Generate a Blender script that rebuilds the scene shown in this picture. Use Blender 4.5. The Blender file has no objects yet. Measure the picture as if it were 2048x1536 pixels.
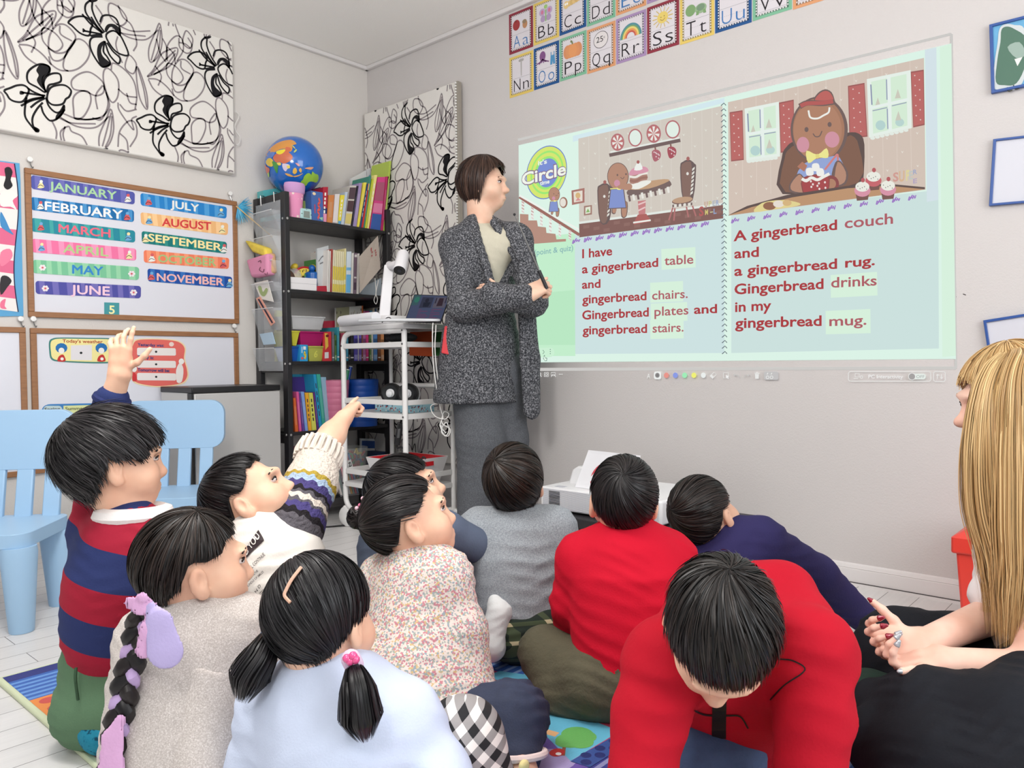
import bpy, bmesh, math, random
import numpy as np
from mathutils import Vector, Matrix
from mathutils.bvhtree import BVHTree
from mathutils.geometry import tessellate_polygon
scene = bpy.context.scene
COL = scene.collection
random.seed(7)
RNG = np.random.default_rng(7)
# ------------------------------------------------------------------ camera
FPX = 1544.23
YAW, PITCH, ROLL = 0.725804, -0.0285517, -0.0092933
HCAM = 0.782           # camera height above the floor (someone sitting on the floor)
HROOM = 2.452          # ceiling height
XC, YC = 2.768, 3.530  # wall_right is the plane x = XC, wall_left the plane y = YC
F3 = np.array([math.cos(YAW)*math.cos(PITCH), math.sin(YAW)*math.cos(PITCH), math.sin(PITCH)])
_R = np.array([math.sin(YAW), -math.cos(YAW), 0.0]); _U = np.cross(_R, F3)
R3 = _R*math.cos(ROLL) + _U*math.sin(ROLL)
U3 = -_R*math.sin(ROLL) + _U*math.cos(ROLL)
CAMP = np.array([0.0, 0.0, HCAM])
cam_data = bpy.data.cameras.new('camera')
cam_data.sensor_width = 36.0
cam_data.lens = FPX/2048.0*36.0
cam_data.clip_start = 0.05
cam = bpy.data.objects.new('camera', cam_data); COL.objects.link(cam)
cam.matrix_world = Matrix(((R3[0], U3[0], -F3[0], 0.0), (R3[1], U3[1], -F3[1], 0.0), (R3[2], U3[2], -F3[2], HCAM), (0, 0, 0, 1)))
scene.camera = cam
# ------------------------------------------------------------------ world, lamps, exposure
world = bpy.data.worlds.new('world'); scene.world = world; world.use_nodes = True
_bg = world.node_tree.nodes['Background']
_bg.inputs[0].default_value = (0.93, 0.97, 1.0, 1); _bg.inputs[1].default_value = 0.52
def area_light(name, loc, size, power, color=(1, 1, 1), target=None, size_y=None):
 l = bpy.data.lights.new(name, 'AREA'); l.energy = power; l.color = color
 l.shape = 'RECTANGLE'; l.size = size; l.size_y = size_y or size
 o = bpy.data.objects.new(name, l); COL.objects.link(o); o.location = loc
 d = Vector(target) - Vector(loc) if target else Vector((0, 0, -1))
 o.rotation_euler = d.to_track_quat('-Z', 'Y').to_euler()
 return o
def dome_light(loc, power):
 l = bpy.data.lights.new('ceiling_lamp_light', 'POINT'); l.energy = power; l.color = (1.0, 0.985, 0.96); l.shadow_soft_size = 0.22
 o = bpy.data.objects.new('ceiling_lamp_light', l); COL.objects.link(o); o.location = loc
dome_light((0.45, 1.45, HROOM-0.55), 57)
dome_light((-0.5, 0.1, HROOM-0.55), 42)
area_light('rear_fill_light', (1.3, -1.6, 1.55), 1.8, 50, (0.94, 0.97, 1.0), (1.3, 2.0, 1.25))  # added fill behind the camera, no window modelled; brightens the left wall
scene.view_settings.view_transform = 'Standard'
scene.view_settings.look = 'None'
scene.view_settings.gamma = 1.0
scene.view_settings.use_curve_mapping = False
scene.view_settings.exposure = 0.0
# ------------------------------------------------------------------ from the camera's rays to places in the room
def ray(x, y): return F3 + (x-1024.0)/FPX*R3 - (y-768.0)/FPX*U3
def P(x, y, d): return CAMP + ray(x, y)*d
def onX(x, y, X=XC):
 r = ray(x, y); return CAMP + r*(X/r[0])
def onY(x, y, Y=YC):
 r = ray(x, y); return CAMP + r*(Y/r[1])
def onZ(x, y, z=0.0):
 r = ray(x, y); return CAMP + r*((z-HCAM)/r[2])
# ------------------------------------------------------------------ materials
def lin(c):
 return tuple(((v/255.0)/12.92 if v/255.0 <= 0.04045 else ((v/255.0+0.055)/1.055)**2.4) for v in c)
MATS = {}
def newmat(name):
 m = bpy.data.materials.new(name); m.use_nodes = True
 return m, m.node_tree, m.node_tree.nodes['Principled BSDF']
def mat(name, rgb, rough=0.6, metal=0.0, spec=0.5, bump=None, var=None, sheen=0.0, coat=0.0):
 """plain colour; bump = (scale, strength, distance), var = (scale, amount) mottles the colour"""
 key = (name, tuple(rgb), rough, metal, spec, bump, var, sheen, coat)
 if key in MATS: return MATS[key]
 m, nt, b = newmat(name)
 c = (*lin(rgb), 1)
 b.inputs['Base Color'].default_value = c
 b.inputs['Roughness'].default_value = rough
 b.inputs['Metallic'].default_value = metal
 b.inputs['Specular IOR Level'].default_value = spec
 if sheen: b.inputs['Sheen Weight'].default_value = sheen
 if coat: b.inputs['Coat Weight'].default_value = coat
 if bump or var:
  tc = nt.nodes.new('ShaderNodeTexCoord')
 if var:
  n = nt.nodes.new('ShaderNodeTexNoise'); n.inputs['Scale'].default_value = var[0]; n.inputs['Detail'].default_value = 4
  nt.links.new(tc.outputs['Object'], n.inputs['Vector'])
  mx = nt.nodes.new('ShaderNodeMixRGB'); mx.blend_type = 'MIX'
  lo = tuple(max(0, v*(1-var[1])) for v in c[:3]); hi = tuple(min(1, v*(1+var[1])) for v in c[:3])
  mx.inputs[1].default_value = (*lo, 1); mx.inputs[2].default_value = (*hi, 1)
  nt.links.new(n.outputs['Fac'], mx.inputs[0]); nt.links.new(mx.outputs[0], b.inputs['Base Color'])
 if bump:
  n = nt.nodes.new('ShaderNodeTexNoise'); n.inputs['Scale'].default_value = bump[0]; n.inputs['Detail'].default_value = 3
  nt.links.new(tc.outputs['Object'], n.inputs['Vector'])
  bp = nt.nodes.new('ShaderNodeBump'); bp.inputs['Strength'].default_value = bump[1]; bp.inputs['Distance'].default_value = bump[2]
  nt.links.new(n.outputs['Fac'], bp.inputs['Height']); nt.links.new(bp.outputs[0], b.inputs['Normal'])
 MATS[key] = m
 return m
def glow(rgb, k=1.0):
 """projected or screen light of a given colour"""
 key = ('glow', tuple(rgb), k)
 if key in MATS: return MATS[key]
 m, nt, b = newmat('screen_light')
 e = nt.nodes.new('ShaderNodeEmission'); e.inputs[0].default_value = (*lin(rgb), 1); e.inputs[1].default_value = k
 nt.links.new(e.outputs[0], nt.nodes['Material Output'].inputs[0])
 nt.nodes.remove(b)
 MATS[key] = m
 return m
def clear_mat(name, rgb=(235, 240, 245), alpha=0.25, rough=0.08):
 key = ('clear', name, tuple(rgb), alpha)
 if key in MATS: return MATS[key]
 m, nt, b = newmat(name)
 b.inputs['Base Color'].default_value = (*lin(rgb), 1); b.inputs['Roughness'].default_value = rough
 b.inputs['Alpha'].default_value = alpha
 MATS[key] = m
 return m
def paper(rgb): return mat('print', rgb, 0.55, spec=0.25)
# ------------------------------------------------------------------ objects
BASE = {}
def tag(o, label=None, cat=None, group=None, kind=None):
 if label: o['label'] = label
 if cat: o['category'] = cat
 if group: o['group'] = group
 if kind: o['kind'] = kind
 return o
def thing(name, label, cat, loc=(0, 0, 0), group=None, rot=0.0):
 o = bpy.data.objects.new(name, None); COL.objects.link(o)
 o.location = Vector([float(v) for v in loc]); o.rotation_euler = (0, 0, rot)
 o.empty_display_size = 0.05
 BASE[o.name] = Matrix.Translation(o.location) @ Matrix.Rotation(rot, 4, 'Z')
 return tag(o, label, cat, group)
def link_mesh(name, me, parent=None, local=False):
 o = bpy.data.objects.new(name, me); COL.objects.link(o)
 M = Matrix.Identity(4)
 if parent is not None:
  o.parent = parent
  M = BASE.get(parent.name, Matrix.Identity(4))
  if not local: me.transform(M.inverted())
  BASE[o.name] = M
 else:
  BASE[o.name] = M
 return o
def rebase(o):
 """move a single-mesh thing's origin to the middle of its base"""
 me = o.data; n = len(me.vertices)
 co = np.empty(n*3, np.float32); me.vertices.foreach_get('co', co); co = co.reshape(-1, 3)
 c = Vector(((co[:, 0].min()+co[:, 0].max())/2, (co[:, 1].min()+co[:, 1].max())/2, co[:, 2].min()))
 c = Vector([float(v) for v in c])
 me.transform(Matrix.Translation(-c)); o.location = c
 BASE[o.name] = Matrix.Translation(c)
 return o
def copy_tree(o, parent=None):
 c = o.copy(); COL.objects.link(c)
 if parent is not None: c.parent = parent
 for ch in list(o.children): copy_tree(ch, c)
 return c
def rot_to(d):
 return Vector(d).to_track_quat('Z', 'Y').to_matrix()
def catmull(pts, n=8, closed=False):
 p = [np.array(q, float) for q in pts]
 if len(p) < 3: return p
 out = []
 m = len(p)
 rng = range(m if closed else m-1)
 for i in rng:
  p0 = p[(i-1) % m] if closed or i > 0 else 2*p[0]-p[1]
  p1 = p[i]; p2 = p[(i+1) % m]
  p3 = p[(i+2) % m] if closed or i+2 < m else 2*p[-1]-p[-2]
  for k in range(n):
   t = k/n
   out.append(0.5*((2*p1)+(-p0+p2)*t+(2*p0-5*p1+4*p2-p3)*t*t+(-p0+3*p1-3*p2+p3)*t*t*t))
 if not closed: out.append(p[-1])
 return out
class MB:
 """collects shapes into one mesh"""
 def __init__(s): s.v = []; s.f = []; s.m = []; s.mats = []
 def mi(s, m):
  if m not in s.mats: s.mats.append(m)
  return s.mats.index(m)
 def add(s, vs, fs, m):
  o = len(s.v); s.v += [tuple(float(c) for c in v) for v in vs]; k = s.mi(m)
  for f in fs: s.f.append(tuple(i+o for i in f)); s.m.append(k)
 def box(s, c, size, m, rot=None):
  hx, hy, hz = size[0]/2, size[1]/2, size[2]/2
  vs = [Vector((x, y, z)) for x in (-hx, hx) for y in (-hy, hy) for z in (-hz, hz)]
  if rot is not None:
   R = rot if isinstance(rot, Matrix) else Matrix.Rotation(rot, 3, 'Z'); vs = [R @ v for v in vs]
  vs = [v+Vector(c) for v in vs]
  s.add(vs, [(0, 1, 3, 2), (4, 6, 7, 5), (0, 4, 5, 1), (2, 3, 7, 6), (0, 2, 6, 4), (1, 5, 7, 3)], m)
 def span(s, lo, hi, m):
  s.box([(a+b)/2 for a, b in zip(lo, hi)], [abs(b-a) for a, b in zip(lo, hi)], m)
 def hexa(s, bot, top, m):
  """bot and top: four corners each, same winding (counter-clockwise from above)"""
  s.add(list(bot)+list(top), [(3, 2, 1, 0), (4, 5, 6, 7), (0, 1, 5, 4), (1, 2, 6, 5), (2, 3, 7, 6), (3, 0, 4, 7)], m)
 def tube(s, pts, r, m, n=8, cap=True):
  pts = [Vector([float(c) for c in p]) for p in pts]
  rs = r if isinstance(r, (list, tuple)) else [r]*len(pts)
  vs = []; fs = []; up = None
  for i, p in enumerate(pts):
   t = (pts[min(i+1, len(pts)-1)]-pts[max(i-1, 0)])
   if t.length < 1e-9: t = Vector((0, 0, 1))
   t.normalize()
   if up is None: up = Vector((0, 0, 1)) if abs(t.z) < 0.9 else Vector((1, 0, 0))
   a = t.cross(up)
   if a.length < 1e-6: a = t.orthogonal()
   a.normalize(); b = a.cross(t).normalized(); up = b
   for k in range(n):
    q = 2*math.pi*k/n; vs.append(p+(a*math.cos(q)+b*math.sin(q))*rs[i])
  for i in range(len(pts)-1):
   for k in range(n):
    fs.append((i*n+k, i*n+(k+1) % n, (i+1)*n+(k+1) % n, (i+1)*n+k))
  if cap: fs.append(tuple(range(n))[::-1]); fs.append(tuple(range((len(pts)-1)*n, len(pts)*n)))
  s.add(vs, fs, m)
 def lathe(s, prof, m, c=(0, 0, 0), n=24, axis=None, close=True, sx=1.0, sy=1.0):
  vs = []; fs = []
  R = rot_to(axis) if axis is not None else Matrix.Identity(3)
  for r, z in prof:
   for k in range(n):
    q = 2*math.pi*k/n; vs.append(R @ Vector((r*sx*math.cos(q), r*sy*math.sin(q), z))+Vector(c))
  for i in range(len(prof)-1):
   for k in range(n):
    fs.append((i*n+k, i*n+(k+1) % n, (i+1)*n+(k+1) % n, (i+1)*n+k))
  if close: fs.append(tuple(range(n))[::-1]); fs.append(tuple(range((len(prof)-1)*n, len(prof)*n)))
  s.add(vs, fs, m)
 def ball(s, c, r, m, n=20, R=None):
  rx, ry, rz = r if isinstance(r, (tuple, list)) else (r, r, r)
  vs = []; fs = []; k = n//2
  for i in range(k+1):
   a = math.pi*i/k
   for j in range(n):
    b = 2*math.pi*j/n
    v = Vector((rx*math.sin(a)*math.cos(b), ry*math.sin(a)*math.sin(b), rz*math.cos(a)))
    if R is not None: v = R @ v
    vs.append(v+Vector(c))
  for i in range(k):
   for j in range(n):
    fs.append((i*n+j, (i+1)*n+j, (i+1)*n+(j+1) % n, i*n+(j+1) % n))
  s.add(vs, fs, m)
 def prism(s, poly, thick, m, to3):
  """poly: 2D outline; to3(u, v, w) places it; w runs 0..thick"""
  n = len(poly)
  vs = [to3(u, v, 0) for u, v in poly]+[to3(u, v, thick) for u, v in poly]
  fs = [(i, (i+1) % n, (i+1) % n+n, i+n) for i in range(n)]
  tri = tessellate_polygon([[Vector((u, v, 0)) for u, v in poly]])
  fs += [tuple(t)[::-1] for t in tri]+[tuple(i+n for i in t) for t in tri]
  s.add(vs, fs, m)
 def build(s, name, parent=None, bevel=0.0, smooth=None, local=False, seg=2, angle=40):
  me = bpy.data.meshes.new(name); me.from_pydata(s.v, [], s.f)
  for m in s.mats: me.materials.append(m)
  me.polygons.foreach_set('material_index', s.m)
  bm = bmesh.new(); bm.from_mesh(me)
  bmesh.ops.remove_doubles(bm, verts=bm.verts, dist=1e-6)
  bmesh.ops.dissolve_degenerate(bm, edges=bm.edges, dist=1e-7)
  bmesh.ops.recalc_face_normals(bm, faces=bm.faces); bm.to_mesh(me); bm.free()
  o = link_mesh(name, me, parent, local)
  if smooth is None: smooth = bevel > 0
  if smooth:
   me.polygons.foreach_set('use_smooth', [True]*len(me.polygons))
   me.update()
   me.set_sharp_from_angle(angle=math.radians(angle))
  if bevel > 0:
   b = o.modifiers.new('bevel', 'BEVEL'); b.width = bevel; b.segments = seg; b.limit_method = 'ANGLE'; b.angle_limit = math.radians(35)
   b.harden_normals = False
  if parent is None: rebase(o)
  return o
# ------------------------------------------------------------------ lettering (built-in font, turned into faces)
_TXT = {}
def text_mesh(s, bold=0.0):
 k = (s, bold)
 if k in _TXT: return _TXT[k]
 cu = bpy.data.curves.new('lettering', 'FONT'); cu.body = s; cu.size = 1.0; cu.offset = bold; cu.fill_mode = 'FRONT'; cu.resolution_u = 3
 o = bpy.data.objects.new('lettering', cu); COL.objects.link(o)
 me = bpy.data.meshes.new_from_object(o.evaluated_get(bpy.context.evaluated_depsgraph_get()))
 vs = np.array([(v.co.x, v.co.y) for v in me.vertices]) if len(me.vertices) else np.zeros((0, 2))
 fs = [tuple(p.vertices) for p in me.polygons]
 bpy.data.meshes.remove(me); bpy.data.objects.remove(o); bpy.data.curves.remove(cu)
 if len(vs):
  vs[:, 0] -= vs[:, 0].min()
 _TXT[k] = (vs, fs)
 return _TXT[k]
class Canvas:
 """flat print on a surface: pt(x, y) gives the place on the surface, nrm its outward normal; each shape lies a hair above the last"""
 def __init__(s, pt, nrm, off=0.0008, step=0.00012, mk=paper):
  s.pt = pt; s.n = np.array(nrm, float); s.off = off; s.step = step; s.mb = MB(); s.mk = mk; s.layer = 0
 def _p(s, x, y): return s.pt(x, y)+s.n*(s.off+s.layer*s.step)
 def up(s): s.layer += 1
 def fill(s, pts, c, smooth=0, up=True):
  if smooth: pts = catmull(pts, smooth, True)
  pts = [(float(p[0]), float(p[1])) for p in pts]
  tri = tessellate_polygon([[Vector((x, y, 0)) for x, y in pts]])
  s.mb.add([s._p(x, y) for x, y in pts], [tuple(t) for t in tri], s.mk(c))
  if up: s.up()
 def quadfill(s, x0, y0, x1, y1, c): s.fill([(x0, y0), (x1, y0), (x1, y1), (x0, y1)], c)
 def ell(s, x, y, rx, ry, c, rot=0.0, n=24, up=True, shear=0.0):
  cr, sr = math.cos(rot), math.sin(rot)
  pts = []
  for k in range(n):
   a = 2*math.pi*k/n; u, v = rx*math.cos(a), ry*math.sin(a)
   du, dv = u*cr-v*sr, u*sr+v*cr
   pts.append((x+du, y+dv+shear*du))
  s.fill(pts, c, up=up)
 def stroke(s, pts, w, c, smooth=6, closed=False, up=True, taper=False):
  if smooth: pts = catmull(pts, smooth, closed)
  pts = [np.array(p, float) for p in pts]
  n = len(pts); L = []; R = []
  for i in range(n):
   if closed: t = pts[(i+1) % n]-pts[i-1]
   else: t = pts[min(i+1, n-1)]-pts[max(i-1, 0)]
   l = np.hypot(*t); t = t/l if l > 1e-9 else np.array([1., 0.])
   nn = np.array([-t[1], t[0]])*w/2
   if taper: nn = nn*(0.25+0.75*math.sin(math.pi*min(1, max(0, i/(n-1)))))
   L.append(pts[i]+nn); R.append(pts[i]-nn)
  m = s.mk(c); vs = [s._p(*p) for p in L]+[s._p(*p) for p in R]
  fs = [(i, i+1, n+i+1, n+i) for i in range(n-1)]
  if closed: fs.append((n-1, 0, n, 2*n-1))
  s.mb.add(vs, fs, m)
  if up: s.up()
 def text(s, t, p0, p1, h, c, bold=0.0, h1=None, upv=(0, -1)):
  """baseline p0 to p1, cap height h (h1 at the far end); upv: direction of the letters' up"""
  vs, fs = text_mesh(t, bold)
  if not len(vs): return
  w = vs[:, 0].max(); h1 = h if h1 is None else h1
  p0 = np.array(p0, float); p1 = np.array(p1, float); upv = np.array(upv, float)
  out = []
  for x, y in vs:
   q = x/w; out.append(s._p(*(p0+(p1-p0)*q+upv*(y/0.70)*(h+(h1-h)*q))))
  s.mb.add(out, fs, s.mk(c)); s.up()
 def build(s, name, parent=None):
  o = s.mb.build(name, parent)
  return o
# ================================================================== the room itself
def wall_mat(name, rgb):
 m, nt, b = newmat(name)
 b.inputs['Base Color'].default_value = (*lin(rgb), 1); b.inputs['Roughness'].default_value = 0.85; b.inputs['Specular IOR Level'].default_value = 0.2
 tc = nt.nodes.new('ShaderNodeTexCoord'); n = nt.nodes.new('ShaderNodeTexNoise'); n.inputs['Scale'].default_value = 190; n.inputs['Detail'].default_value = 3
 nt.links.new(tc.outputs['Object'], n.inputs['Vector'])
 bp = nt.nodes.new('ShaderNodeBump'); bp.inputs['Strength'].default_value = 0.25; bp.inputs['Distance'].default_value = 0.003
 nt.links.new(n.outputs['Fac'], bp.inputs['Height']); nt.links.new(bp.outputs[0], b.inputs['Normal'])
 return m
M_WALL = wall_mat('wallpaper', (214, 209, 204)); M_WALR_DIM = wall_mat('wallpaper', (203, 198, 196))  # same paper on both walls; the right wall's dimmer light is in its colour
M_CEIL = wall_mat('ceiling_paper', (248, 245, 241))
M_TRIM = mat('white_trim', (222, 218, 217), 0.45)
def floor_mat():
 m, nt, b = newmat('white_plank_floor')
 tc = nt.nodes.new('ShaderNodeTexCoord'); mp = nt.nodes.new('ShaderNodeMapping')
 mp.inputs['Location'].default_value = (0.3, -0.0035, 0)
 nt.links.new(tc.outputs['Object'], mp.inputs['Vector'])
 br = nt.nodes.new('ShaderNodeTexBrick'); br.offset = 0.37
 br.inputs['Scale'].default_value = 1.0; br.inputs['Brick Width'].default_value = 1.55; br.inputs['Row Height'].default_value = 0.0952
 br.inputs['Mortar Size'].default_value = 0.0011; br.inputs['Mortar Smooth'].default_value = 0.1
 br.inputs['Color1'].default_value = (*lin((226, 224, 223)), 1); br.inputs['Color2'].default_value = (*lin((218, 216, 215)), 1)
 br.inputs['Mortar'].default_value = (*lin((120, 116, 114)), 1)
 nt.links.new(mp.outputs[0], br.inputs['Vector'])
 ms = nt.nodes.new('ShaderNodeMapping'); ms.inputs['Scale'].default_value = (3, 60, 1); nt.links.new(tc.outputs['Object'], ms.inputs['Vector'])
 n = nt.nodes.new('ShaderNodeTexNoise'); n.inputs['Scale'].default_value = 1.6; n.inputs['Detail'].default_value = 5
 nt.links.new(ms.outputs[0], n.inputs['Vector'])
 mx = nt.nodes.new('ShaderNodeMixRGB'); mx.blend_type = 'MULTIPLY'; mx.inputs[0].default_value = 0.16
 nt.links.new(br.outputs['Color'], mx.inputs[1]); nt.links.new(n.outputs['Fac'], mx.inputs[2])
 nt.links.new(mx.outputs[0], b.inputs['Base Color'])
 b.inputs['Roughness'].default_value = 0.38
 bp = nt.nodes.new('ShaderNodeBump'); bp.inputs['Strength'].default_value = 0.3; bp.inputs['Distance'].default_value = 0.002; bp.invert = True
 nt.links.new(br.outputs['Fac'], bp.inputs['Height']); nt.links.new(bp.outputs[0], b.inputs['Normal'])
 return m
XMIN, YMIN = -1.7, -1.7
def structure(name, lo, hi, m, bevel=0):
 b = MB(); b.span(lo, hi, m); o = b.build(name, bevel=bevel); o['kind'] = 'structure'; return o
b = MB(); b.span((XMIN, YMIN, -0.08), (XC, YC, 0), floor_mat())
me = bpy.data.meshes.new('floor'); me.from_pydata(b.v, [], b.f); me.materials.append(b.mats[0])
fo = bpy.data.objects.new('floor', me); COL.objects.link(fo); fo['kind'] = 'structure'
structure('ceiling', (XMIN, YMIN, HROOM), (XC+0.1, YC+0.1, HROOM+0.1), M_CEIL)
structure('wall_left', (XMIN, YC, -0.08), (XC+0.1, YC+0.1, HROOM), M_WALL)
structure('wall_right', (XC, YMIN, -0.08), (XC+0.1, YC, HROOM), M_WALR_DIM)
def baseboard(name, right):
 mb = MB()
 prof = [(0, 0.0), (0.016, 0.0), (0.016, 0.010), (0.012, 0.0115), (0.012, 0.056), (0.0105, 0.058), (0.0125, 0.060), (0.010, 0.071), (0, 0.075)]
 if right: to3 = lambda w: (lambda u, v, t: (XC-u, YMIN+t, v))
 else: to3 = lambda w: (lambda u, v, t: (XMIN+t, YC-u, v))
 mb.prism(prof, (YC-YMIN) if right else (XC-XMIN), M_TRIM, to3(0))
 if right: mb.span((XC-0.0165, YMIN, 0.0100), (XC-0.0121, YC, 0.0122), mat('board_gap', (70, 66, 66)))
 o = mb.build(name); o['kind'] = 'structure'
 return o
baseboard('baseboard_right', True); baseboard('baseboard_left', False)
structure('trim_1', (XC-0.022, YMIN, HROOM-0.022), (XC, YC, HROOM), M_TRIM, 0.004)
structure('trim_2', (XMIN, YC-0.022, HROOM-0.022), (XC, YC, HROOM), M_TRIM, 0.004)
# ================================================================== printed fabric of the two window shades
S1 = 1544/527.7  # (pattern drawn in a 2.926-times grid)
def _pg(x, y):   # pattern grid -> metres across / up the fabric, measured on the left shade
 q = onY(x/2.926, y/2.926, YC-0.05); return (float(q[0]), float(q[2]))
FL_A_LINES = [
 ([(25,530),(60,515),(100,500),(140,500),(168,525),(155,565),(130,595),(90,595),(58,580),(40,553)],1),
 ([(265,540),(215,510),(165,480),(160,430),(190,395),(240,375),(288,392),(285,430),(255,450),(250,490)],1),
 ([(270,540),(255,490),(270,450),(310,430),(350,435),(355,475),(320,490),(285,500)],1),
 ([(275,578),(290,520),(330,500),(380,500),(415,530),(405,565),(385,580),(370,605),(340,615),(300,610)],1),
 ([(240,620),(255,665),(290,705),(325,700),(355,675),(378,640)],0),([(268,570),(285,620),(320,655),(350,655),(375,615)],0),
 ([(250,600),(215,640),(190,690),(195,740),(225,768)],0),([(155,570),(145,640),(150,690),(190,745),(213,772)],0),
 ([(265,560),(200,552),(125,540)],0),([(260,565),(200,540),(160,515)],0),([(260,570),(180,590),(122,620)],0),([(262,575),(215,600),(178,630)],0),([(258,568),(190,580),(140,600)],0)]
FL_A_FILLS = [[(240,375),(290,388),(288,425),(255,445),(248,490),(272,540),(235,505),(215,470),(226,440),(212,410)],
 [(330,672),(360,645),(376,612),(381,640),(356,682),(325,702)],[(200,742),(230,757),(226,775),(204,770)],[(118,532),(140,538),(138,552),(116,552)]]
FL_B_LINES = [
 ([(400,130),(440,100),(500,100),(540,140),(530,170),(520,208),(470,195),(420,150)],1),
 ([(600,195),(560,150),(505,80),(500,30),(530,0)],0),([(612,190),(570,130),(540,60),(540,12)],0),
 ([(585,130),(600,95),(640,90),(680,112),(700,165),(702,205)],0),
 ([(620,208),(660,180),(700,205),(726,250),(750,310),(740,326),(690,310),(650,270)],1),
 ([(612,240),(640,320),(690,372),(701,340),(660,300),(625,250)],0),
 ([(600,215),(540,220),(525,260),(545,320),(590,385),(620,390),(645,372),(628,335),(605,300),(612,240)],0),
 ([(600,195),(530,140),(480,82)],0),([(605,195),(565,150),(532,98)],0),([(595,200),(540,190),(490,180)],0),([(598,205),(560,205),(527,210)],0)]
FL_B_FILLS = [[(612,172),(630,143),(668,142),(702,170),(707,210),(690,204),(665,165),(642,160),(622,190)],
 [(575,262),(612,240),(592,290),(602,330),(646,372),(620,392),(588,382),(568,320)],[(520,-2),(570,-2),(560,10),(530,14)],[(484,165),(500,180),(484,190)]]
GREY = [
 ([(290,210),(330,150),(380,145),(430,190),(440,230),(400,300),(360,350),(310,350),(285,290)],1),([(350,150),(355,200),(420,240)],0),
 ([(280,280),(330,310),(390,300),(440,240)],0),([(440,235),(490,240),(525,290),(510,350),(460,400),(400,415),(370,390),(385,320)],1),
 ([(285,330),(300,375),(350,410),(400,415)],0),([(110,260),(180,270),(250,320),(300,380)],0),([(110,265),(150,330),(220,380),(290,400)],0),
 ([(105,245),(150,200),(200,110),(250,80),(320,65),(320,110),(270,180),(200,215),(130,240)],1),([(130,235),(200,170),(310,80)],0),([(150,235),(230,190),(310,100)],0),
 ([(240,155),(200,100),(170,0)],0),([(250,150),(245,60),(215,0)],0),([(335,0),(340,60),(385,100),(420,95),(430,50),(400,0)],0),([(335,30),(380,40),(420,70)],0),
 ([(420,470),(470,430),(530,425),(600,480),(605,540),(560,560),(500,535),(430,520)],1),([(605,500),(630,580),(625,640),(590,700),(540,690)],0),([(600,500),(560,560),(570,640)],0),
 ([(430,570),(470,535),(520,540),(530,600),(490,680),(440,695),(430,640)],1),([(440,690),(520,700),(600,680),(640,620),(620,540)],0),
 ([(350,685),(450,740),(560,745),(640,680)],0),([(370,665),(470,700),(590,690)],0),([(345,690),(420,720),(560,725)],0),
 ([(650,640),(665,750),(640,840),(590,880),(580,800),(620,700)],1),([(650,660),(620,780),(595,870)],0),([(655,680),(645,790),(610,875)],0),
 ([(610,410),(640,405),(690,470),(690,560),(660,600),(630,560),(605,470)],1),([(650,410),(660,370),(720,400),(780,470),(800,560),(790,640)],0),
 ([(690,520),(740,560),(800,570)],0),([(700,610),(740,650),(800,640)],0),([(740,545),(760,600),(800,612)],0),([(690,600),(700,650),(780,760),(770,700),(800,680)],0),
 ([(800,390),(830,450),(860,560),(860,640),(820,580),(800,470)],1),([(805,400),(840,520),(858,630)],0),([(690,30),(720,100),(770,150),(800,250),(780,300)],0),
 ([(300,700),(330,770),(325,830)],0),([(360,830),(355,770),(400,740),(420,770),(480,800),(520,870)],0),([(380,740),(370,800),(410,900)],0),
 ([(690,860),(700,770),(750,710),(790,720),(800,790),(760,860)],0),([(700,780),(740,820),(750,880)],0),([(460,850),(500,900),(480,960),(430,930),(440,870)],1),
 ([(700,880),(760,900),(800,960),(760,1000),(700,950)],1),([(620,900),(660,960),(640,1020)],0)]
_sh = np.array(_pg(1275, 385))-np.array(_pg(620, 190)); _sv = np.array(_pg(680, 1050))-np.array(_pg(620, 190))
_sh[1] = 0.0
def clip_rect(poly, r):
 def cl(p, ax, v, keep):
  out = []
  for i in range(len(p)):
   a, c = p[i-1], p[i]; ia, ic = keep(a[ax], v), keep(c[ax], v)
   if ia != ic:
    t = (v-a[ax])/(c[ax]-a[ax]); out.append((a[0]+t*(c[0]-a[0]), a[1]+t*(c[1]-a[1])))
   if ic: out.append(c)
  return out
 for ax, v, k in ((0, r[0], lambda a, q: a >= q), (0, r[2], lambda a, q: a <= q), (1, r[1], lambda a, q: a >= q), (1, r[3], lambda a, q: a <= q)):
  poly = cl(poly, ax, v, k)
  if len(poly) < 3: return []
 return poly
def fabric_print(cv, rect, origin, irange, jrange):
 """repeat the lily print over rect = (u0, v0, u1, v1) in metres; origin shifts the repeat"""
 inside = lambda p: rect[0] <= p[0] <= rect[2] and rect[1] <= p[1] <= rect[3]
 gl, bl = (140, 131, 134), (18, 16, 20)
 def line(pts, closed, off, w, c, flat):
  q = [np.array(_pg(*p))+off for p in pts]
  q = catmull(q, 7, bool(closed))
  if closed: q.append(q[0])
  run = []
  for p in q+[None]:
   if p is not None and inside(p): run.append(p)
   else:
    if len(run) > 1: cv.stroke(run, w, c, smooth=0, up=False)
    run = []
 for grey in (True, False):
  for i in irange:
   for j in jrange:
    off = np.array(origin)+i*_sh+j*_sv
    if grey:
     for pts, cl in GREY: line(pts, cl, off, 0.0066, gl, True)
     for pts, cl in GREY[19:25]+GREY[36:]: line(pts, cl, off+_sh*.47+_sv*.30, 0.0062, gl, True)
    else:
     for L, Fl in ((FL_A_LINES, FL_A_FILLS), (FL_B_LINES, FL_B_FILLS)):
      for pts, cl in L: line(pts, cl, off, 0.0076, bl, False)
      for f in Fl:
       p = clip_rect([tuple(np.array(q)+off) for q in catmull([_pg(*a) for a in f], 4, True)], rect)
       if len(p) > 2: cv.fill(p, bl, up=False)
  cv.up()
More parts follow.
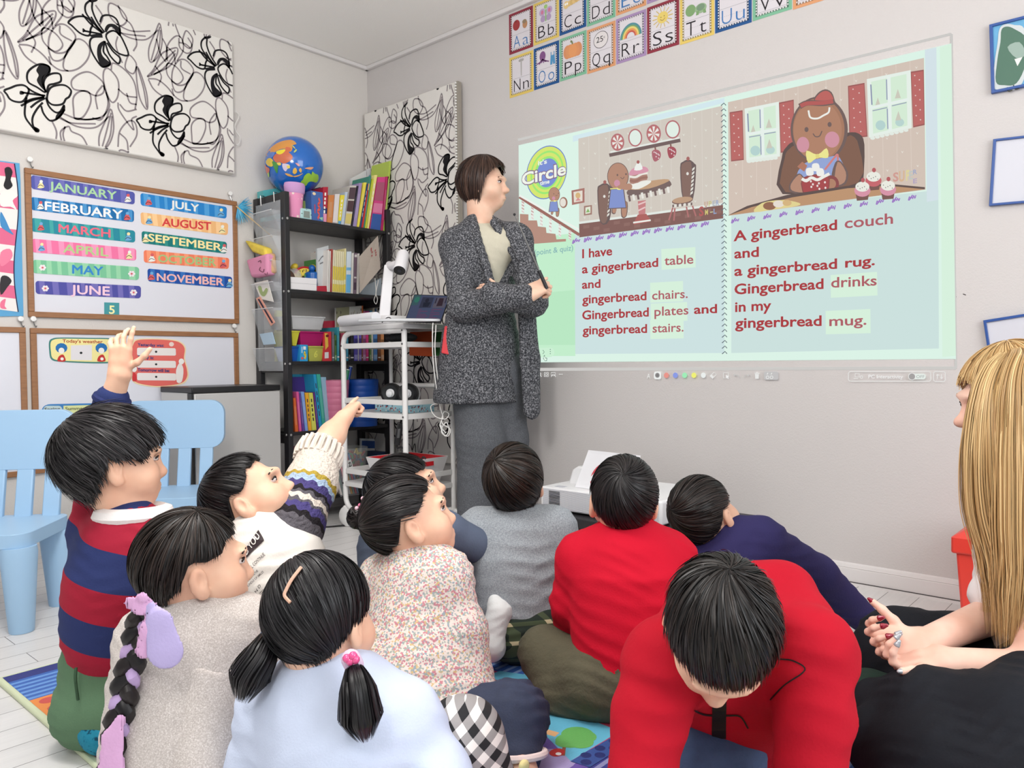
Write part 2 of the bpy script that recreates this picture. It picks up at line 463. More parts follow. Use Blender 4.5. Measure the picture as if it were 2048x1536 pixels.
M_SHADE = mat('shade_cloth', (226, 222, 216), 0.85, bump=(240, 0.2, 0.002), var=(5, 0.05))
M_SHADE_EDGE = mat('shade_edge', (178, 168, 150), 0.8)
# wide shade drawn up above the whiteboards
sz0 = float(onY(471, 348, YC-0.05)[2]); sz1 = float(onY(466, 83, YC-0.05)[2]); sx1 = float(onY(468, 215, YC-0.05)[0]); sx0 = 0.45
sh = thing('roman_shade', 'wide white roman shade with black lilies drawn up above the whiteboards', 'window shade', (sx0, YC-0.025, sz0), 'lily print window shades')
mb = MB(); mb.span((sx0, YC-0.05, sz0), (sx1, YC, sz1), M_SHADE); mb.build('fabric_panel', sh, bevel=0.006)
cv = Canvas(lambda u, v: np.array([u, YC-0.05, v]), (0, -1, 0)); rc = (sx0+0.002, sz0+0.002, sx1-0.004, sz1-0.003)
fabric_print(cv, rc, (0, 0), (-2, -1, 0, 1), (-1, 0, 1)); cv.build('lily_print', sh)
mb = MB()
cb = [onY(x, y, YC-0.03) for x, y in ((470, 222), (478, 232), (470, 250), (472, 262), (480, 275), (478, 287), (472, 290))]
mb.tube(catmull(cb, 6), 0.0025, mat('cord_white', (225, 222, 218), 0.6), 6); mb.build('pull_cord', sh)
# floor-length shade in the corner of the projection wall
rx = RXS = XC-0.045
ry0 = float(onX(729, 300, rx)[1]); ry1 = float(onX(911, 300, rx)[1]); rz1 = float(onX(911, 163, rx)[2]); rz0 = float(onX(880, 925, rx)[2])
rs = thing('roman_shade', 'tall white roman shade with black lilies hanging behind the bookshelf and teacher', 'window shade', (rx+0.02, (ry0+ry1)/2, rz0), 'lily print window shades')
mb = MB(); mb.span((rx, ry1, rz0), (XC, ry0, rz1), M_SHADE); mb.build('fabric_panel', rs, bevel=0.005)
cv = Canvas(lambda u, v: np.array([rx, -u, v]), (-1, 0, 0)); rc = (-ry0+0.002, rz0+0.003, -ry1-0.003, rz1-0.003)
bq = onX(834, 484, rx); o0 = np.array([-bq[1], bq[2]])-np.array(_pg(620, 190))
fabric_print(cv, rc, o0, (-3, -2, -1, 0, 1, 2), (-2, -1, 0, 1, 2)); cv.build('lily_print', rs)
mb = MB(); mb.span((rx-0.002, ry1-0.022, rz0+0.5), (XC-0.02, ry1-0.002, rz1), mat('shade_rail', (150, 143, 132), 0.6)); mb.build('side_rail', rs, bevel=0.002)
mb = MB()
for k in range(75):
 z = rz1-0.01-k*0.0145
 mb.ball((rx-0.006, ry1-0.012, z), 0.0058, mat('bead', (228, 226, 222), 0.3), 8)
mb.build('bead_chain', rs, smooth=True)
# ================================================================== whiteboards on the left wall
M_WOOD = None
def wood_mat():
 m, nt, b = newmat('oak_frame')
 tc = nt.nodes.new('ShaderNodeTexCoord'); mp = nt.nodes.new('ShaderNodeMapping'); mp.inputs['Scale'].default_value = (8, 60, 60)
 n = nt.nodes.new('ShaderNodeTexNoise'); n.inputs['Scale'].default_value = 2.0; n.inputs['Detail'].default_value = 6
 nt.links.new(tc.outputs['Object'], mp.inputs['Vector']); nt.links.new(mp.outputs[0], n.inputs['Vector'])
 r = nt.nodes.new('ShaderNodeValToRGB'); r.color_ramp.elements[0].color = (*lin((118, 78, 48)), 1); r.color_ramp.elements[1].color = (*lin((176, 124, 82)), 1)
 nt.links.new(n.outputs['Fac'], r.inputs[0]); nt.links.new(r.outputs[0], b.inputs['Base Color']); b.inputs['Roughness'].default_value = 0.45
 return m
M_WOOD = wood_mat()
M_BOARD = mat('white_enamel', (222, 222, 230), 0.18, spec=0.4)
LW = lambda x, y: onY(x, y)
def whiteboard(label, x0, x1, z0, z1, fw=0.022, th=0.016):
 t = thing('whiteboard', label, 'whiteboard', ((x0+x1)/2, YC-th/2, z0), 'oak framed whiteboards')
 y0 = YC-th
 for a, c in (((x0, z0), (x1, z0+fw)), ((x0, z1-fw), (x1, z1)), ((x0, z0+fw), (x0+fw, z1-fw)), ((x1-fw, z0+fw), (x1, z1-fw))): mb = MB(); mb.span((a[0], y0, a[1]), (c[0], YC, c[1]), M_WOOD); mb.build('frame_rail', t, bevel=0.002)
 mb = MB(); mb.span((x0+fw*0.9, YC-0.008, z0+fw*0.9), (x1-fw*0.9, YC-0.001, z1-fw*0.9), M_BOARD); mb.build('writing_surface', t)
 return t
whiteboard('upper whiteboard in an oak frame holding the month strips', 1.0392, 1.9515, 0.9815, 1.5775)
q = onY(58.6, 656.1); wz1 = float(q[2]); wz0 = float(onY(9, 953)[2]);
whiteboard('lower whiteboard in an oak frame with the weather and day cards', float(onY(58.6, 660)[0]), float(onY(473.6, 667.4)[0]), wz0, wz1)
x1 = float(onY(49, 660)[0]); whiteboard('blank whiteboard cut off by the left edge, under the striped poster', x1-0.92, x1, wz0-0.005, wz1+0.002)
M_KNOB = mat('pin_knob', (235, 233, 230), 0.35); M_STEEL = mat('steel', (150, 148, 146), 0.3, 1.0)
def hook(x, y, label):
 q = onY(x, y); t = thing('wall_pin', label, 'push pin', (q[0], YC-0.012, q[2]-0.03), 'white push pins holding the boards')
 mb = MB(); mb.lathe([(0.0, 0.0), (0.010, 0.001), (0.0115, 0.006), (0.009, 0.012), (0.004, 0.018)], M_KNOB, (q[0], YC-0.022, q[2]), 14, axis=(0, 1, 0)); mb.build('knob', t, smooth=True)
 mb = MB(); mb.tube([(q[0], YC-0.012, q[2]-0.004), (q[0]+0.003, YC-0.014, q[2]-0.022), (q[0]+0.009, YC-0.016, q[2]-0.034), (q[0]+0.013, YC-0.012, q[2]-0.028)], 0.0022, M_STEEL, 6); mb.build('wire_hook', t, smooth=True)
for x, y, l in ((57, 320, 'white push pin at the upper left corner of the month whiteboard'), (457, 388, 'white push pin at the upper right corner of the month whiteboard'),
    (38.5, 638, 'white push pin above the blank whiteboard'), (64, 638, 'white push pin at the upper left corner of the weather whiteboard'),
    (465, 652, 'white push pin at the upper right corner of the weather whiteboard')): hook(x, y, l)
c2 = lambda x, y: (x/3.84, 300+y/3.84)
def lerp(a, b, t): return (a[0]+(b[0]-a[0])*t, a[1]+(b[1]-a[1])*t)
def bil(q, u, v):
 t = lerp(q[0], q[1], u); b_ = lerp(q[3], q[2], u); return lerp(t, b_, v)
def rquad(q, r=0.1, asp=8.0):
 out = []; ru, rv = r/asp, r
 for cu, cv_, a0 in ((ru, rv, math.pi), (1-ru, rv, 1.5*math.pi), (1-ru, 1-rv, 0.0), (ru, 1-rv, 0.5*math.pi)):
  for k in range(6):
   a = a0+math.pi/2*k/5; out.append(bil(q, cu+ru*math.cos(a), cv_+rv*math.sin(a)))
 return out
def card_slab(t, name, outline, pt, n, m, th=0.0016, off=0.0):
 """a thin sheet with an outline in picture pixels, lying against a surface"""
 mb = MB(); n = np.array(n, float)
 pts = [pt(*p) for p in outline]
 k = len(pts)
 vs = [p+n*off for p in pts]+[p+n*(off+th) for p in pts]
 fs = [(i, (i+1) % k, (i+1) % k+k, i+k) for i in range(k)]
 tri = tessellate_polygon([[Vector((x, y, 0)) for x, y in outline]])
 fs += [tuple(a)[::-1] for a in tri]+[tuple(i+k for i in a) for a in tri]
 mb.add(vs, fs, m); return mb.build(name, t)
NL = (0, -1, 0)
MONTHS = [
 ('JANUARY', [(238,192),(1035,325),(1033,420),(240,298)], [(84,90,168),(112,112,184)], (172,214,166), (378,303), (893,382), 62, 'purple and blue'),
 ('FEBRUARY', [(235,360),(1028,462),(1028,555),(238,460)], [(26,108,168),(74,148,204)], (242,242,240), (345,460), (940,531), 66, 'deep blue'),
 ('MARCH', [(238,520),(1037,620),(1037,712),(240,625)], [(38,138,156),(66,166,164)], (236,108,130), (450,630), (845,672), 62, 'teal'),
 ('APRIL', [(243,680),(1045,758),(1045,850),(245,785)], [(240,118,164),(246,152,188)], (182,206,142), (485,785), (830,817), 62, 'pink'),
 ('MAY', [(252,842),(1068,900),(1065,1000),(252,945)], [(122,194,152),(152,212,170)], (52,134,202), (555,948), (790,963), 66, 'pale green'),
 ('JUNE', [(272,1005),(1082,1045),(1080,1140),(275,1105)], [(80,80,160),(116,110,182)], (246,206,222), (545,1103), (840,1117), 68, 'violet'),
 ('JULY', [(1078,330),(1742,438),(1738,528),(1080,425)], [(40,130,200),(80,158,216)], (238,238,232), (1310,442), (1525,476), 56, 'sky blue'),
 ('AUGUST', [(1078,478),(1752,562),(1748,655),(1085,570)], [(241,186,126),(250,206,152)], (214,66,68), (1245,582), (1618,616), 60, 'orange'),
 ('SEPTEMBER', [(1087,622),(1742,708),(1738,797),(1090,715)], [(18,118,118),(46,142,132)], (246,230,166), (1140,700), (1700,776), 58, 'dark green'),
 ('OCTOBER', [(1103,768),(1760,830),(1755,915),(1105,863)], [(240,128,94),(246,156,118)], (166,196,132), (1215,860), (1655,892), 58, 'coral'),
 ('NOVEMBER', [(1132,910),(1782,975),(1780,1063),(1135,1008)], [(28,78,160),(50,110,186)], (240,186,182), (1205,1003), (1715,1042), 58, 'navy blue')]
BOARD_Y = YC-0.008
BP = lambda x, y: onY(x, y, BOARD_Y)
for mi, (txt, q, bg, tc_, a, b_, h, cname) in enumerate(MONTHS):
 q = [c2(*p) for p in q]; cen = BP(*bil(q, .5, 1))
 t = thing('month_strip', '%s magnetic strip reading %s on the upper whiteboard' % (cname, txt), 'magnet', cen, 'month name strips')
 card_slab(t, 'strip', rquad(q, 0.22, 8), BP, NL, paper(bg[0]), 0.0016)
 cv = Canvas(BP, NL, off=0.0019)
 rr = random.Random(mi); u = 0.03
 while u < 0.95:
  w = 0.035+0.03*rr.random(); sk = 0.01
  cv.fill([bil(q, u, 0), bil(q, min(u+w, .985), 0), bil(q, min(u+w+sk, .985), 1), bil(q, u+sk, 1)], bg[1], up=False); u += w+0.05+0.03*rr.random()
 cv.up()
 for dx, dy in ((-.7, 0), (.7, 0), (0, -.5), (0, .5)):
  q0, q1_ = c2(*a), c2(*b_); cv.text(txt, (q0[0]+dx, q0[1]+dy), (q1_[0]+dx, q1_[1]+dy), h/3.84, tc_)
 # little plain pictures at the ends of the strip
 for s_, u in enumerate((0.09, 0.93)):
  if txt in ('SEPTEMBER', 'NOVEMBER'): u = (0.04, 0.965)[s_]
  c = bil(q, u, .55); r = 4.2
  if txt == 'MAY' or txt == 'JUNE':
   for k in range(6):
    an = k*math.pi/3; cv.ell(c[0]+4.5*math.cos(an), c[1]+4.0*math.sin(an), 2.8, 2.4, (245, 235, 238), n=10, up=False)
   cv.up(); cv.ell(c[0], c[1], 2.2, 2.0, (214, 96, 108), n=10)
  else:
   pal = ((240, 226, 170), (236, 236, 230), (214, 96, 100), (110, 170, 214))
   cv.fill([(c[0]-6, c[1]+8), (c[0]-3, c[1]-1), (c[0]+1, c[1]-8), (c[0]+4, c[1]-1), (c[0]+7, c[1]+7)], pal[(mi+s_) % 4], smooth=3)
   cv.ell(c[0]+1, c[1]-5, 3.4, 3.2, pal[(mi+s_+1) % 4], n=10); cv.stroke([(c[0]-6, c[1]+6), (c[0]-1, c[1]+2), (c[0]+6, c[1]+5)], 1.1, (40, 36, 44), smooth=3)
 cv.build('lettering', t)
q = [c2(800,1170), c2(915,1174), c2(915,1276), c2(800,1270)]
t = thing('number_card', 'small teal card with the number 5 at the foot of the month board', 'card', BP(*bil(q, .5, 1)))
card_slab(t, 'card', q, BP, NL, paper((72, 152, 158)))
cv = Canvas(BP, NL, off=0.002); cv.text('5', c2(836, 1256), c2(880, 1258), 62/3.84, (246, 240, 176), bold=0.02); cv.build('numeral', t)
# cards on the lower board
c3 = lambda x, y: (x/3.4133, 600+y/3.4133)
t = thing('weather_card', 'yellow weather card with a green rim on the lower whiteboard', 'card', BP(*c3(540, 430)))
ol = [c3(*p) for p in [(335,285),(360,262),(420,256),(600,258),(760,262),(790,290),(780,340),(790,400),(760,428),(640,432),(420,422),(350,405),(336,350)]]
card_slab(t, 'card', catmull(ol, 4, True), BP, NL, paper((70, 132, 124)))
cv = Canvas(BP, NL, off=0.002)
cc = np.mean(ol, axis=0); cv.fill([(cc[0]+(p[0]-cc[0])*0.955, cc[1]+(p[1]-cc[1])*0.90) for p in ol], (240, 228, 156), smooth=4)
cv.text("Today's weather", c3(425, 290), c3(700, 296), 6.4, (176, 66, 44), bold=0.02)
cv.fill([c3(482, 310), c3(626, 306), c3(626, 412), c3(482, 410)], (226, 222, 224)); cv.ell(*c3(552, 361), 2.8, 2.5, (44, 48, 50), n=12)
for bx in (418, 690):   # plain patches of the picture's colours
 cv.ell(*c3(bx, 328), 12, 10, (40, 112, 176), n=11); cv.ell(*c3(bx, 346), 6, 6, (238, 234, 226), n=12)
 cv.fill([c3(bx-26, 418), c3(bx-18, 385), c3(bx+8, 372), c3(bx+22, 388), c3(bx+26, 418)], (196, 52, 48), smooth=3); cv.ell(*c3(bx+4, 402), 3.4, 3.2, (240, 236, 228), n=10)
cv.build('picture_print', t)
t = thing('day_card', 'coral card asking for yesterday, today and tomorrow on the lower whiteboard', 'card', BP(*c3(1090, 595)))
ol = [c3(*p) for p in [(900,300),(930,268),(1040,262),(1180,270),(1240,290),(1268,330),(1262,400),(1282,470),(1284,530),(1240,575),(1100,595),(980,585),(910,560),(888,500),(900,420),(890,350)]]
card_slab(t, 'card', catmull(ol, 4, True), BP, NL, paper((240, 216, 172)))
cv = Canvas(BP, NL, off=0.002); cc = np.mean(ol, axis=0)
cv.fill([(cc[0]+(p[0]-cc[0])*0.955, cc[1]+(p[1]-cc[1])*0.955) for p in ol], (228, 108, 100), smooth=4)
for ty, s_, by, w in ((316, 'Yesterday was:', (325, 378), 180), (400, 'Today is:', (412, 462), 110), (488, 'Tomorrow will be:', (497, 548), 218)):
 cv.text(s_, c3(938, ty-2), c3(938+w, ty+4), 6.0, (44, 66, 118), bold=0.03)
 cv.fill(rquad([c3(934, by[0]), c3(1198, by[0]+4), c3(1200, by[1]+2), c3(934, by[1])], 0.2, 5), (236, 228, 224)); cv.ell(*c3(1064, (by[0]+by[1])/2+2), 2.4, 2.2, (44, 44, 46), n=10)
cv.fill([c3(1205, 560), c3(1200, 480), c3(1225, 430), c3(1250, 470), c3(1240, 555)], (238, 230, 226), smooth=3); cv.ell(*c3(1236, 420), 5.5, 6, (240, 236, 232), n=12)
cv.fill([c3(902, 550), c3(905, 500), c3(925, 505), c3(930, 550)], (206, 56, 60), smooth=3); cv.ell(*c3(914, 470), 5.5, 6.5, (238, 232, 226), n=12); cv.ell(*c3(1168, 302), 5, 4.6, (240, 214, 206), n=12)
cv.build('picture_print', t)
t = thing('season_card', 'season card reading Spring and Summer behind the pale blue chair backs', 'card', BP(*c3(500, 830)))
ol = rquad([c3(285, 712), c3(850, 700), c3(850, 900), c3(285, 880)], 0.25, 2.4)
card_slab(t, 'card', ol, BP, NL, paper((64, 128, 188)))
cv = Canvas(BP, NL, off=0.002); cv.fill(rquad([c3(295, 722), c3(425, 722), c3(425, 880), c3(295, 870)], 0.2, 1), (186, 206, 206)); cv.fill([c3(432, 722), c3(840, 710), c3(840, 890), c3(432, 880)], (214, 220, 158))
cv.text('Spring', c3(302, 756), c3(408, 752), 6, (52, 62, 66), bold=0.02); cv.text('Summer', c3(444, 752), c3(580, 748), 6, (96, 100, 66), bold=0.02); cv.build('picture_print', t)
# striped poster at the left edge
PX = lambda x, y: onY(x, y, YC)
t = thing('wall_poster', 'blue poster with wavy pink and white stripes at the left edge of the wall', 'poster', onY(0, 632))
card_slab(t, 'backing', [(-120, 300), (0, 322), (38, 327), (40, 360), (46, 632), (0, 633), (-120, 630)], PX, NL, paper((96, 164, 208)), 0.006)
cv = Canvas(PX, NL, off=0.0065)
edge = lambda y: 28+6*math.sin((y-330)/46.0)+(y-330)*0.022
ys = [328, 356, 392, 420, 460, 492, 522, 548, 572, 598, 624]
for k in range(len(ys)-1):
 y0, y1 = ys[k], ys[k+1]; c = (226, 108, 144) if k % 2 == 0 else (238, 232, 228)
 st = [edge(y0+(y1-y0)*i/6) for i in range(7)]
 cv.fill([(-110, y0-18)]+[(st[i], y0+(y1-y0)*i/6) for i in range(7)]+[(-110, y1-18)], c)
cv.stroke([(edge(y), y) for y in range(328, 626, 8)], 2.2, (34, 34, 72), smooth=0)
cv.fill([(8, 338), (18, 335), (24, 345), (20, 360), (24, 372), (14, 380), (6, 372), (10, 356)], (36, 34, 38), smooth=3)
cv.fill([(0, 386), (20, 380), (34, 392), (24, 402), (32, 420), (20, 414), (0, 412)], (240, 236, 230), smooth=3)
cv.fill([(0, 424), (10, 440), (18, 458), (26, 470), (14, 464), (0, 452)], (70, 140, 196), smooth=3)
cv.fill([(0, 505), (18, 498), (24, 512), (14, 526), (0, 532)], (238, 130, 160), smooth=3)
cv.fill([(0, 556), (12, 552), (22, 562), (14, 574), (0, 590)], (50, 46, 50), smooth=3)
cv.fill([(0, 604), (10, 598), (8, 612), (12, 618), (0, 616)], (236, 120, 150), smooth=3)
cv.build('stripe_print', t)
# tinsel wand by the corner of the board
t = thing('tinsel_wand', 'blue tinsel pompom wand with a thin wooden stick beside the month board', 'wand', onY(482, 446))
mb = MB(); rr = random.Random(3); c0 = onY(476, 414, YC-0.03)
for k in range(150):
 an = rr.uniform(-0.9, 1.9); L = rr.uniform(0.03, 0.085); el = rr.uniform(-0.5, 0.5)
 d = np.array([math.cos(an)*math.cos(el), -abs(math.sin(el))*0.5, -math.sin(an)*math.cos(el)])
 mb.tube([c0+d*0.004, c0+d*L*0.5+np.array([0, 0, 0.002]), c0+d*L+np.array([0, 0, -0.006*rr.random()])], [0.0022, 0.0018, 0.0006], mat('tinsel', (70, 164, 206) if k % 3 else (110, 196, 224), 0.25, spec=0.8), 4, cap=False)
mb.build('tinsel', t)
mb = MB(); mb.tube([onY(472, 412, YC-0.03), onY(545, 474, YC-0.09)], 0.003, mat('bamboo', (206, 172, 120), 0.5), 8); mb.build('stick', t, smooth=True)
# ================================================================== alphabet cards above the projected picture
RW = lambda x, y: onX(x, y)
NR = (-1, 0, 0)
_tl, _br = onX(1018.2, 29.3), onX(1066.4, 91.8); _bl = onX(1020.5, 109)
CW, CH = float(_tl[1]-_br[1]), float(_tl[2]-_bl[2])
_n = onX(1020.1, 195.9); PITCH_Z = float(_bl[2]-_n[2])
_s = onX(1359, 89.8); PITCH_Y = (float(_n[1]-_s[1])+0.0)/6.0
PITCH_Y = (float(_n[1]-_s[1])-CW)/5.0
CARD_COL = {'red': (140, 52, 66), 'yellow': (222, 194, 104), 'blue': (38, 84, 140), 'green': (124, 182, 150), 'orange': (216, 154, 110), 'purple': (164, 138, 178)}
def alpha_card(ch, col, row, i):
 y1 = float(_tl[1])-i*PITCH_Y; z1 = float(_tl[2])-row*PITCH_Z+0.002*((i*7+row*3) % 3-1)
 t = thing('alphabet_card', '%s bordered alphabet card reading %s%s on the projection wall' % (col, ch, ch.lower()), 'card', (XC-0.001, y1-CW/2, z1-CH), 'alphabet cards')
 C = CARD_COL[col]; c2_ = tuple(int(v*0.62) for v in C)
 mb = MB(); mb.span((XC-0.0012, y1-CW, z1-CH), (XC, y1, z1), paper(C)); mb.build('card', t)
 W = CW; H = CH
 cv = Canvas(lambda u, v: np.array([XC-0.0012, y1-u*W, z1-v*H]), NR, off=0.0004)
 m = 0.075; cv.fill([(m, m*.75), (1-m, m*.75), (1-m, 1-m*.75), (m, 1-m*.75)], c2_)
 n = 11
 for k in range(n):
  a = m+0.03+(1-2*m-0.06)*(k+0.2)/n; w = (1-2*m)/n*0.55
  for yy in (m*.75+0.008, 1-m*.75-0.03): cv.fill([(a, yy), (a+w, yy), (a+w, yy+0.022), (a, yy+0.022)], (226, 222, 222), up=False)
 for k in range(15):
  a = m*.75+0.03+(1-2*m*.75-0.06)*(k+0.2)/15
  for xx in (m+0.008, 1-m-0.036): cv.fill([(xx, a), (xx+.028, a), (xx+.028, a+.03), (xx, a+.03)], (226, 222, 222), up=False)
 cv.up()
 cv.fill([(.125, .09), (.875, .09), (.875, .91), (.125, .91)], (216, 211, 216))
 blue = ch in 'AEIOU'; ink = (66, 118, 176) if blue else (36, 30, 36)
 for v in (.56, .88): cv.fill([(.13, v), (.87, v), (.87, v+.005), (.13, v+.005)], (120, 114, 126), up=False)
 for k in range(14): cv.fill([(.15+k*.052, .72), (.175+k*.052, .72), (.175+k*.052, .724), (.15+k*.052, .724)], (120, 114, 126), up=False)
 cv.up()
 cv.text(ch, (.19, .88), (.47 if ch not in 'I' else .3, .88), .30, ink, bold=-0.012)
 desc = 0.0
 cv.text(ch.lower(), (.58, .88), (.82 if ch not in 'RT' else .78, .88), .285 if ch not in 'NOPQRSUV' else .30, ink, bold=-0.012)
 # the little picture of each card
 E = cv.ell
 if ch == 'A': E(.32, .33, .15, .13, (158, 60, 62)); E(.30, .24, .03, .03, (120, 52, 50), n=8); E(.68, .38, .10, .10, (186, 136, 98)); E(.66, .31, .09, .05, (150, 130, 104))
 elif ch == 'B':
  for sx in (-1, 1): E(.5+sx*.14, .28, .12, .09, (186, 164, 196), up=False); E(.5+sx*.11, .44, .10, .08, (174, 152, 186), up=False)
  cv.up(); E(.36, .28, .05, .05, (206, 120, 150)); E(.64, .28, .05, .05, (206, 120, 150)); cv.stroke([(.5, .24), (.5, .52)], .05, (150, 190, 130)); E(.5, .17, .07, .05, (160, 200, 120))
 elif ch == 'C':
  for k in range(6): E(.30+k*.09, .34-.01*k, .08, .07, (222, 190, 130) if k % 2 else (212, 178, 116), n=12)
  E(.27, .34, .10, .09, (226, 196, 136)); E(.24, .32, .03, .03, (250, 250, 250), n=8); E(.31, .32, .03, .03, (250, 250, 250), n=8)
 elif ch == 'D': cv.fill([(.35, .36), (.4, .24), (.6, .22), (.7, .34), (.6, .44), (.42, .44)], (190, 182, 172), smooth=3)
 elif ch == 'N': cv.fill([(.42, .12), (.60, .12), (.60, .18), (.42, .18)], (170, 166, 164), smooth=2); cv.fill([(.48, .17), (.54, .17), (.53, .52), (.51, .55), (.49, .52)], (182, 178, 176))
 elif ch == 'O':
  E(.36, .25, .12, .12, (128, 84, 132))
  for k in range(6): cv.stroke([(.36, .32), (.36+(k-2.5)*.05, .38), (.36+(k-2.5)*.10, .40+.02*(k % 2))], .03, (128, 84, 132), up=False)
  cv.up(); cv.fill([(.68, .30), (.84, .30), (.86, .52), (.78, .52), (.76, .44), (.74, .52), (.66, .52)], (84, 146, 190)); cv.stroke([(.70, .22), (.70, .31)], .03, (84, 146, 190), smooth=0); cv.stroke([(.82, .22), (.82, .31)], .03, (84, 146, 190), smooth=0)
 elif ch == 'P':
  for k in (-2, 2, -1, 1, 0): E(.5+k*.10, .37, .15, .16, (222-6*abs(k), 152-5*abs(k), 100), up=True)
  cv.stroke([(.5, .22), (.47, .16), (.42, .14)], .05, (120, 130, 90))
 elif ch == 'Q': E(.5, .32, .26, .19, (60, 54, 58)); E(.5, .32, .245, .178, (220, 214, 214)); cv.text('25', (.34, .37), (.58, .37), .13, (40, 34, 38)); cv.text('c', (.60, .31), (.65, .31), .06, (40, 34, 38))
 elif ch == 'R':
  for r, c in ((.36, (84, 140, 150)), (.31, (118, 160, 110)), (.27, (224, 206, 120)), (.22, (222, 150, 90)), (.17, (196, 92, 82))):
   cv.fill([(.5+r*math.cos(math.pi-math.pi*k/16), .50-r*.85*math.sin(math.pi*k/16)) for k in range(17)], c)
  cv.fill([(.5+.13*math.cos(math.pi-math.pi*k/16), .505-.11*math.sin(math.pi*k/16)) for k in range(17)], (216, 211, 216))
 elif ch == 'S':
  for k in range(14):
   an = k*math.pi/7; cv.stroke([(.5+.18*math.cos(an), .32+.13*math.sin(an)), (.5+.32*math.cos(an), .32+.22*math.sin(an))], .02, (206, 178, 96), smooth=0, up=False)
  cv.up(); E(.5, .32, .17, .125, (224, 200, 110)); E(.45, .31, .012, .012, (90, 70, 40), n=8); E(.55, .30, .012, .012, (90, 70, 40), n=8); cv.stroke([(.42, .35), (.5, .385), (.58, .345)], .012, (150, 110, 60))
 elif ch == 'T': E(.32, .36, .15, .12, (126, 160, 110)); E(.62, .38, .17, .10, (150, 176, 140)); E(.62, .36, .12, .07, (120, 146, 120)); cv.fill([(.5, .42), (.58, .42), (.56, .50), (.48, .50)], (126, 160, 110)); cv.fill([(.68, .42), (.76, .42), (.78, .50), (.70, .50)], (126, 160, 110))
 elif ch == 'U': cv.fill([(.2, .36), (.3, .2), (.5, .14), (.7, .2), (.8, .36)], (196, 90, 110), smooth=3)
 elif ch == 'V': cv.fill([(.3, .2), (.5, .5), (.7, .2)], (150, 110, 170))
 cv.build('print', t)
for i, (ch, c) in enumerate(zip('ABCDEF', ('red', 'yellow', 'blue', 'green', 'orange', 'purple'))): alpha_card(ch, c, 0, i)
for i, (ch, c) in enumerate(zip('NOPQRSTUVW', ('yellow', 'blue', 'green', 'orange', 'purple', 'red', 'yellow', 'blue', 'green', 'orange'))): alpha_card(ch, c, 1, i)
# ================================================================== the projected picture (light on the wall)
slide = thing('projected_slide', 'bright storybook page projected on the wall beside the teacher', 'projected picture', onX(1475, 740))
PXW = lambda x, y: onX(x, y)
def scv(step=0.00012, off=0.001): return Canvas(PXW, NR, off=off, step=step, mk=glow)
def hazy(c): return glow(tuple(int(a*.87+b_*.13) for a, b_ in zip(c, (224, 218, 208))))
cv = scv()
# thin outer outline of the desktop, then the page light
for a, b_, w in (((1036, 280), (1903, 68), 5), ((1903, 68), (1912, 737), 5), ((1912, 736), (1040, 739), 6)): cv.stroke([a, b_], w, (205, 203, 200), smooth=0, up=False)
cv.up()
cv.fill([(1037.5, 290.7), (1903, 87), (1912, 718), (1040, 725)], (220, 243, 231))
cv.fill([(1039, 480), (1150, 466), (1151, 712), (1040, 712)], (196, 238, 205)); cv.fill([(1039.4, 590), (1150, 580), (1151, 690), (1040, 690)], (186, 232, 196))
cv.fill([(1146, 272), (1449, 196), (1449, 206), (1146, 284)], (212, 232, 238))
cv.fill([(1150, 470), (1449, 430), (1449, 706), (1151, 708)], (205, 226, 226)); cv.fill([(1463, 426), (1877, 380), (1878, 697), (1463, 706)], (204, 225, 222))
cv.fill([(1850, 100), (1873, 95), (1877, 400), (1854, 404)], (212, 226, 232))
cv.fill([(1880, 95), (1903, 88), (1912, 712), (1885, 714)], (216, 241, 222))
cv.build('page_light', slide)
cv = scv(off=0.0030); cv.mk = hazy
# logo
cv.ell(1094, 345, 41, 53, (98, 122, 200), shear=-.22, n=40); cv.ell(1094, 345, 39.5, 51, (214, 234, 104), shear=-.22, n=40); cv.ell(1095, 345, 33, 43, (150, 236, 110), shear=-.22, n=40)
cv.ell(1095, 345, 30, 39, (214, 234, 104), shear=-.22, n=40); cv.ell(1095, 346, 25, 33, (150, 236, 110), shear=-.22, n=40); cv.ell(1096, 346, 21.5, 28.5, (112, 136, 214), shear=-.22, n=36)
cv.text("it's", (1077, 331), (1095, 327), 9, (236, 244, 238), bold=0.03)
cv.text('Circle', (1044, 372), (1134, 349), 25, (126, 96, 130), bold=0.06, upv=(-.02, -1)); cv.text('Circle', (1045, 371), (1133, 348.5), 23.5, (244, 250, 240), bold=0.025, upv=(-.02, -1))
cv.text('time', (1081, 371), (1100, 366.5), 8, (236, 244, 238), bold=0.03)
# stairs and banister
br_, br_l, dk = (178, 134, 118), (196, 160, 146), (126, 84, 78)
cv.fill([(1041, 428), (1058, 429), (1058, 441), (1075, 441), (1077, 453), (1093, 455), (1094, 466), (1112, 468), (1114, 479), (1133, 478), (1133, 483), (1041, 490)], br_)
cv.stroke([(1040, 394), (1080, 420), (1120, 445), (1160, 470)], 6, (150, 96, 88), smooth=4); cv.stroke([(1040, 391), (1080, 414), (1120, 438), (1164, 462)], 4, (240, 246, 240), smooth=4)
for k, (x, y0, y1) in enumerate(((1047, 402, 427), (1066, 414, 440), (1084, 425, 453), (1102, 436, 466), (1121, 448, 474), (1141, 460, 480))):
 cv.fill([(x-2.5, y0), (x+2.5, y0+2), (x+2.5, y1), (x-2.5, y1-1)], (238, 240, 236), up=False)
 for j in range(4): yy = y0+j*(y1-y0)/4; cv.fill([(x-2.5, yy), (x+2.5, yy+3), (x+2.5, yy+6), (x-2.5, yy+3)], (178, 104, 100), up=False)
cv.up()
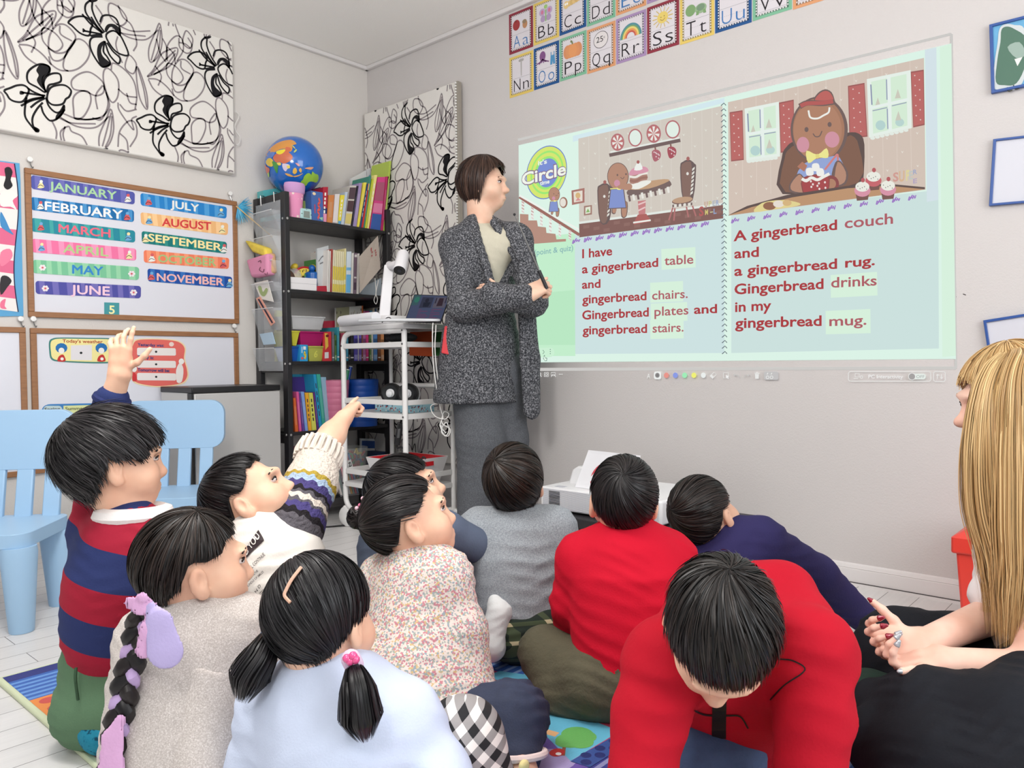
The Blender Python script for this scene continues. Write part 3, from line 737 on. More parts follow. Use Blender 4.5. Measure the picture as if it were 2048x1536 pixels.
# first picture: wallpaper, floor, shelf with plates
def pic(q, bg, stripe, dots):
 cv.fill(q, bg)
 for k in range(1, 14):
  u = k/14; cv.stroke([bil(q, u, 0), bil(q, u, .86)], 1.0, stripe, smooth=0, up=False)
 for k in range(13):
  for j in range(7):
   if (k+j) % 2 == 0:
    c = bil(q, (k+.5)/13, .06+j*.125); cv.fill([(c[0]-3, c[1]-2), (c[0], c[1]+3), (c[0]+3, c[1]-3), (c[0]+.5, c[1])], dots, up=False)
 cv.up()
q1 = [(1158, 277.8), (1446, 212), (1447.5, 437), (1160, 474.4)]
pic(q1, (208, 200, 190), (218, 212, 203), (226, 228, 218))
cv.fill([(1159.5, 447), (1447, 409), (1447.5, 437), (1160, 475)], (122, 84, 80)); cv.stroke([(1159.5, 446), (1300, 428), (1447, 408)], 4.5, (228, 236, 230), smooth=3)
for k in range(14): a = bil([(1162, 452), (1446, 414), (1446, 434), (1162, 472)], (k+.3)/14, .3*(k % 3)); cv.fill([a, (a[0]+12, a[1]-1.6), (a[0]+12, a[1]+5), (a[0], a[1]+6.6)], (134, 96, 90), up=False)
cv.up()
cv.stroke([(1220, 311), (1362, 281)], 7, (104, 84, 84), smooth=0)
cv.stroke([(1222, 305), (1360, 276)], 3.5, (230, 236, 230), smooth=0)
for (x, y, w, h, sp) in ((1236.5, 285, 13.5, 17.5, 1), (1272, 276, 14, 18, 0), (1309, 268, 14.5, 18.5, 1), (1347, 259.5, 15, 18.5, 0)):
 cv.ell(x, y, w, h, (176, 102, 108)); cv.ell(x, y, w*.82, h*.84, (186, 104, 104) if sp else (226, 240, 232))
 if sp:
  for k in range(7): an = k*2*math.pi/7; cv.fill([(x, y), (x+w*.8*math.cos(an), y+h*.8*math.sin(an)), (x+w*.8*math.cos(an+.45), y+h*.8*math.sin(an+.45))], (236, 236, 230), up=False)
  cv.up()
for x, y, c in ((1314, 309, (168, 92, 104)), (1345, 303, (160, 70, 82))):
 cv.stroke([(x-2, y-14), (x-1, y-6)], 3, dk, smooth=0); cv.fill([(x-8, y-6), (x+2, y-9), (x+9, y-3), (x+8, y+8), (x-2, y+15), (x-7, y+8)], c, smooth=3)
 for k in range(7): cv.ell(x-4+(k*5) % 11, y-4+(k*3) % 14, 1.2, 1.4, (236, 220, 222), n=8, up=False)
 cv.up()
# chairs
def bchair(x, y, s, left):
 dkb, sd = (124, 96, 88), (96, 80, 80)
 cv.fill([(x-14*s, y-40*s), (x-8*s, y-52*s), (x+4*s, y-56*s), (x+15*s, y-48*s), (x+18*s, y-38*s), (x+12*s, y+22*s), (x-8*s, y+26*s)], sd, smooth=3)
 cv.fill([(x-12*s, y-38*s), (x-7*s, y-49*s), (x+3*s, y-52*s), (x+9*s, y-44*s), (x+7*s, y+20*s), (x-7*s, y+23*s)], dkb, smooth=3)
 for k in range(7): cv.fill([(x+(10.5+.6*k)*s-1.2*k*s, y-38*s+k*8*s), (x+15.5*s-.6*k*s, y-42*s+k*8*s), (x+15*s-.6*k*s, y-37*s+k*8*s), (x+10*s-.6*k*s, y-33*s+k*8*s)], (226, 224, 216), up=False)
 cv.up(); cv.ell(x+2*s, y-58*s, 3.4*s, 4*s, (160, 92, 90), n=12); cv.ell(x+1*s, y-28*s, 2.6*s, 3.2*s, (228, 226, 220), n=10)
bchair(1376, 376, 1.0, False); bchair(1210, 420, .95, True)
cv.ell(1367, 402, 21, 7, (120, 92, 86), shear=-.12); cv.ell(1367, 400.5, 20, 6, (186, 148, 120), shear=-.12)
for k in range(9): cv.fill([(1347+k*4.6, 410-k*.5), (1350+k*4.6, 409.5-k*.5), (1350+k*4.6, 415-k*.5), (1347+k*4.6, 415.5-k*.5)], (232, 230, 224) if k % 2 else (104, 86, 86), up=False)
for x0, x1_, y0, y1_ in ((1348, 1340, 416, 441), (1352, 1350, 417, 442), (1375, 1379, 414, 435), (1387, 1394, 412, 433)): cv.stroke([(x0, y0), (x1_, y1_)], 3, (172, 104, 104), smooth=0, up=False)
cv.up()
# table and cake
cv.fill([(1258, 381), (1290, 367), (1330, 360), (1342, 363), (1342, 374), (1300, 386), (1262, 392)], (110, 90, 88), smooth=3); cv.fill([(1260, 379), (1292, 365), (1330, 359), (1340, 363), (1300, 378)], (190, 152, 118), smooth=3)
for k in range(10): x = 1258+k*8.6; y = 392-k*1.9; cv.fill([(x, y), (x+4.4, y-1), (x+6.5, y+11), (x+2.4, y+12)], (234, 232, 226) if k % 2 else (108, 88, 88), up=False)
cv.up(); cv.fill([(1278, 403), (1294, 401), (1293, 428), (1280, 430)], (196, 120, 124)); cv.stroke([(1279, 410), (1294, 404)], 3, (232, 196, 196), smooth=0); cv.stroke([(1279, 422), (1293, 415)], 3, (232, 196, 196), smooth=0)
cv.fill([(1270, 446), (1278, 430), (1295, 428), (1303, 440), (1302, 444), (1270, 450)], (168, 88, 86)); cv.stroke([(1269, 446), (1304, 441)], 3.4, (238, 240, 234), smooth=0)
cv.fill([(1262, 346), (1297, 337), (1297, 367), (1263, 375)], (168, 122, 110))
for k, c in enumerate(((206, 140, 156), (236, 232, 224), (150, 104, 92), (232, 228, 220))): cv.stroke([(1262, 346+k*8), (1274, 347+k*8), (1286, 341+k*8), (1298, 339+k*8)], 4.5, c, smooth=4)
cv.fill([(1262, 345), (1272, 336), (1290, 334), (1298, 338), (1297, 345), (1264, 352)], (214, 146, 168), smooth=3); cv.fill([(1271, 341), (1280, 324), (1288, 339)], (240, 244, 240), smooth=3); cv.ell(1279, 325, 3, 3.6, (160, 84, 84), n=12)
cv.fill([(1262, 377), (1280, 379), (1303, 367), (1300, 362), (1262, 371)], (238, 240, 234), smooth=3)
# a plain biscuit figure by the table
sk, ol_ = (178, 130, 108), (104, 84, 82)
def biscuit(x, y, s):
 cv.fill([(x-10*s, y+36*s), (x-2*s, y+36*s), (x-6*s, y+60*s), (x-15*s, y+58*s)], ol_, smooth=3); cv.fill([(x+8*s, y+36*s), (x+22*s, y+34*s), (x+20*s, y+66*s), (x+8*s, y+68*s)], ol_, smooth=3)
 cv.fill([(x-9*s, y+36*s), (x-1*s, y+36*s), (x-6*s, y+58*s), (x-13*s, y+56*s)], sk, smooth=3); cv.fill([(x+9*s, y+36*s), (x+20*s, y+34*s), (x+19*s, y+64*s), (x+10*s, y+66*s)], sk, smooth=3)
 cv.ell(x, y-26*s, 25*s, 32*s, ol_, n=30); cv.ell(x, y-26*s, 23.5*s, 30.5*s, sk, n=30)
 cv.fill([(x-18*s, y+4*s), (x+14*s, y+2*s), (x+20*s, y+48*s), (x-24*s, y+50*s)], ol_); cv.fill([(x-16*s, y+5*s), (x+12*s, y+3*s), (x+18*s, y+46*s), (x-21*s, y+48*s)], (122, 142, 206))
 cv.stroke([(x-18*s, y+3*s), (x+14*s, y+1*s)], 2.4*s, (232, 228, 130), smooth=0)
 cv.ell(x+3*s, y+2*s, 6*s, 3.6*s, (236, 232, 136), n=12)
 cv.ell(x-2*s, y-10*s, 7*s, 8*s, (204, 140, 164), n=16); cv.ell(x-1*s, y-29*s, 1.9*s, 2.6*s, ol_, n=10); cv.ell(x+19*s, y-31*s, 1.9*s, 2.6*s, ol_, n=10); cv.stroke([(x+6*s, y-24*s), (x+11*s, y-20*s), (x+15*s, y-25*s)], 1.4*s, ol_)
biscuit(1239, 376, .86)
cv.fill([(1240, 378), (1262, 381), (1268, 374), (1262, 368), (1240, 372)], sk, smooth=3)
biscuit(1112, 402, .46)
cv.ell(1131, 406, 8, 11, (150, 100, 86), n=18); cv.ell(1130, 406, 6, 8.5, (232, 226, 216), n=18)
# framed pictures on the page
cv.fill([(1147, 382), (1173, 377), (1173, 406), (1148, 411)], (164, 108, 100)); cv.fill([(1151, 385), (1169, 382), (1169, 403), (1152, 406)], (230, 222, 208)); cv.ell(1160, 392, 5, 6, (214, 176, 120), n=14); cv.fill([(1155, 403), (1160, 396), (1166, 402)], (214, 140, 140))
cv.fill([(1172, 413), (1188, 411), (1188, 430), (1172, 432)], (156, 116, 106)); cv.fill([(1175, 416), (1185, 414), (1185, 427), (1175, 429)], (228, 234, 214)); cv.fill([(1176, 426), (1180, 418), (1184, 425)], (128, 176, 96))
# small coloured lettering in the picture's corner
for s_, x, y, c in (('S', 1402, 433, (176, 84, 84)), ('U', 1413, 415, (190, 140, 110)), ('P', 1421, 414, (196, 190, 130)), ('E', 1429, 413, (170, 180, 190)), ('R', 1436, 412, (150, 166, 200)), ('M', 1414, 431, (206, 192, 110)), ('-', 1424, 429, (190, 190, 150)), ('L', 1431, 429, (140, 160, 200))):
 cv.text(s_, (x, y), (x+(9 if s_ == 'S' else 6), y-1), 18 if s_ == 'S' else 10, c, bold=0.03)
# second picture
q2 = [(1460, 206.6), (1850.6, 118.7), (1854, 381), (1461.6, 432.8)]
pic(q2, (210, 192, 180), (222, 207, 196), (230, 226, 216))
def window(q):
 cx, cy = bil(q, .5, .5)
 cv.fill([(cx+(p[0]-cx)*1.12, cy+(p[1]-cy)*1.06) for p in q], (230, 243, 235), smooth=0); cv.fill([bil(q, u, v) for u, v in ((.05, .03), (.95, .03), (.95, .97), (.05, .97))], (212, 238, 214))
 cv.ell(*bil(q, .25, .85), 10, 10, (176, 210, 208), n=12); cv.ell(*bil(q, .75, .88), 9, 8, (180, 212, 208), n=12)
 for u, v in ((.2, .42), (.72, .75), (.72, .35)): c = bil(q, u, v); cv.fill([(c[0]-6, c[1]+10), (c[0], c[1]-9), (c[0]+6, c[1]+9)], (202, 200, 186))
 cv.stroke([bil(q, .5, 0), bil(q, .5, 1)], 7, (232, 244, 240), smooth=0); cv.stroke([bil(q, 0, .5), bil(q, 1, .5)], 6, (232, 244, 240), smooth=0)
 cv.stroke([bil(q, .44, .05), bil(q, .44, .42)], 2.2, (140, 150, 180), smooth=0); cv.stroke([bil(q, .06, .56), bil(q, .44, .56)], 1.8, (140, 150, 180), smooth=0); cv.stroke([bil(q, .44, .58), bil(q, .44, .95)], 2.2, (140, 150, 180), smooth=0)
 cv.stroke([bil(q, .56, .55), bil(q, .94, .55)], 1.8, (140, 150, 180), smooth=0); cv.stroke([bil(q, .04, .08), bil(q, .05, .45)], 2.6, (130, 140, 172), smooth=0)
 for k in range(8): cv.ell(*bil(q, (k+.3)/8, 1.05), 5, 3.4, (228, 238, 230), n=10, up=False)
 cv.up()
def shutter(q):
 cv.fill(q, (150, 80, 80)); cx, cy = bil(q, .5, .5); cv.fill([(cx+(p[0]-cx)*.9, cy+(p[1]-cy)*.95) for p in q], (182, 94, 92))
 for k in range(10): cv.ell(*bil(q, (.3, .65)[k % 2], .08+k*.09), 1.4, 1.4, (226, 196, 190), n=8, up=False)
 cv.up()
window([(1497, 222), (1558, 209), (1560, 312), (1500, 320)]); window([(1742, 164), (1820, 147), (1822, 256), (1746, 274)])
shutter([(1464, 227), (1490, 223), (1492.5, 322), (1467, 325)]); shutter([(1562.5, 208), (1592, 202), (1594, 304), (1566, 308)]); shutter([(1700, 175), (1733, 169), (1739, 276), (1703, 280)]); shutter([(1825, 147), (1851, 143), (1853, 253), (1830, 258)])
# sofa back, large biscuit figure, cap, bow, mug
cv.fill([(1570, 390), (1568, 320), (1578, 296), (1600, 284), (1680, 276), (1700, 268), (1722, 270), (1733, 292), (1730, 370), (1720, 376)], (84, 68, 66), smooth=3)
cv.fill([(1576, 386), (1574, 320), (1584, 300), (1606, 290), (1690, 278), (1708, 274), (1722, 296), (1720, 368)], (120, 84, 70), smooth=3)
cv.ell(1643, 262, 57, 66, ol_, n=40); cv.ell(1642, 262, 51.5, 62.5, (160, 112, 88), n=40); cv.ell(1640, 264, 48, 59, (172, 121, 96), n=40)
cv.fill([(1612, 330), (1664, 316), (1684, 318), (1690, 360), (1600, 372)], (140, 160, 214), smooth=3)
cv.fill([(1600, 350), (1584, 370), (1586, 386), (1610, 390), (1625, 384), (1612, 356)], ol_, smooth=3); cv.fill([(1602, 352), (1587, 370), (1589, 383), (1610, 387), (1621, 382), (1610, 358)], sk, smooth=3)
cv.fill([(1680, 322), (1700, 345), (1696, 370), (1672, 374), (1668, 350)], ol_, smooth=3); cv.fill([(1680, 326), (1696, 346), (1693, 367), (1674, 370)], sk, smooth=3)
cv.fill([(1634, 206), (1640, 190), (1655, 182), (1668, 188), (1674, 204), (1673, 212)], ol_, smooth=3); cv.fill([(1636, 206), (1642, 192), (1655, 185), (1666, 190), (1671, 208)], (186, 90, 86), smooth=3)
cv.stroke([(1604, 216), (1620, 209), (1650, 210), (1673, 207)], 11, ol_, smooth=4); cv.stroke([(1606, 215), (1620, 210), (1650, 209), (1671, 206)], 8, (176, 82, 80), smooth=4)
for x, y, rx, ry, c in ((1618, 262, 4, 5, ol_), (1664, 252, 4, 5, ol_), (1611, 292, 12.5, 15.5, (206, 140, 158)), (1669, 282, 14.5, 16, (206, 140, 158))): cv.ell(x, y, rx, ry, c, n=22)
cv.stroke([(1631, 270), (1636, 276), (1644, 275), (1649, 265)], 2.2, ol_, smooth=5)
cv.stroke([(1622, 224), (1626, 238), (1640, 240), (1652, 234), (1662, 228), (1664, 218)], 3.6, (240, 242, 236), smooth=5)
cv.fill([(1618, 304), (1640, 312), (1658, 299), (1661, 318), (1640, 318), (1622, 329)], (238, 232, 140), smooth=3); cv.ell(1640, 315, 4, 4.6, (226, 214, 120), n=12)
cv.ell(1666, 370, 17, 17, (132, 64, 66)); cv.ell(1667, 370, 10, 10, (172, 121, 96))
cv.fill([(1610, 358), (1660, 352), (1662, 385), (1652, 402), (1630, 406), (1614, 396)], (132, 64, 66), smooth=3); cv.fill([(1612, 360), (1659, 354), (1660, 385), (1650, 400), (1631, 403), (1616, 394)], (160, 62, 66), smooth=3)
for k in range(15): cv.ell(1618+(k*13) % 40, 362+(k*9) % 38, 2.0, 2.3, (236, 224, 222), n=9, up=False)
cv.up(); cv.stroke([(1609, 360), (1618, 364), (1628, 358), (1640, 362), (1652, 356), (1664, 350)], 6, (240, 240, 234), smooth=4)
for x, y in ((1625, 347), (1637, 338), (1646, 348)): cv.fill([(x-7, y-7), (x+5, y-8), (x+7, y+5), (x-6, y+6)], (242, 242, 238), smooth=3)
cv.stroke([(1655, 342), (1674, 318), (1680, 312), (1681, 324)], 4, (206, 120, 120), smooth=4); cv.fill([(1600, 336), (1610, 326), (1620, 334), (1614, 346)], (172, 110, 90))
# table, cookies, cupcakes
cv.fill([(1461.6, 432.8), (1500, 414), (1580, 392), (1700, 374), (1780, 370), (1854, 377), (1854, 381)], (84, 68, 66)); cv.fill([(1463, 432.4), (1510, 416), (1590, 397), (1700, 379), (1780, 374), (1853, 381)], (186, 140, 104))
cv.fill([(1514, 426), (1530, 408), (1570, 402), (1604, 408), (1600, 414), (1560, 420)], (226, 210, 140), smooth=3); cv.ell(1545, 414, 13, 8, (140, 92, 70), n=16); cv.ell(1563, 410, 11, 7, (232, 222, 210), n=16); cv.ell(1580, 408, 9, 6, (212, 176, 120), n=16)
for x, y, c in ((1752, 358, (196, 92, 100)), (1730, 378, (214, 140, 164)), (1781, 376, (214, 140, 164))):
 cv.fill([(x-14, y+8), (x+14, y+6), (x+11, y+24), (x-11, y+26)], (112, 76, 72)); cv.ell(x, y+6, 16, 12, c, n=20); cv.ell(x, y-2, 14, 10, (236, 238, 228), n=20); cv.ell(x+1, y-15, 4, 4.6, (176, 82, 88), n=12)
 for k in range(5): cv.ell(x-9+k*4.4, y-3+(k*5) % 7, 1, 1.2, (110, 104, 110), n=6, up=False)
 cv.up()
for s_, x, y, h, w, c in (('S', 1791, 366, 17, 11, (206, 150, 140)), ('U', 1803, 366, 20, 11, (214, 176, 140)), ('P', 1817, 364, 20, 8, (222, 212, 150)), ('E', 1823, 362, 16, 8, (190, 196, 190)), ('R', 1831, 352, 9, 8, (158, 164, 196)), ('E', 1831, 370, 9, 8, (176, 160, 190))): cv.text(s_, (x, y), (x+w, y-1.5), h, c, bold=0.03)
# curly separators
pur = (150, 110, 196)
def squig(a, b_, n):
 rr = random.Random(n)
 for k in range(n):
  c = lerp(a, b_, (k+.35)/n); w = 7.5
  pts = [(c[0]-w, c[1]+5)]
  for j in range(7): pts.append((c[0]-w+2*w*(j+1)/7.0, c[1]+(4 if j % 2 else -4)*rr.uniform(.4, 1)-j*.35))
  cv.stroke(pts, 2.0, pur, smooth=3, up=False); cv.stroke([(c[0]-w+1, c[1]+5), (c[0]+1, c[1]-6)], 2.4, pur, smooth=0, up=False)
 cv.up()
squig((1152, 485), (1432, 449), 12); squig((1466, 445), (1850, 396), 12)
for k in range(46):
 y = 210+k*(703-210)/45.0; x = 1454+k*.045; cv.stroke([(x-5, y+5), (x+1, y), (x+5, y+4.5)], 1.8, (86, 98, 108), smooth=0, up=False)
cv.up()
cv.build('storybook_pictures', slide)
# the words
cv = scv(off=0.0062)
d4 = lambda x, y: (1030+x/4.2667, 420+y/4.2667); d5 = lambda x, y: (1440+x/4.18, 420+y/4.18)
hl = (215, 240, 220)
for f, q in ((d4, ((1255, 335), (1545, 318), (1548, 490), (1258, 512))), (d4, ((1160, 622), (1440, 606), (1442, 780), (1162, 792))), (d4, ((1165, 800), (1475, 785), (1478, 945), (1165, 955))), (d4, ((1160, 940), (1445, 930), (1446, 1095), (1162, 1102))),
             (d5, ((930, 545), (1318, 518), (1322, 715), (932, 735))), (d5, ((888, 845), (1262, 828), (1264, 1030), (890, 1040)))): cv = scv(off=.0062); cv.fill([f(*p) for p in q], hl); cv.build('word_highlight', slide)
R1, R2 = (172, 66, 70), (176, 98, 106)
def words(f, s_, a, b_, h, c, bold=0.025): cv = scv(off=.0075); cv.text(s_, f(*a), f(*b_), h/4.2, c, bold=bold); cv.build('text_line', slide)
for s_, a, b_, h, c in (('I have', (582, 412), (838, 385), 74, R1), ('a gingerbread', (580, 542), (1230, 483), 72, R1), ('table', (1283, 472), (1530, 457), 76, R2), ('and', (580, 672), (738, 662), 70, R1), ('gingerbread', (582, 800), (1130, 768), 72, R1), ('chairs.', (1178, 766), (1482, 750), 74, R2),
  ('Gingerbread', (582, 935), (1150, 907), 74, R1), ('plates', (1198, 905), (1488, 890), 76, R2), ('and', (1535, 886), (1732, 878), 74, R1), ('gingerbread', (585, 1062), (1135, 1047), 72, R1), ('stairs.', (1182, 1046), (1446, 1036), 74, R2)):
 words(d4, s_, a, b_, h, c, .022 if c == R1 else .012)
for s_, a, b_, h, c in (('A gingerbread', (120, 262), (985, 165), 84, R1), ('couch', (1048, 155), (1452, 115), 90, R2), ('and', (127, 406), (332, 390), 82, R1), ('a gingerbread', (127, 552), (985, 490), 84, R1), ('rug.', (1052, 482), (1300, 460), 80, R1),
  ('Gingerbread', (128, 706), (872, 658), 86, R1), ('drinks', (935, 650), (1316, 630), 86, R2), ('in my', (133, 852), (436, 836), 84, R1), ('gingerbread', (133, 987), (856, 967), 86, R1), ('mug.', (920, 970), (1230, 958), 84, R2)):
 words(d5, s_, a, b_, h, c, .022 if c == R1 else .015)
cv = scv(off=.0075); cv.text('Day-3 (point & quiz)', d4(10, 410), d4(505, 345), 11, (140, 184, 184), bold=0.012)
cv.build('text_line', slide)
# page control and the projector's tool row
cv = scv(off=0.0085); gr = (112, 142, 128); wh = (232, 232, 230)
cv.fill(rquad([(1045, 697), (1111, 695), (1111, 714), (1045, 716)], .45, 3.2), (204, 240, 212)); cv.text('39', (1068, 708), (1076.5, 708), 5.5, gr); cv.stroke([(1088, 700), (1091, 704), (1088, 708)], 1.1, gr, smooth=0)
for k in range(3): cv.ell(1103, 699+k*4.2, 1, 1, gr, n=8, up=False)
cv.up(); cv.fill([(1090, 711), (1092, 710), (1093, 715), (1097, 716), (1096, 722), (1092, 722), (1088, 716), (1090, 716)], gr); cv.fill([(1091, 713), (1092, 712), (1093, 716.5), (1096, 717), (1095, 721), (1092, 721), (1090, 717)], (226, 246, 230))
def ring(x, y, r, w, c, n=20): cv.stroke([(x+r*math.cos(2*math.pi*k/n), y+r*math.sin(2*math.pi*k/n)) for k in range(n)], w, c, smooth=0, closed=True)
ring(1081, 748, 3, 1.2, wh); cv.stroke([(1083, 750), (1085.5, 753.5)], 1.4, wh, smooth=0); cv.stroke([(1091, 745), (1099, 745), (1099, 753), (1091, 753)], 1.2, wh, smooth=0, closed=True); ring(1095, 749, 2.2, 1, wh)
cv.stroke([(1105, 745), (1113, 745), (1113, 751), (1105, 751)], 1.2, wh, smooth=0, closed=True); cv.stroke([(1105, 754), (1108, 748), (1112, 750), (1114, 754)], 1.1, wh, smooth=0)
for k in range(3): cv.ell(1121.5+k*2.8, 748.5, 1, 1, wh, n=8, up=False)
cv.build('tool_icon', slide); cv = scv(off=.0085)
cv.up(); cv.text('A', (1296, 757), (1303, 757), 10, wh)
cv.fill(rquad([(1310, 743), (1324.5, 743), (1324.5, 758.5), (1310, 758.5)], .25, 1), (238, 240, 238)); cv.ell(1317, 750.5, 4.6, 5, (150, 148, 148)); cv.ell(1317, 750.5, 3, 3.4, (128, 126, 126))
for x, c in ((1335, (232, 150, 140)), (1353, (140, 156, 228)), (1371.5, (160, 236, 184)), (1390, (240, 240, 120)), (1409, (234, 238, 236))): cv.ell(x, 750.5, 4.9, 5.4, c)
cv.build('tool_icon', slide); cv = scv(off=.0085)
cv.stroke([(1422, 752), (1430, 744.5), (1434.5, 749), (1427, 757)], 1.3, wh, smooth=0, closed=True); cv.fill([(1422, 752), (1425.5, 749), (1430, 754), (1427, 757)], wh)
cv.build('tool_icon', slide); cv = scv(off=.0085)
cv.stroke([(1449, 745.5), (1459, 745.5), (1459, 756), (1449, 756)], 1.1, wh, smooth=0, closed=True); cv.fill([(1454, 750), (1460, 753), (1457.5, 754), (1459.5, 757.5), (1458, 758), (1456.5, 755), (1454.5, 756.5)], (244, 244, 244))
for x, d in ((1475, -1), (1495, 1)): cv.stroke([(x-d*5, 755), (x-d*2, 750), (x+d*4, 750)], 1.4, (198, 196, 194), smooth=3); cv.fill([(x+d*3, 747), (x+d*6.5, 750), (x+d*3, 753)], (198, 196, 194))
cv.fill([(1512, 748), (1520, 748), (1519.4, 757.5), (1512.6, 757.5)], wh); cv.stroke([(1511, 746.6), (1521, 746.6)], 1.4, wh, smooth=0); cv.stroke([(1514.5, 744.8), (1517.5, 744.8)], 1.2, wh, smooth=0)
cv.build('tool_icon', slide); cv = scv(off=.0085)
cv.fill(rquad([(1530, 743), (1558.5, 743), (1558.5, 759.5), (1530, 759.5)], .2, 1.7), (196, 194, 194)); ring(1537, 754.5, 2.8, 1.2, wh); ring(1545, 754.5, 2.8, 1.2, wh); cv.stroke([(1536, 749), (1538, 745.5)], 1.6, wh, smooth=0); cv.stroke([(1544, 749), (1546, 745.5)], 1.6, wh, smooth=0)
def rrect(x0, y0, x1_, y1_): cv.stroke(rquad([(x0, y0), (x1_, y0), (x1_, y1_), (x0, y1_)], .22, (x1_-x0)/(y1_-y0)), 1.2, wh, smooth=0, closed=True)
cv.build('tool_icon', slide); cv = scv(off=.0085)
rrect(1698.5, 743, 1863, 762.5); rrect(1868.5, 743, 1892, 763); cv.text('PC Interactivity', (1738.5, 756.5), (1807.5, 757), 7.2, (240, 240, 240), bold=0.008)
cv.stroke([(1712, 747), (1720, 747), (1720, 754), (1712, 754)], 1.2, wh, smooth=0, closed=True); cv.stroke([(1709, 757), (1718, 757)], 1.3, wh, smooth=0); ring(1724.5, 754, 2.6, 1.1, wh)
cv.fill(rquad([(1820, 747.5), (1853, 747.5), (1853, 758.5), (1820, 758.5)], .45, 3), (230, 238, 232)); cv.text('OFF', (1834, 756), (1850.5, 756), 5.8, (176, 178, 176), bold=.01); cv.ell(1825.5, 753, 7.4, 7.4, wh); cv.ell(1825.5, 753, 6.2, 6.2, (166, 163, 162))
cv.build('tool_icon', slide); cv = scv(off=.0085)
for x, d in ((1876.5, -1), (1884.5, 1)): cv.stroke([(x, 748.5), (x, 757.5)], 1.4, wh, smooth=0); yy = 753+d*4.6; cv.stroke([(x-2.6, yy-d*2.8), (x, yy), (x+2.6, yy-d*2.8)], 1.3, wh, smooth=0)
cv.build('tool_icon', slide)
# ================================================================== small boards at the right of the wall, scuffs
M_BLUEF = mat('blue_plastic_frame', (38, 78, 148), 0.35)
def small_board(name, label, q, fw, surf, cat='whiteboard'):
 t = thing(name, label, cat, RW(*q[3]))
 cx, cy = np.mean(q, axis=0); n = np.array(NR, float); mb = MB()
 inner = [bil(q, u, v) for u, v in ((fw, fw*1.1), (1-fw, fw*1.1), (1-fw, 1-fw*1.1), (fw, 1-fw*1.1))]
 for k in range(4):
  a, b_, c, d = q[k], q[(k+1) % 4], inner[(k+1) % 4], inner[k]
  pts = [RW(*p) for p in (a, b_, c, d)]; mb.hexa([p for p in pts], [p+n*0.014 for p in pts], M_BLUEF)
 mb.build('frame', t, bevel=0.001)
 card_slab(t, 'writing_surface', [bil(q, u, v) for u, v in ((fw*.8, fw*.8), (1-fw*.8, fw*.8), (1-fw*.8, 1-fw*.8), (fw*.8, 1-fw*.8))], RW, NR, surf, 0.008)
 return t
M_SB = mat('small_board_face', (206, 206, 214), 0.25)
t = small_board('picture_board', 'blue framed board with a green bird print at the top right of the wall', [(1980, 52), (2170, 4), (2174, 150), (1984, 189)], .035, paper((106, 168, 206)), 'picture')
cv = Canvas(RW, NR, off=0.009)
cv.fill([(1988, 176), (1990, 130), (1996, 90), (2000, 60), (2012, 50), (2030, 52), (2050, 60), (2060, 120), (2040, 176), (2010, 180)], (200, 206, 206), smooth=4)
cv.fill([(1993, 165), (1996, 120), (2002, 86), (2004, 62), (2014, 55), (2030, 60), (2054, 80), (2052, 130), (2034, 168), (2010, 172)], (84, 116, 100), smooth=4)
cv.fill([(2016, 96), (2040, 86), (2052, 110), (2034, 118)], (150, 170, 160), smooth=3); cv.fill([(2030, 120), (2046, 116), (2036, 134)], (226, 224, 220)); cv.stroke([(2016, 176), (2018, 184), (2026, 182)], 2.5, (70, 70, 60)); cv.stroke([(2028, 172), (2032, 180), (2040, 178)], 2.5, (70, 70, 60))
cv.build('bird_print', t)
small_board('small_whiteboard', 'blue framed small whiteboard in the middle at the right edge of the wall', [(1988, 280), (2180, 258), (2178, 396), (1979.5, 413)], .03, M_SB)
t = small_board('small_whiteboard', 'tilted blue framed small whiteboard above the blonde woman', [(1968, 641), (2150, 612), (2166, 770), (1992, 800)], .03, M_SB)
# ================================================================== bookshelf in the corner
M_BLK = mat('black_lacquer', (34, 33, 36), 0.42, bump=(60, 0.05, 0.001))
M_SCREW = mat('screw_cap', (190, 188, 186), 0.35, 0.6)
SX0, SX1, SYF, SYB = 2.056, 2.672, 3.262, 3.505
SH = [1.487, 1.141, 0.795, 0.454, 0.118]
shelf = thing('bookshelf', 'tall black open bookshelf full of books in the room corner', 'bookshelf', ((SX0+SX1)/2, (SYF+SYB)/2, 0))
SIDES = []
for k, x in enumerate((SX0, SX1)):
 for j, y in enumerate((SYF, SYB)):
  mb = MB(); mb.span((x-0.013, y-0.02, 0), (x+0.013, y+0.02, SH[0]+0.115), M_BLK); po = mb.build('post', shelf, bevel=0.002)
  for z in SH:
   if j == 0:
    mb = MB(); mb.lathe([(0.0001, 0), (0.006, 0.0005), (0.005, 0.002)], M_SCREW, (x-(0.013 if k == 0 else -0.013), y-0.0, z-0.012), 10, axis=(-1 if k == 0 else 1, 0, 0)); mb.lathe([(0.0001, 0), (0.006, 0.0005), (0.005, 0.002)], M_SCREW, (x, y-0.02, z-0.012), 10, axis=(0, -1, 0)); mb.build('screw', po)
 mb = MB(); mb.span((x-0.009, SYF+0.02, SH[0]+0.02), (x+0.009, SYB-0.02, SH[0]+0.115), M_BLK); mb.build('side_panel', shelf, bevel=0.002)
 for z in SH[1:]:
  mb = MB(); mb.span((x-0.008, SYF+0.02, z-0.055), (x+0.008, SYB-0.02, z-0.01), M_BLK); mb.build('side_rail', shelf, bevel=0.001)
for z in SH:
 mb = MB(); mb.span((SX0+0.013, SYF-0.012, z-0.017), (SX1-0.013, SYB+0.012, z), M_BLK); mb.build('shelf_board', shelf, bevel=0.0015)
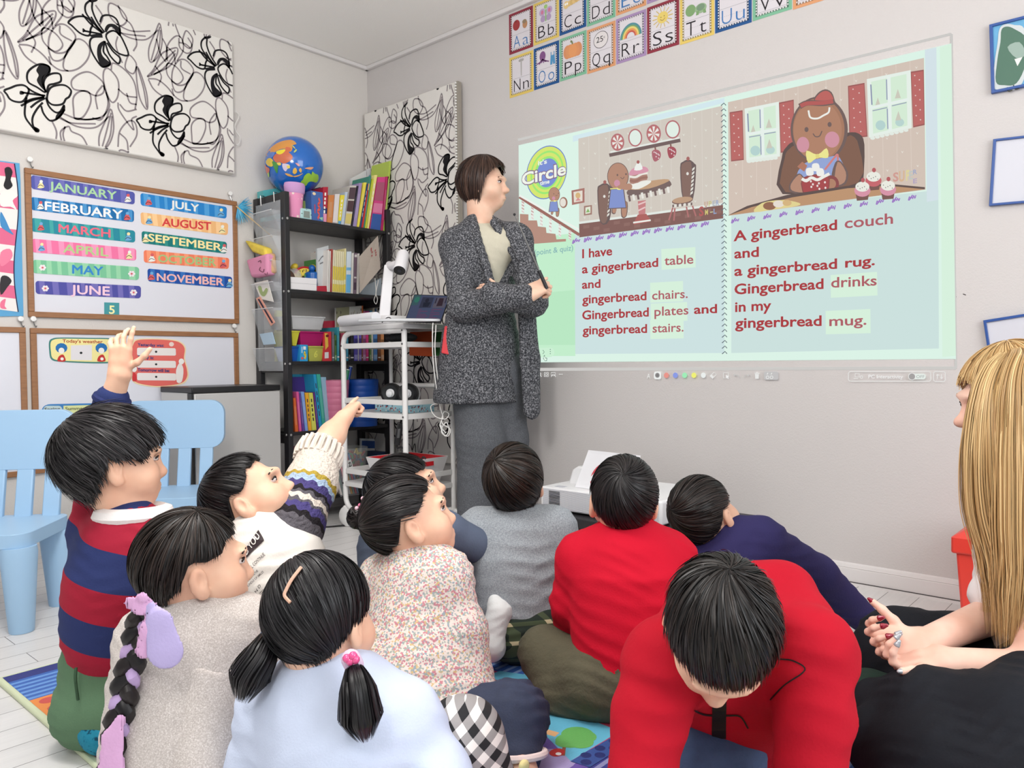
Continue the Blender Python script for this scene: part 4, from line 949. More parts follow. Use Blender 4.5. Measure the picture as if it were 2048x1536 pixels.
# ---- books
M_PAGES = mat('book_pages', (226, 219, 206), 0.8)
def book(xl, xr, tl, tr, yt, z, c, label, cat='book', group=None, depth=0.15, yf=SYF, title=None, tcol=(240, 238, 230), yt2=None, name='book', band=None, sp=None):
 """spine seen from the front: foot from xl to xr on the shelf at height z, head from tl to tr at picture row yt"""
 yt2 = yt if yt2 is None else yt2
 q = ray(xl, 700);
 def foot(x):
  r = ray(x, 700); s = yf/r[1]; return np.array([r[0]*s, yf, z])
 a, b_ = foot(xl), foot(xr); t0, t1 = onY(tl, yt, yf), onY(tr, yt2, yf)
 if t0[2] < z+0.03: t0[2] = z+0.03
 if t1[2] < z+0.03: t1[2] = z+0.03
 gap = min(0.0012, (b_[0]-a[0])*0.12); a[0] += gap; b_[0] -= gap; t0[0] += gap; t1[0] -= gap
 D = np.array([0, min(depth, SYB-0.004-yf), 0]); m = mat('cover', c, 0.4, spec=0.4)
 t = thing(name, label, cat, (a+b_)/2+D/2, group)
 mb = MB()
 w = b_-a; ww = t1-t0; ck = 0.12 if w[0] > 0.012 else 0.18
 def slab(u0, u1, y0, y1, zl=0.0, zh=1.0, mm=m):
  f = lambda u, v: (a+w*u)*(1-v)+(t0+ww*u)*v
  bot = [f(u0, zl)+D*y0, f(u1, zl)+D*y0, f(u1, zl)+D*y1, f(u0, zl)+D*y1]; top = [f(u0, zh)+D*y0, f(u1, zh)+D*y0, f(u1, zh)+D*y1, f(u0, zh)+D*y1]
  mb.hexa(bot, top, mm)
 slab(0, ck, 0, 1); slab(1-ck, 1, 0, 1); slab(ck*.98, 1-ck*.98, 0, .03); mb.build('cover', t)
 mb = MB(); slab(ck, 1-ck, .035, .96, .015, .985, M_PAGES); mb.build('pages', t)
 cv = Canvas(lambda u, v: (a+w*u)*(1-v)+(t0+ww*u)*v, (0, -1, 0), off=0.0005)
 if band:
  for v0, v1, cc in band: cv.fill([(0.02, v0), (.98, v0), (.98, v1), (.02, v1)], cc)
 if title:
  for k in range(5): cv.fill([(.34, .25+k*.125), (.64, .25+k*.125), (.64, .34+k*.125-.02*(k % 2)), (.34, .34+k*.125-.02*(k % 2))], tcol, up=False)
 elif not band: cv.fill([(.25, .2), (.75, .2), (.75, .75), (.25, .75)], tuple(min(255, int(v*.75+50)) for v in c))
 if cv.mb.v: cv.build('spine_print', t)
 return t
u1 = lambda x: 560+x/8.533
GT = 'books on the top shelf'
top = [ # foot l, r, head l, r, head row, colour, label
 (735, 830, 735, 825, 374, (176, 38, 58), 'red boxed card set with a navy patch beside the blue game box', [(0, .24, (226, 150, 178)), (.24, .40, (38, 52, 104))], 'PUZZLE'),
 (832, 930, 826, 930, 390, (204, 128, 72), 'thick orange paperback on the top shelf', None, None),
 (930, 1018, 938, 1022, 388, (222, 214, 212), 'white spined book right of the orange paperback', [(.02, .04, (150, 140, 140))], None),
 (1018, 1068, 1030, 1108, 390, (232, 214, 70), 'yellow book with black lettering on the top shelf', [(.0, .12, (90, 160, 206))], 'ABC'),
 (1070, 1126, 1110, 1160, 384, (190, 202, 218), 'pale blue thin book next to the yellow book', None, None),
 (1130, 1238, 1190, 1308, 371, (206, 200, 190), 'comic strip book with dark pictures on the top shelf', [(.35, .62, (84, 62, 66)), (.66, .95, (88, 70, 78)), (.05, .3, (214, 196, 120))], None),
 (1240, 1272, 1312, 1345, 372, (38, 34, 48), 'thin black book leaning right of the comic strip book', None, None),
 (1274, 1338, 1347, 1405, 366, (160, 142, 186), 'lilac book leaning beside the thin black book', None, None),
 (1340, 1384, 1425, 1482, 365, (236, 218, 84), 'yellow spined book leaning right of the lilac book', None, None),
 (1386, 1416, 1484, 1508, 368, (44, 74, 124), 'navy book leaning between yellow and red spines', None, 'READ'),
 (1418, 1452, 1508, 1532, 367, (204, 56, 56), 'red spined book leaning right of the navy one', [(.85, 1, (222, 190, 120))], None),
 (1454, 1474, 1534, 1562, 352, (64, 140, 122), 'tall teal green book leaning on the top shelf', None, None),
 (1476, 1512, 1568, 1606, 358, (196, 204, 60), 'lime green leaning book near the pink encyclopedia', None, None),
 (1514, 1548, 1608, 1664, 350, (238, 224, 140), 'cream yellow leaning book touching the pink encyclopedia', None, 'STORY'),
 (1560, 1744, 1668, 1802, 354, (214, 70, 136), 'thick pink and blue picture book near the right end', [(.0, .30, (62, 96, 166)), (.32, .5, (226, 130, 170)), (.55, .9, (176, 92, 120))], None),
 (1746, 1786, 1804, 1860, 353, (190, 48, 102), 'magenta book beside the thick pink picture book', None, None),
 (1788, 1822, 1862, 1904, 322, (178, 200, 84), 'tall lime green book at the right end of the top shelf', None, None)]
for a, b_, c, d, yt, col, lab, band, ti in top: book(u1(a), u1(b_), u1(c), u1(d), yt, SH[0], col, lab, group=GT, band=band, title=ti)
# large picture books standing behind
def block(name, label, cat, q, yf, depth, z0, m, group=None, bevel=0.0, part='box', face=None):
 """box whose front face is the picture quad q (tl, tr, br, bl) in the plane y = yf, standing at height z0"""
 pts = [onY(*p, yf) for p in q]
 if z0 is not None: pts[2][2] = z0; pts[3][2] = z0
 D = np.array([0, depth, 0]); t = thing(name, label, cat, (pts[2]+pts[3])/2+D/2, group)
 mb = MB(); mb.hexa([pts[3], pts[2], pts[2]+D, pts[3]+D], [pts[0], pts[1], pts[1]+D, pts[0]+D], m); mb.build(part, t, bevel=bevel)
 if face:
  cv = Canvas(lambda u, v: (pts[0]*(1-u)+pts[1]*u)*(1-v)+(pts[3]*(1-u)+pts[2]*u)*v, (0, -1, 0), off=0.0006); face(cv); cv.build('print', t)
 return t
def f_cloud(cv):
 cv.fill([(.02, .1), (.9, .04), (.92, .5), (.04, .6)], (150, 190, 222)); cv.ell(.5, .3, .3, .12, (226, 236, 242)); cv.ell(.7, .5, .2, .08, (236, 240, 242))
block('picture_book', 'large white picture book with a blue cloud cover standing at the back', 'book', [(736, 338), (781, 321), (781, 440), (738, 440)], SYF+0.19, 0.012, SH[0], mat('cover', (228, 230, 232), 0.4), GT, face=f_cloud)
def f_ph(cv):
 for k in range(4): cv.fill([(.1+k*.2, .12), (.26+k*.2, .10), (.26+k*.2, .3), (.1+k*.2, .32)], (70, 66, 80) if k % 2 else (120, 120, 110))
block('photo_book', 'white book with small photographs standing behind the leaning books', 'book', [(702, 357), (733, 340), (733, 440), (702, 440)], SYF+0.19, 0.012, SH[0], mat('cover', (222, 222, 224), 0.4), GT, face=f_ph)
block('green_board_book', 'grey green board book behind the white spine on the top shelf', 'book', [(670, 386), (694, 374), (694, 440), (670, 440)], SYF+0.16, 0.02, SH[0], mat('cover', (132, 146, 108), 0.5), GT)
def f_game(cv):
 cv.stroke([(.62, .22), (.72, .34), (.56, .44), (.70, .56), (.52, .66), (.64, .78), (.5, .92)], .10, (222, 92, 84)); cv.stroke([(.28, .45), (.28, .75)], .07, (206, 70, 76), smooth=0); cv.ell(.25, .09, .14, .05, (236, 210, 170)); cv.fill([(.6, .88), (.95, .84), (.9, .97)], (150, 200, 170))
block('game_box', 'blue boxed game with slanted red lettering on the top shelf', 'game box', [(622, 381), (645.5, 385), (647, 444), (624, 443)], SYF-0.002, 0.15, SH[0], mat('box_blue', (66, 100, 166), 0.35), face=f_game)
block('game_box', 'dark navy game box under the globe', 'game box', [(606, 382), (641, 374), (641, 440), (606, 440)], SYF+0.155, 0.085, SH[0], mat('box_navy', (26, 28, 58), 0.4))
block('card_case', 'small green case behind the mint toy on the top shelf', 'case', [(603, 401), (621, 403), (621, 440), (603, 440)], SYF+0.05, 0.05, SH[0], mat('case_green', (140, 156, 84), 0.4))
def f_mint(cv): cv.fill([(.25, .25), (.78, .25), (.78, .85), (.25, .85)], (136, 146, 140)); cv.ell(.1, .52, .05, .04, (60, 70, 76)); cv.ell(.9, .55, .05, .04, (60, 70, 76)); cv.ell(.5, .1, .05, .04, (120, 150, 150))
block('electronic_toy', 'mint green handheld toy with a grey screen on the top shelf', 'toy', [(602, 415.5), (624, 418), (625, 442), (601, 439)], SYF+0.0, 0.03, SH[0], mat('mint_plastic', (178, 214, 214), 0.3), bevel=0.006, face=f_mint)
def f_teal(cv): cv.fill([(.15, .2), (.9, .15), (.9, .6), (.15, .65)], (226, 224, 220)); cv.fill([(.25, .3), (.8, .25), (.8, .42), (.25, .46)], (206, 96, 76))
block('game_box', 'turquoise box with a red label behind the top of the bookshelf post', 'game box', [(526, 381), (563, 375), (566, 436), (529, 430)], SYB-0.06, 0.055, SH[0], mat('box_turq', (86, 176, 178), 0.4), face=f_teal)
# pink cloth pouch with an open lilac mouth
t = thing('cloth_pouch', 'pink printed cloth pouch with a lilac lining on the top shelf', 'pouch', onY(588, 437, SYF+0.03))
c = onY(590, 436, SYF+0.035); c[2] = SH[0]; mb = MB()
def pouch_mat():
 m, nt, b = newmat('pink_print_cloth'); tc = nt.nodes.new('ShaderNodeTexCoord'); v = nt.nodes.new('ShaderNodeTexVoronoi'); v.inputs['Scale'].default_value = 42; nt.links.new(tc.outputs['Object'], v.inputs['Vector'])
 r = nt.nodes.new('ShaderNodeValToRGB'); r.color_ramp.elements[0].position = .20; r.color_ramp.elements[0].color = (*lin((244, 226, 214)), 1); r.color_ramp.elements[1].position = .28; r.color_ramp.elements[1].color = (*lin((236, 150, 190)), 1)
 nt.links.new(v.outputs['Distance'], r.inputs[0]); nt.links.new(r.outputs[0], b.inputs['Base Color']); b.inputs['Roughness'].default_value = .8; return m
mb.lathe([(0.0001, 0), (0.033, 0.0), (0.036, 0.01), (0.040, 0.08), (0.046, 0.125), (0.050, 0.148), (0.047, 0.150), (0.043, 0.120), (0.0001, 0.09)], pouch_mat(), c, 24, close=False, sy=0.8); mb.build('bag', t, smooth=True)
mb = MB(); mb.lathe([(0.046, 0.122), (0.0505, 0.128), (0.054, 0.160), (0.050, 0.172), (0.046, 0.158), (0.040, 0.124)], mat('lilac_lining', (204, 156, 206), 0.8), c, 24, close=False, sy=0.8)
mb.build('lining', t, smooth=True)
# globe
def globe_mat():
 m, nt, b = newmat('globe_blue'); b.inputs['Base Color'].default_value = (*lin((28, 104, 192)), 1); b.inputs['Roughness'].default_value = 0.16; b.inputs['Coat Weight'].default_value = .5; return m
GR = 0.139; gc = P(588.5, 331.5, 3.80); gc[1] = min(gc[1], YC-GR-0.004); gc = CAMP+ray(588.5, 331.5)*((YC-GR-0.006)/ray(588.5, 331.5)[1]); GR = 57.5/FPX*float((gc-CAMP) @ F3)*0.99
t = thing('inflatable_globe', 'blue inflatable globe resting on top of the bookshelf', 'globe', gc-np.array([0, 0, GR]))
mb = MB(); mb.ball(gc, GR, globe_mat(), 64); mb.build('ball', t, smooth=True)
gv = (CAMP-gc)/np.linalg.norm(CAMP-gc)
def gpt(x, y):
 """picture point on the sphere facing the camera"""
 u = (x-588.5)/57.5; v = (331.5-y)/57.5; r2 = u*u+v*v
 if r2 > .985: s = math.sqrt(.985/r2); u *= s; v *= s; r2 = .985
 a = R3-gv*(R3 @ gv); a /= np.linalg.norm(a); bb = np.cross(gv, a);
 return gc+(a*u+bb*v+gv*math.sqrt(1-r2))*GR
class GlobePrint:
 def __init__(s): s.mb = MB(); s.k = 0
 def fill(s, pts, c, sub=3):
  pts = catmull([(520+x/9.04, 280+y/9.04) for x, y in pts], sub, True); s.k += 1
  m = mat('map_print', c, 0.2, coat=.4)
  cen = np.mean(pts, axis=0); n = len(pts); RINGS = 4
  vs = []; up = 1+0.0015*s.k+0.004
  for i in range(RINGS+1):
   for p in pts:
    q = cen+(np.array(p)-cen)*(i/RINGS) if i else cen
    w = gpt(*q); vs.append(gc+(w-gc)*up)
  fs = [(i*n+j, i*n+(j+1) % n, (i+1)*n+(j+1) % n, (i+1)*n+j) for i in range(RINGS) for j in range(n)]
  s.mb.add(vs, fs, m)
g = GlobePrint()
g.fill([(150, 270), (250, 150), (400, 60), (560, 25), (640, 40), (680, 100), (640, 90), (590, 80), (610, 140), (600, 200), (560, 230), (480, 180), (350, 200), (260, 230), (180, 300)], (222, 152, 72))
g.fill([(590, 60), (640, 40), (685, 90), (660, 100)], (216, 160, 90))
g.fill([(270, 340), (330, 260), (480, 210), (500, 150), (570, 160), (585, 200), (540, 230), (600, 300), (590, 350), (530, 400), (440, 430), (380, 400), (320, 410)], (206, 108, 74))
g.fill([(325, 240), (380, 205), (490, 190), (450, 250), (380, 275)], (236, 214, 50))
g.fill([(170, 300), (230, 240), (310, 240), (280, 300), (230, 340), (190, 330)], (98, 130, 200))
g.fill([(140, 400), (190, 340), (250, 350), (280, 420), (240, 480), (170, 460)], (226, 196, 80)); g.fill([(250, 400), (300, 400), (350, 440), (340, 520), (320, 595), (280, 520)], (70, 146, 66)); g.fill([(330, 420), (390, 410), (400, 450), (360, 460)], (226, 200, 90))
g.fill([(120, 440), (150, 480), (195, 510), (190, 560), (160, 620), (130, 560)], (210, 110, 90)); g.fill([(150, 600), (185, 580), (180, 660), (160, 650)], (170, 200, 90))
g.fill([(420, 440), (470, 430), (540, 450), (540, 500), (500, 520), (470, 560), (430, 520)], (214, 200, 220)); g.fill([(490, 470), (540, 460), (545, 500), (510, 510)], (226, 206, 90))
g.fill([(455, 590), (520, 600), (590, 640), (560, 650), (490, 630)], (226, 170, 90)); g.fill([(600, 520), (640, 500), (660, 560), (620, 605), (585, 580)], (226, 180, 80)); g.fill([(590, 640), (680, 620), (755, 590), (700, 630), (620, 655)], (222, 170, 100))
g.fill([(690, 540), (720, 500), (740, 540), (720, 580)], (226, 170, 90)); g.fill([(790, 510), (850, 490), (940, 490), (900, 530), (830, 520)], (226, 160, 120)); g.fill([(640, 420), (690, 430), (710, 470), (680, 470)], (214, 150, 150)); g.fill([(630, 230), (670, 190), (680, 215), (640, 250)], (190, 200, 110)); g.fill([(600, 120), (640, 150), (660, 190), (630, 170)], (200, 200, 120))
g.fill([(705, 740), (750, 690), (770, 640), (830, 590), (880, 600), (890, 640), (910, 600), (915, 560), (960, 600), (1010, 620), (1010, 700), (970, 750), (900, 730), (840, 740), (790, 800), (740, 790)], (150, 196, 62))
g.mb.build('map_print', t, smooth=True)
# ---- second shelf
v1 = lambda x: 540+x/8.533
# toy clock
cc = onY(609, 515, SYF+0.10); t = thing('toy_clock', 'red and yellow toy alarm clock with green hands on the second shelf', 'clock', (cc[0], cc[1], SH[1]))
M_YEL, M_RED = mat('toy_yellow', (226, 198, 62), 0.35), mat('toy_red', (196, 44, 52), 0.35)
R_ = 0.062; cc[2] = SH[1]+R_+0.006; ax = (-0.25, -1, 0.05)
mb = MB(); mb.lathe([(0.0001, -0.03), (R_, -0.03), (R_, 0.01), (R_-0.006, 0.014), (R_-0.010, 0.010)], M_RED, cc, 40, axis=ax, close=False); mb.build('case', t, smooth=True)
mb = MB(); mb.lathe([(0.0001, 0.009), (R_-0.009, 0.009), (R_-0.009, 0.0105), (0.0001, 0.0105)], M_YEL, cc, 40, axis=ax, close=False); dial = mb.build('dial', t)
Ra = rot_to(ax); e0 = np.array(Vector((0, 0, 1)).cross(Vector(ax)).normalized()); e0 = -e0 if e0[0] < 0 else e0; e2 = np.array(Vector(ax).normalized().cross(Vector(e0))); e2 = -e2 if e2[2] < 0 else e2
cv = Canvas(lambda x, y: cc+e0*x+e2*y+np.array(Vector(ax).normalized())*0.0107, np.array(Vector(ax).normalized()), off=0.0003)
for k in range(1, 13):
 an = math.pi/2-k*math.pi/6; s_ = str(k); x, y = 0.042*math.cos(an), 0.042*math.sin(an); w = .0045*len(s_); cv.text(s_, (x-w, y-.005), (x+w, y-.005), .010, (40, 36, 40), bold=.01, upv=(0, 1))
cv.ell(-.013, .004, .006, .010, (40, 36, 40)); cv.ell(.017, .004, .006, .010, (40, 36, 40)); cv.stroke([(-.02, -.022), (0, -.03), (.02, -.022)], .003, (150, 60, 60)); cv.build('dial_print', t)
nrm = np.array(Vector(ax).normalized())
for nm, an, L in (('hour_hand', 1.75, .026), ('minute_hand', 1.15, .036)):
 d = e0*math.cos(an)+e2*math.sin(an); p = np.cross(nrm, d); mb = MB(); o_ = cc+nrm*0.013
 mb.prism([(0, -.004), (L*.6, -.006), (L, 0), (L*.6, .006), (0, .004)], .003, mat('hand_green', (62, 140, 72), .4), lambda u, v, w: o_+d*u+p*v+nrm*w); mb.build(nm, t)
mb = MB(); mb.lathe([(0.0001, .012), (.008, .012), (.008, .022), (.0001, .024)], mat('hub_blue', (40, 74, 170), .35), cc, 16, axis=ax, close=False); mb.build('hub', t, smooth=True)
for s_ in (-1, 1):
 b0 = cc+e0*s_*0.050+e2*0.058+np.array([0, .004, 0]); mb = MB(); mb.ball(b0, (0.021, 0.021, 0.016), M_YEL, 18, R=rot_to(e2+e0*s_*.8)); mb.build('bell', t, smooth=True)
mb = MB(); mb.tube([cc+e0*-0.03-e2*.05, (cc[0]-.045, cc[1], SH[1]+.003)], .006, M_RED, 8); mb.tube([cc+e0*0.03-e2*.05, (cc[0]+.045, cc[1], SH[1]+.003)], .006, M_RED, 8); mb.build('foot', t, smooth=True)
# brown plush behind the post
c = onY(578, 522, SYF+0.07); t = thing('plush_toy', 'brown round plush toy partly behind the left bookshelf post', 'plush toy', (c[0], c[1], SH[1]))
mb = MB(); mb.ball((c[0]-.012, c[1], SH[1]+.052), (.04, .036, .052), mat('brown_plush', (96, 70, 58), .95, bump=(160, .8, .006)), 24); mb.build('plush_body', t, smooth=True)
mb = MB(); mb.ball((c[0]+.008, c[1]-.034, SH[1]+.045), (.008, .005, .008), mat('toy_eye', (226, 206, 130), .4), 12); mb.build('eye', t, smooth=True)
M_WBOX = mat('white_plastic', (232, 228, 230), .35)
t = block('storage_case', 'small white two-part case at the front of the second shelf', 'case', [(580, 553.5), (634, 557), (633.5, 581), (580.5, 577.5)], SYF-0.004, 0.08, SH[1], M_WBOX, bevel=.002, part='case_body')
cv = Canvas(lambda x, y: onY(x, y, SYF-0.004), (0, -1, 0), off=.0004); cv.stroke([(581, 565.4), (633.5, 569)], .5, (170, 168, 170), smooth=0); cv.build('seam', t)
c = onY(597, 553, SYF+0.05); t = thing('dome_shaker', 'clear plastic dome toy standing behind the white case', 'toy', (c[0], c[1], SH[1]))
mb = MB(); mb.lathe([(.034, 0), (.034, .062), (.032, .085), (.025, .103), (.012, .112), (.0001, .114)], clear_mat('clear_dome', alpha=.3), (c[0]-.002, c[1]+.03, SH[1]), 24, close=False); mb.build('dome', t, smooth=True)
mb = MB(); mb.ball((c[0]-.002, c[1]+.03, SH[1]+.075), .014, mat('toy_face', (224, 196, 130), .5), 14); mb.lathe([(.03, 0), (.03, .055), (.012, .068)], mat('toy_base', (120, 40, 52), .5), (c[0]-.002, c[1]+.03, SH[1]), 18); mb.build('figurine', t, smooth=True)
c = onY(629, 560, SYF+0.06); t = thing('jar', 'blue lidded jar with a round knob on the second shelf', 'jar', (c[0], c[1], SH[1])); M_JB = mat('jar_blue', (28, 98, 176), .3)
mb = MB(); mb.lathe([(.030, 0), (.033, .004), (.034, .085), (.034, .088)], M_JB, (c[0], c[1]+.02, SH[1]), 28); mb.build('jar_body', t, smooth=True)
mb = MB(); mb.lathe([(.036, .088), (.036, .096), (.030, .102), (.010, .106), (.0001, .106)], M_JB, (c[0], c[1]+.02, SH[1]), 28); mb.ball((c[0], c[1]+.02, SH[1]+.122), .0175, M_JB, 18); mb.build('lid', t, smooth=True)
block('card_box', 'flat red box beside the white case on the second shelf', 'case', [(634, 572), (653, 571.5), (655, 583.5), (634, 581)], SYF+0.0, 0.07, SH[1], mat('box_red', (176, 34, 56), .4), bevel=.002)
block('storage_case', 'green box with an orange foot behind the blue jar', 'case', [(635, 518), (650, 517), (650.5, 578), (636, 575)], SYF+0.07, 0.12, SH[1], mat('box_green', (72, 140, 60), .4))
def f_fold(cv): cv.stroke([(.1, .3), (.5, .2), (.9, .26)], .03, (120, 120, 124)); cv.stroke([(.2, .36), (.7, .32)], .03, (120, 120, 124))
block('paper_folder', 'pale grey folder standing behind the green box on the second shelf', 'folder', [(634, 497), (657, 491), (658, 582), (636, 578)], SYF+0.04, 0.012, SH[1], mat('folder_grey', (196, 200, 202), .5), face=f_fold)
G2 = 'books on the second shelf'
for k, (a, b_, yt, col, lab, band) in enumerate([
  (985, 1012, 500, (226, 220, 214), 'thin white book left of the red spine on the second shelf', None), (1014, 1040, 502, (222, 216, 210), 'second thin white book against the red spine', None), (1042, 1072, 498, (168, 72, 66), 'thin dull red spine on the second shelf', None),
  (1078, 1108, 500, (230, 222, 196), 'first of the yellow and white readers, beside the red spine', 1), (1110, 1140, 501, (228, 220, 186), 'second of the yellow and white readers', 1), (1142, 1172, 502, (232, 222, 184), 'third of the yellow and white readers', 1), (1174, 1204, 502, (230, 220, 186), 'fourth of the yellow and white readers', 1),
  (1206, 1236, 503, (232, 224, 190), 'fifth of the yellow and white readers', 1), (1238, 1266, 503, (230, 222, 188), 'sixth of the yellow and white readers', 1), (1268, 1302, 497, (226, 214, 160), 'tallest yellow and white reader, beside the blue and white book', 1),
  (1306, 1390, 503, (214, 226, 236), 'blue and white spined book on the second shelf', 2), (1396, 1432, 506, (230, 228, 222), 'plain white book left of the purple patterned spine', None), (1436, 1488, 506, (126, 106, 122), 'purple and white patterned spine on the second shelf', 3), (1491, 1530, 507, (228, 222, 218), 'pinkish white book next to the cream album', None)]):
 bands = {None: None, 1: [(.02, .62, (226, 202, 74)), (.2, .3, (236, 228, 180))], 2: [(.02, .45, (110, 178, 222)), (.55, .62, (120, 180, 220))], 3: [(.1, .28, (84, 70, 84)), (.38, .42, (226, 220, 222)), (.9, .96, (220, 216, 214))]}[band]
 book(v1(a), v1(b_), v1(a+2), v1(b_+2), yt, SH[1], col, lab, group=G2, band=bands)
def f_alb(cv):
 for k in range(26): x, y = .1+.8*((k*7) % 10)/10, .25+.6*((k*3) % 11)/11; cv.ell(x, y, .010, .008, (200, 176, 160), n=8, up=False)
 cv.up()
 for x, y, h in ((.58, .12, .10), (.62, .25, .05), (.60, .34, .05), (.78, .30, .05), (.80, .38, .05), (.80, .45, .05)): cv.fill([(x, y), (x+.06, y+.01), (x+.05, y+h), (x, y+h)], (196, 92, 96), up=False)
 cv.up()
t = thing('photo_album', 'cream dotted album leaning diagonally at the right of the second shelf', 'book', onY(735, 580, SYF)); pts = [P(x, y, d) for x, y, d in ((719.5, 513, 3.93), (756, 471, 4.10), (761, 537, 4.12), (720, 581, 3.95))]
pts[3][2] = SH[1]+.002; D = np.array([.006, .014, 0]); mb = MB(); mb.hexa([pts[3], pts[2], pts[2]+D, pts[3]+D], [pts[0], pts[1], pts[1]+D, pts[0]+D], mat('album_cream', (214, 200, 188), .5)); mb.build('cover', t)
cv = Canvas(lambda u, v: (pts[0]*(1-u)+pts[1]*u)*(1-v)+(pts[3]*(1-u)+pts[2]*u)*v, (-.5, -.8, 0), off=.0012); f_alb(cv); cv.build('cover_print', t)
t = thing('plastic_box', 'clear plastic box with cords under the leaning album', 'box', onY(745, 585, SYF+.02)); q = [(724, 575), (763, 556), (763, 590), (724, 588)]; pts = [onY(x, y, SYF+.02) for x, y in q]; pts[2][2] = pts[3][2] = SH[1]; D = np.array([0, .11, 0])
mb = MB(); mb.hexa([pts[3], pts[2], pts[2]+D, pts[3]+D], [pts[0], pts[1], pts[1]+D, pts[0]+D], clear_mat('clear_box', (206, 220, 232), .45)); mb.build('box_shell', t)
mb = MB(); mb.tube(catmull([onY(x, y, SYF-.02) for x, y in ((750, 556), (752, 585), (748, 600), (752, 608), (755, 598), (752, 586), (757, 560))], 6), .002, mat('cord_white', (225, 222, 218), .6), 6); mb.build('cord_loop', t)
# ---- third shelf: tubs and books
w1 = lambda x: 560+x/8.533; w2 = lambda y: 600+y/8.533
def tub(name, label, x0, x1_, yt, yb, z0, m, yf=SYF, dp=.15, numeral=None, lipm=None):
 a = onY(w1(x0), w2(yt), yf); b_ = onY(w1(x1_), w2(yt), yf); z1 = a[2]; h = z1-z0
 t = thing(name, label, 'tub', ((a[0]+b_[0])/2, yf+dp/2, z0), 'plastic tubs on the third shelf')
 ins = .012; X0, X1 = a[0], b_[0]; Y0, Y1 = yf, yf+dp; th = .002
 mb = MB()
 bot = [(X0+ins, Y0+ins, z0), (X1-ins, Y0+ins, z0), (X1-ins, Y1-ins, z0), (X0+ins, Y1-ins, z0)]; top_ = [(X0, Y0, z1), (X1, Y0, z1), (X1, Y1, z1), (X0, Y1, z1)]
 mb.add(bot+top_, [(3, 2, 1, 0), (0, 1, 5, 4), (1, 2, 6, 5), (2, 3, 7, 6), (3, 0, 4, 7)], m); o = mb.build('tub_wall', t)
 so = o.modifiers.new('wall', 'SOLIDIFY'); so.thickness = th; so.offset = -1
 mb = MB()
 for lo, hi in (((X0-.003, Y0-.003, z1-.007), (X1+.003, Y0+.003, z1)), ((X0-.003, Y1-.003, z1-.007), (X1+.003, Y1+.003, z1)), ((X0-.003, Y0, z1-.007), (X0+.003, Y1, z1)), ((X1-.003, Y0, z1-.007), (X1+.003, Y1, z1))): mb.span(lo, hi, m)
 mb.build('rim', t, bevel=.001)
 if numeral:
  f = lambda u, v: np.array([X0+ins*(1-v)+(X1-X0-2*ins*(1-v))*u, Y0+ins*(1-v), z0+h*v]); cv = Canvas(f, (0, -1, 0), off=.001); cv.text(numeral, (.36, .25), (.62, .28), .42, (214, 214, 100), bold=.03, upv=(0, 1)); cv.build('numeral', t)
 return t
z_low = float(onY(w1(620), w2(785), SYF)[2]); z_mid = float(onY(w1(540), w2(525), SYF)[2])
tub('plastic_tub', 'blue plastic tub at the bottom left of the third shelf', 196, 338, 790, 1040, SH[2], clear_mat('tub_blue', (30, 84, 166), .93))
tub('plastic_tub', 'olive green plastic tub marked 6 on the third shelf', 482, 762, 785, 1040, SH[2], clear_mat('tub_lime', (188, 190, 92), .92), numeral='6')
tub('plastic_tub', 'magenta plastic tub stacked on the olive tub', 338, 752, 532, 780, z_low+.001, clear_mat('tub_pink', (176, 34, 104), .88), dp=.17)
tub('plastic_tub', 'yellow plastic tub stacked on the blue tub', 196, 334, 525, 775, z_low+.001, clear_mat('tub_yellow', (206, 200, 66), .92))
tub('plastic_tub', 'frosted clear plastic tub topmost of the stacked tubs', 200, 762, 265, 520, z_mid+.006, clear_mat('tub_clear', (218, 218, 220), .5), dp=.18)
def f_card(cv): cv.fill([(.42, .1), (.75, .1), (.75, .3), (.42, .3)], (226, 232, 236)); cv.stroke([(.66, .42), (.56, .55), (.72, .65), (.6, .85)], .18, (226, 200, 60)); cv.stroke([(.26, .12), (.26, .5)], .09, (226, 230, 232), smooth=0); cv.ell(.3, .82, .16, .08, (206, 90, 90))
block('game_box', 'light blue card game box between the blue and olive tubs', 'game box', [(w1(338), w2(762)), (w1(474), w2(765)), (w1(474), w2(1040)), (w1(338), w2(1040))], SYF-.012, .06, SH[2], mat('card_blue', (46, 150, 206), .35), face=f_card)
def f_red(cv): cv.fill([(.1, .04), (.5, .06), (.6, .5), (.2, .62)], (232, 190, 80)); cv.ell(.45, .14, .22, .05, (120, 40, 40)); cv.fill([(.12, .7), (.62, .69), (.62, .9), (.12, .91)], (230, 226, 226))
block('picture_book', 'red picture book with a barcode beside the magenta tub', 'book', [(w1(752), w2(545)), (w1(872), w2(538)), (w1(882), w2(1042)), (w1(742), w2(1042))], SYF-.005, .012, SH[2], mat('cover', (212, 58, 66), .4), face=f_red)
def f_wig(cv): cv.fill([(0, .75), (.15, .45), (.28, .52), (.4, .3), (.55, .5), (.68, .12), (.9, .5), (1, .9), (.4, 1), (0, 1)], (232, 224, 224)); cv.stroke([(.2, .5), (.3, .4), (.34, .6), (.42, .35), (.5, .55)], .03, (60, 50, 56))
block('picture_book', 'red and white picture book standing behind the tubs', 'book', [(w1(752), w2(360)), (w1(1060), w2(345)), (w1(1060), w2(1040)), (w1(752), w2(1040))], SYF+.19, .012, SH[2], mat('cover', (190, 44, 70), .4), face=f_wig)
G3 = 'books on the third shelf'
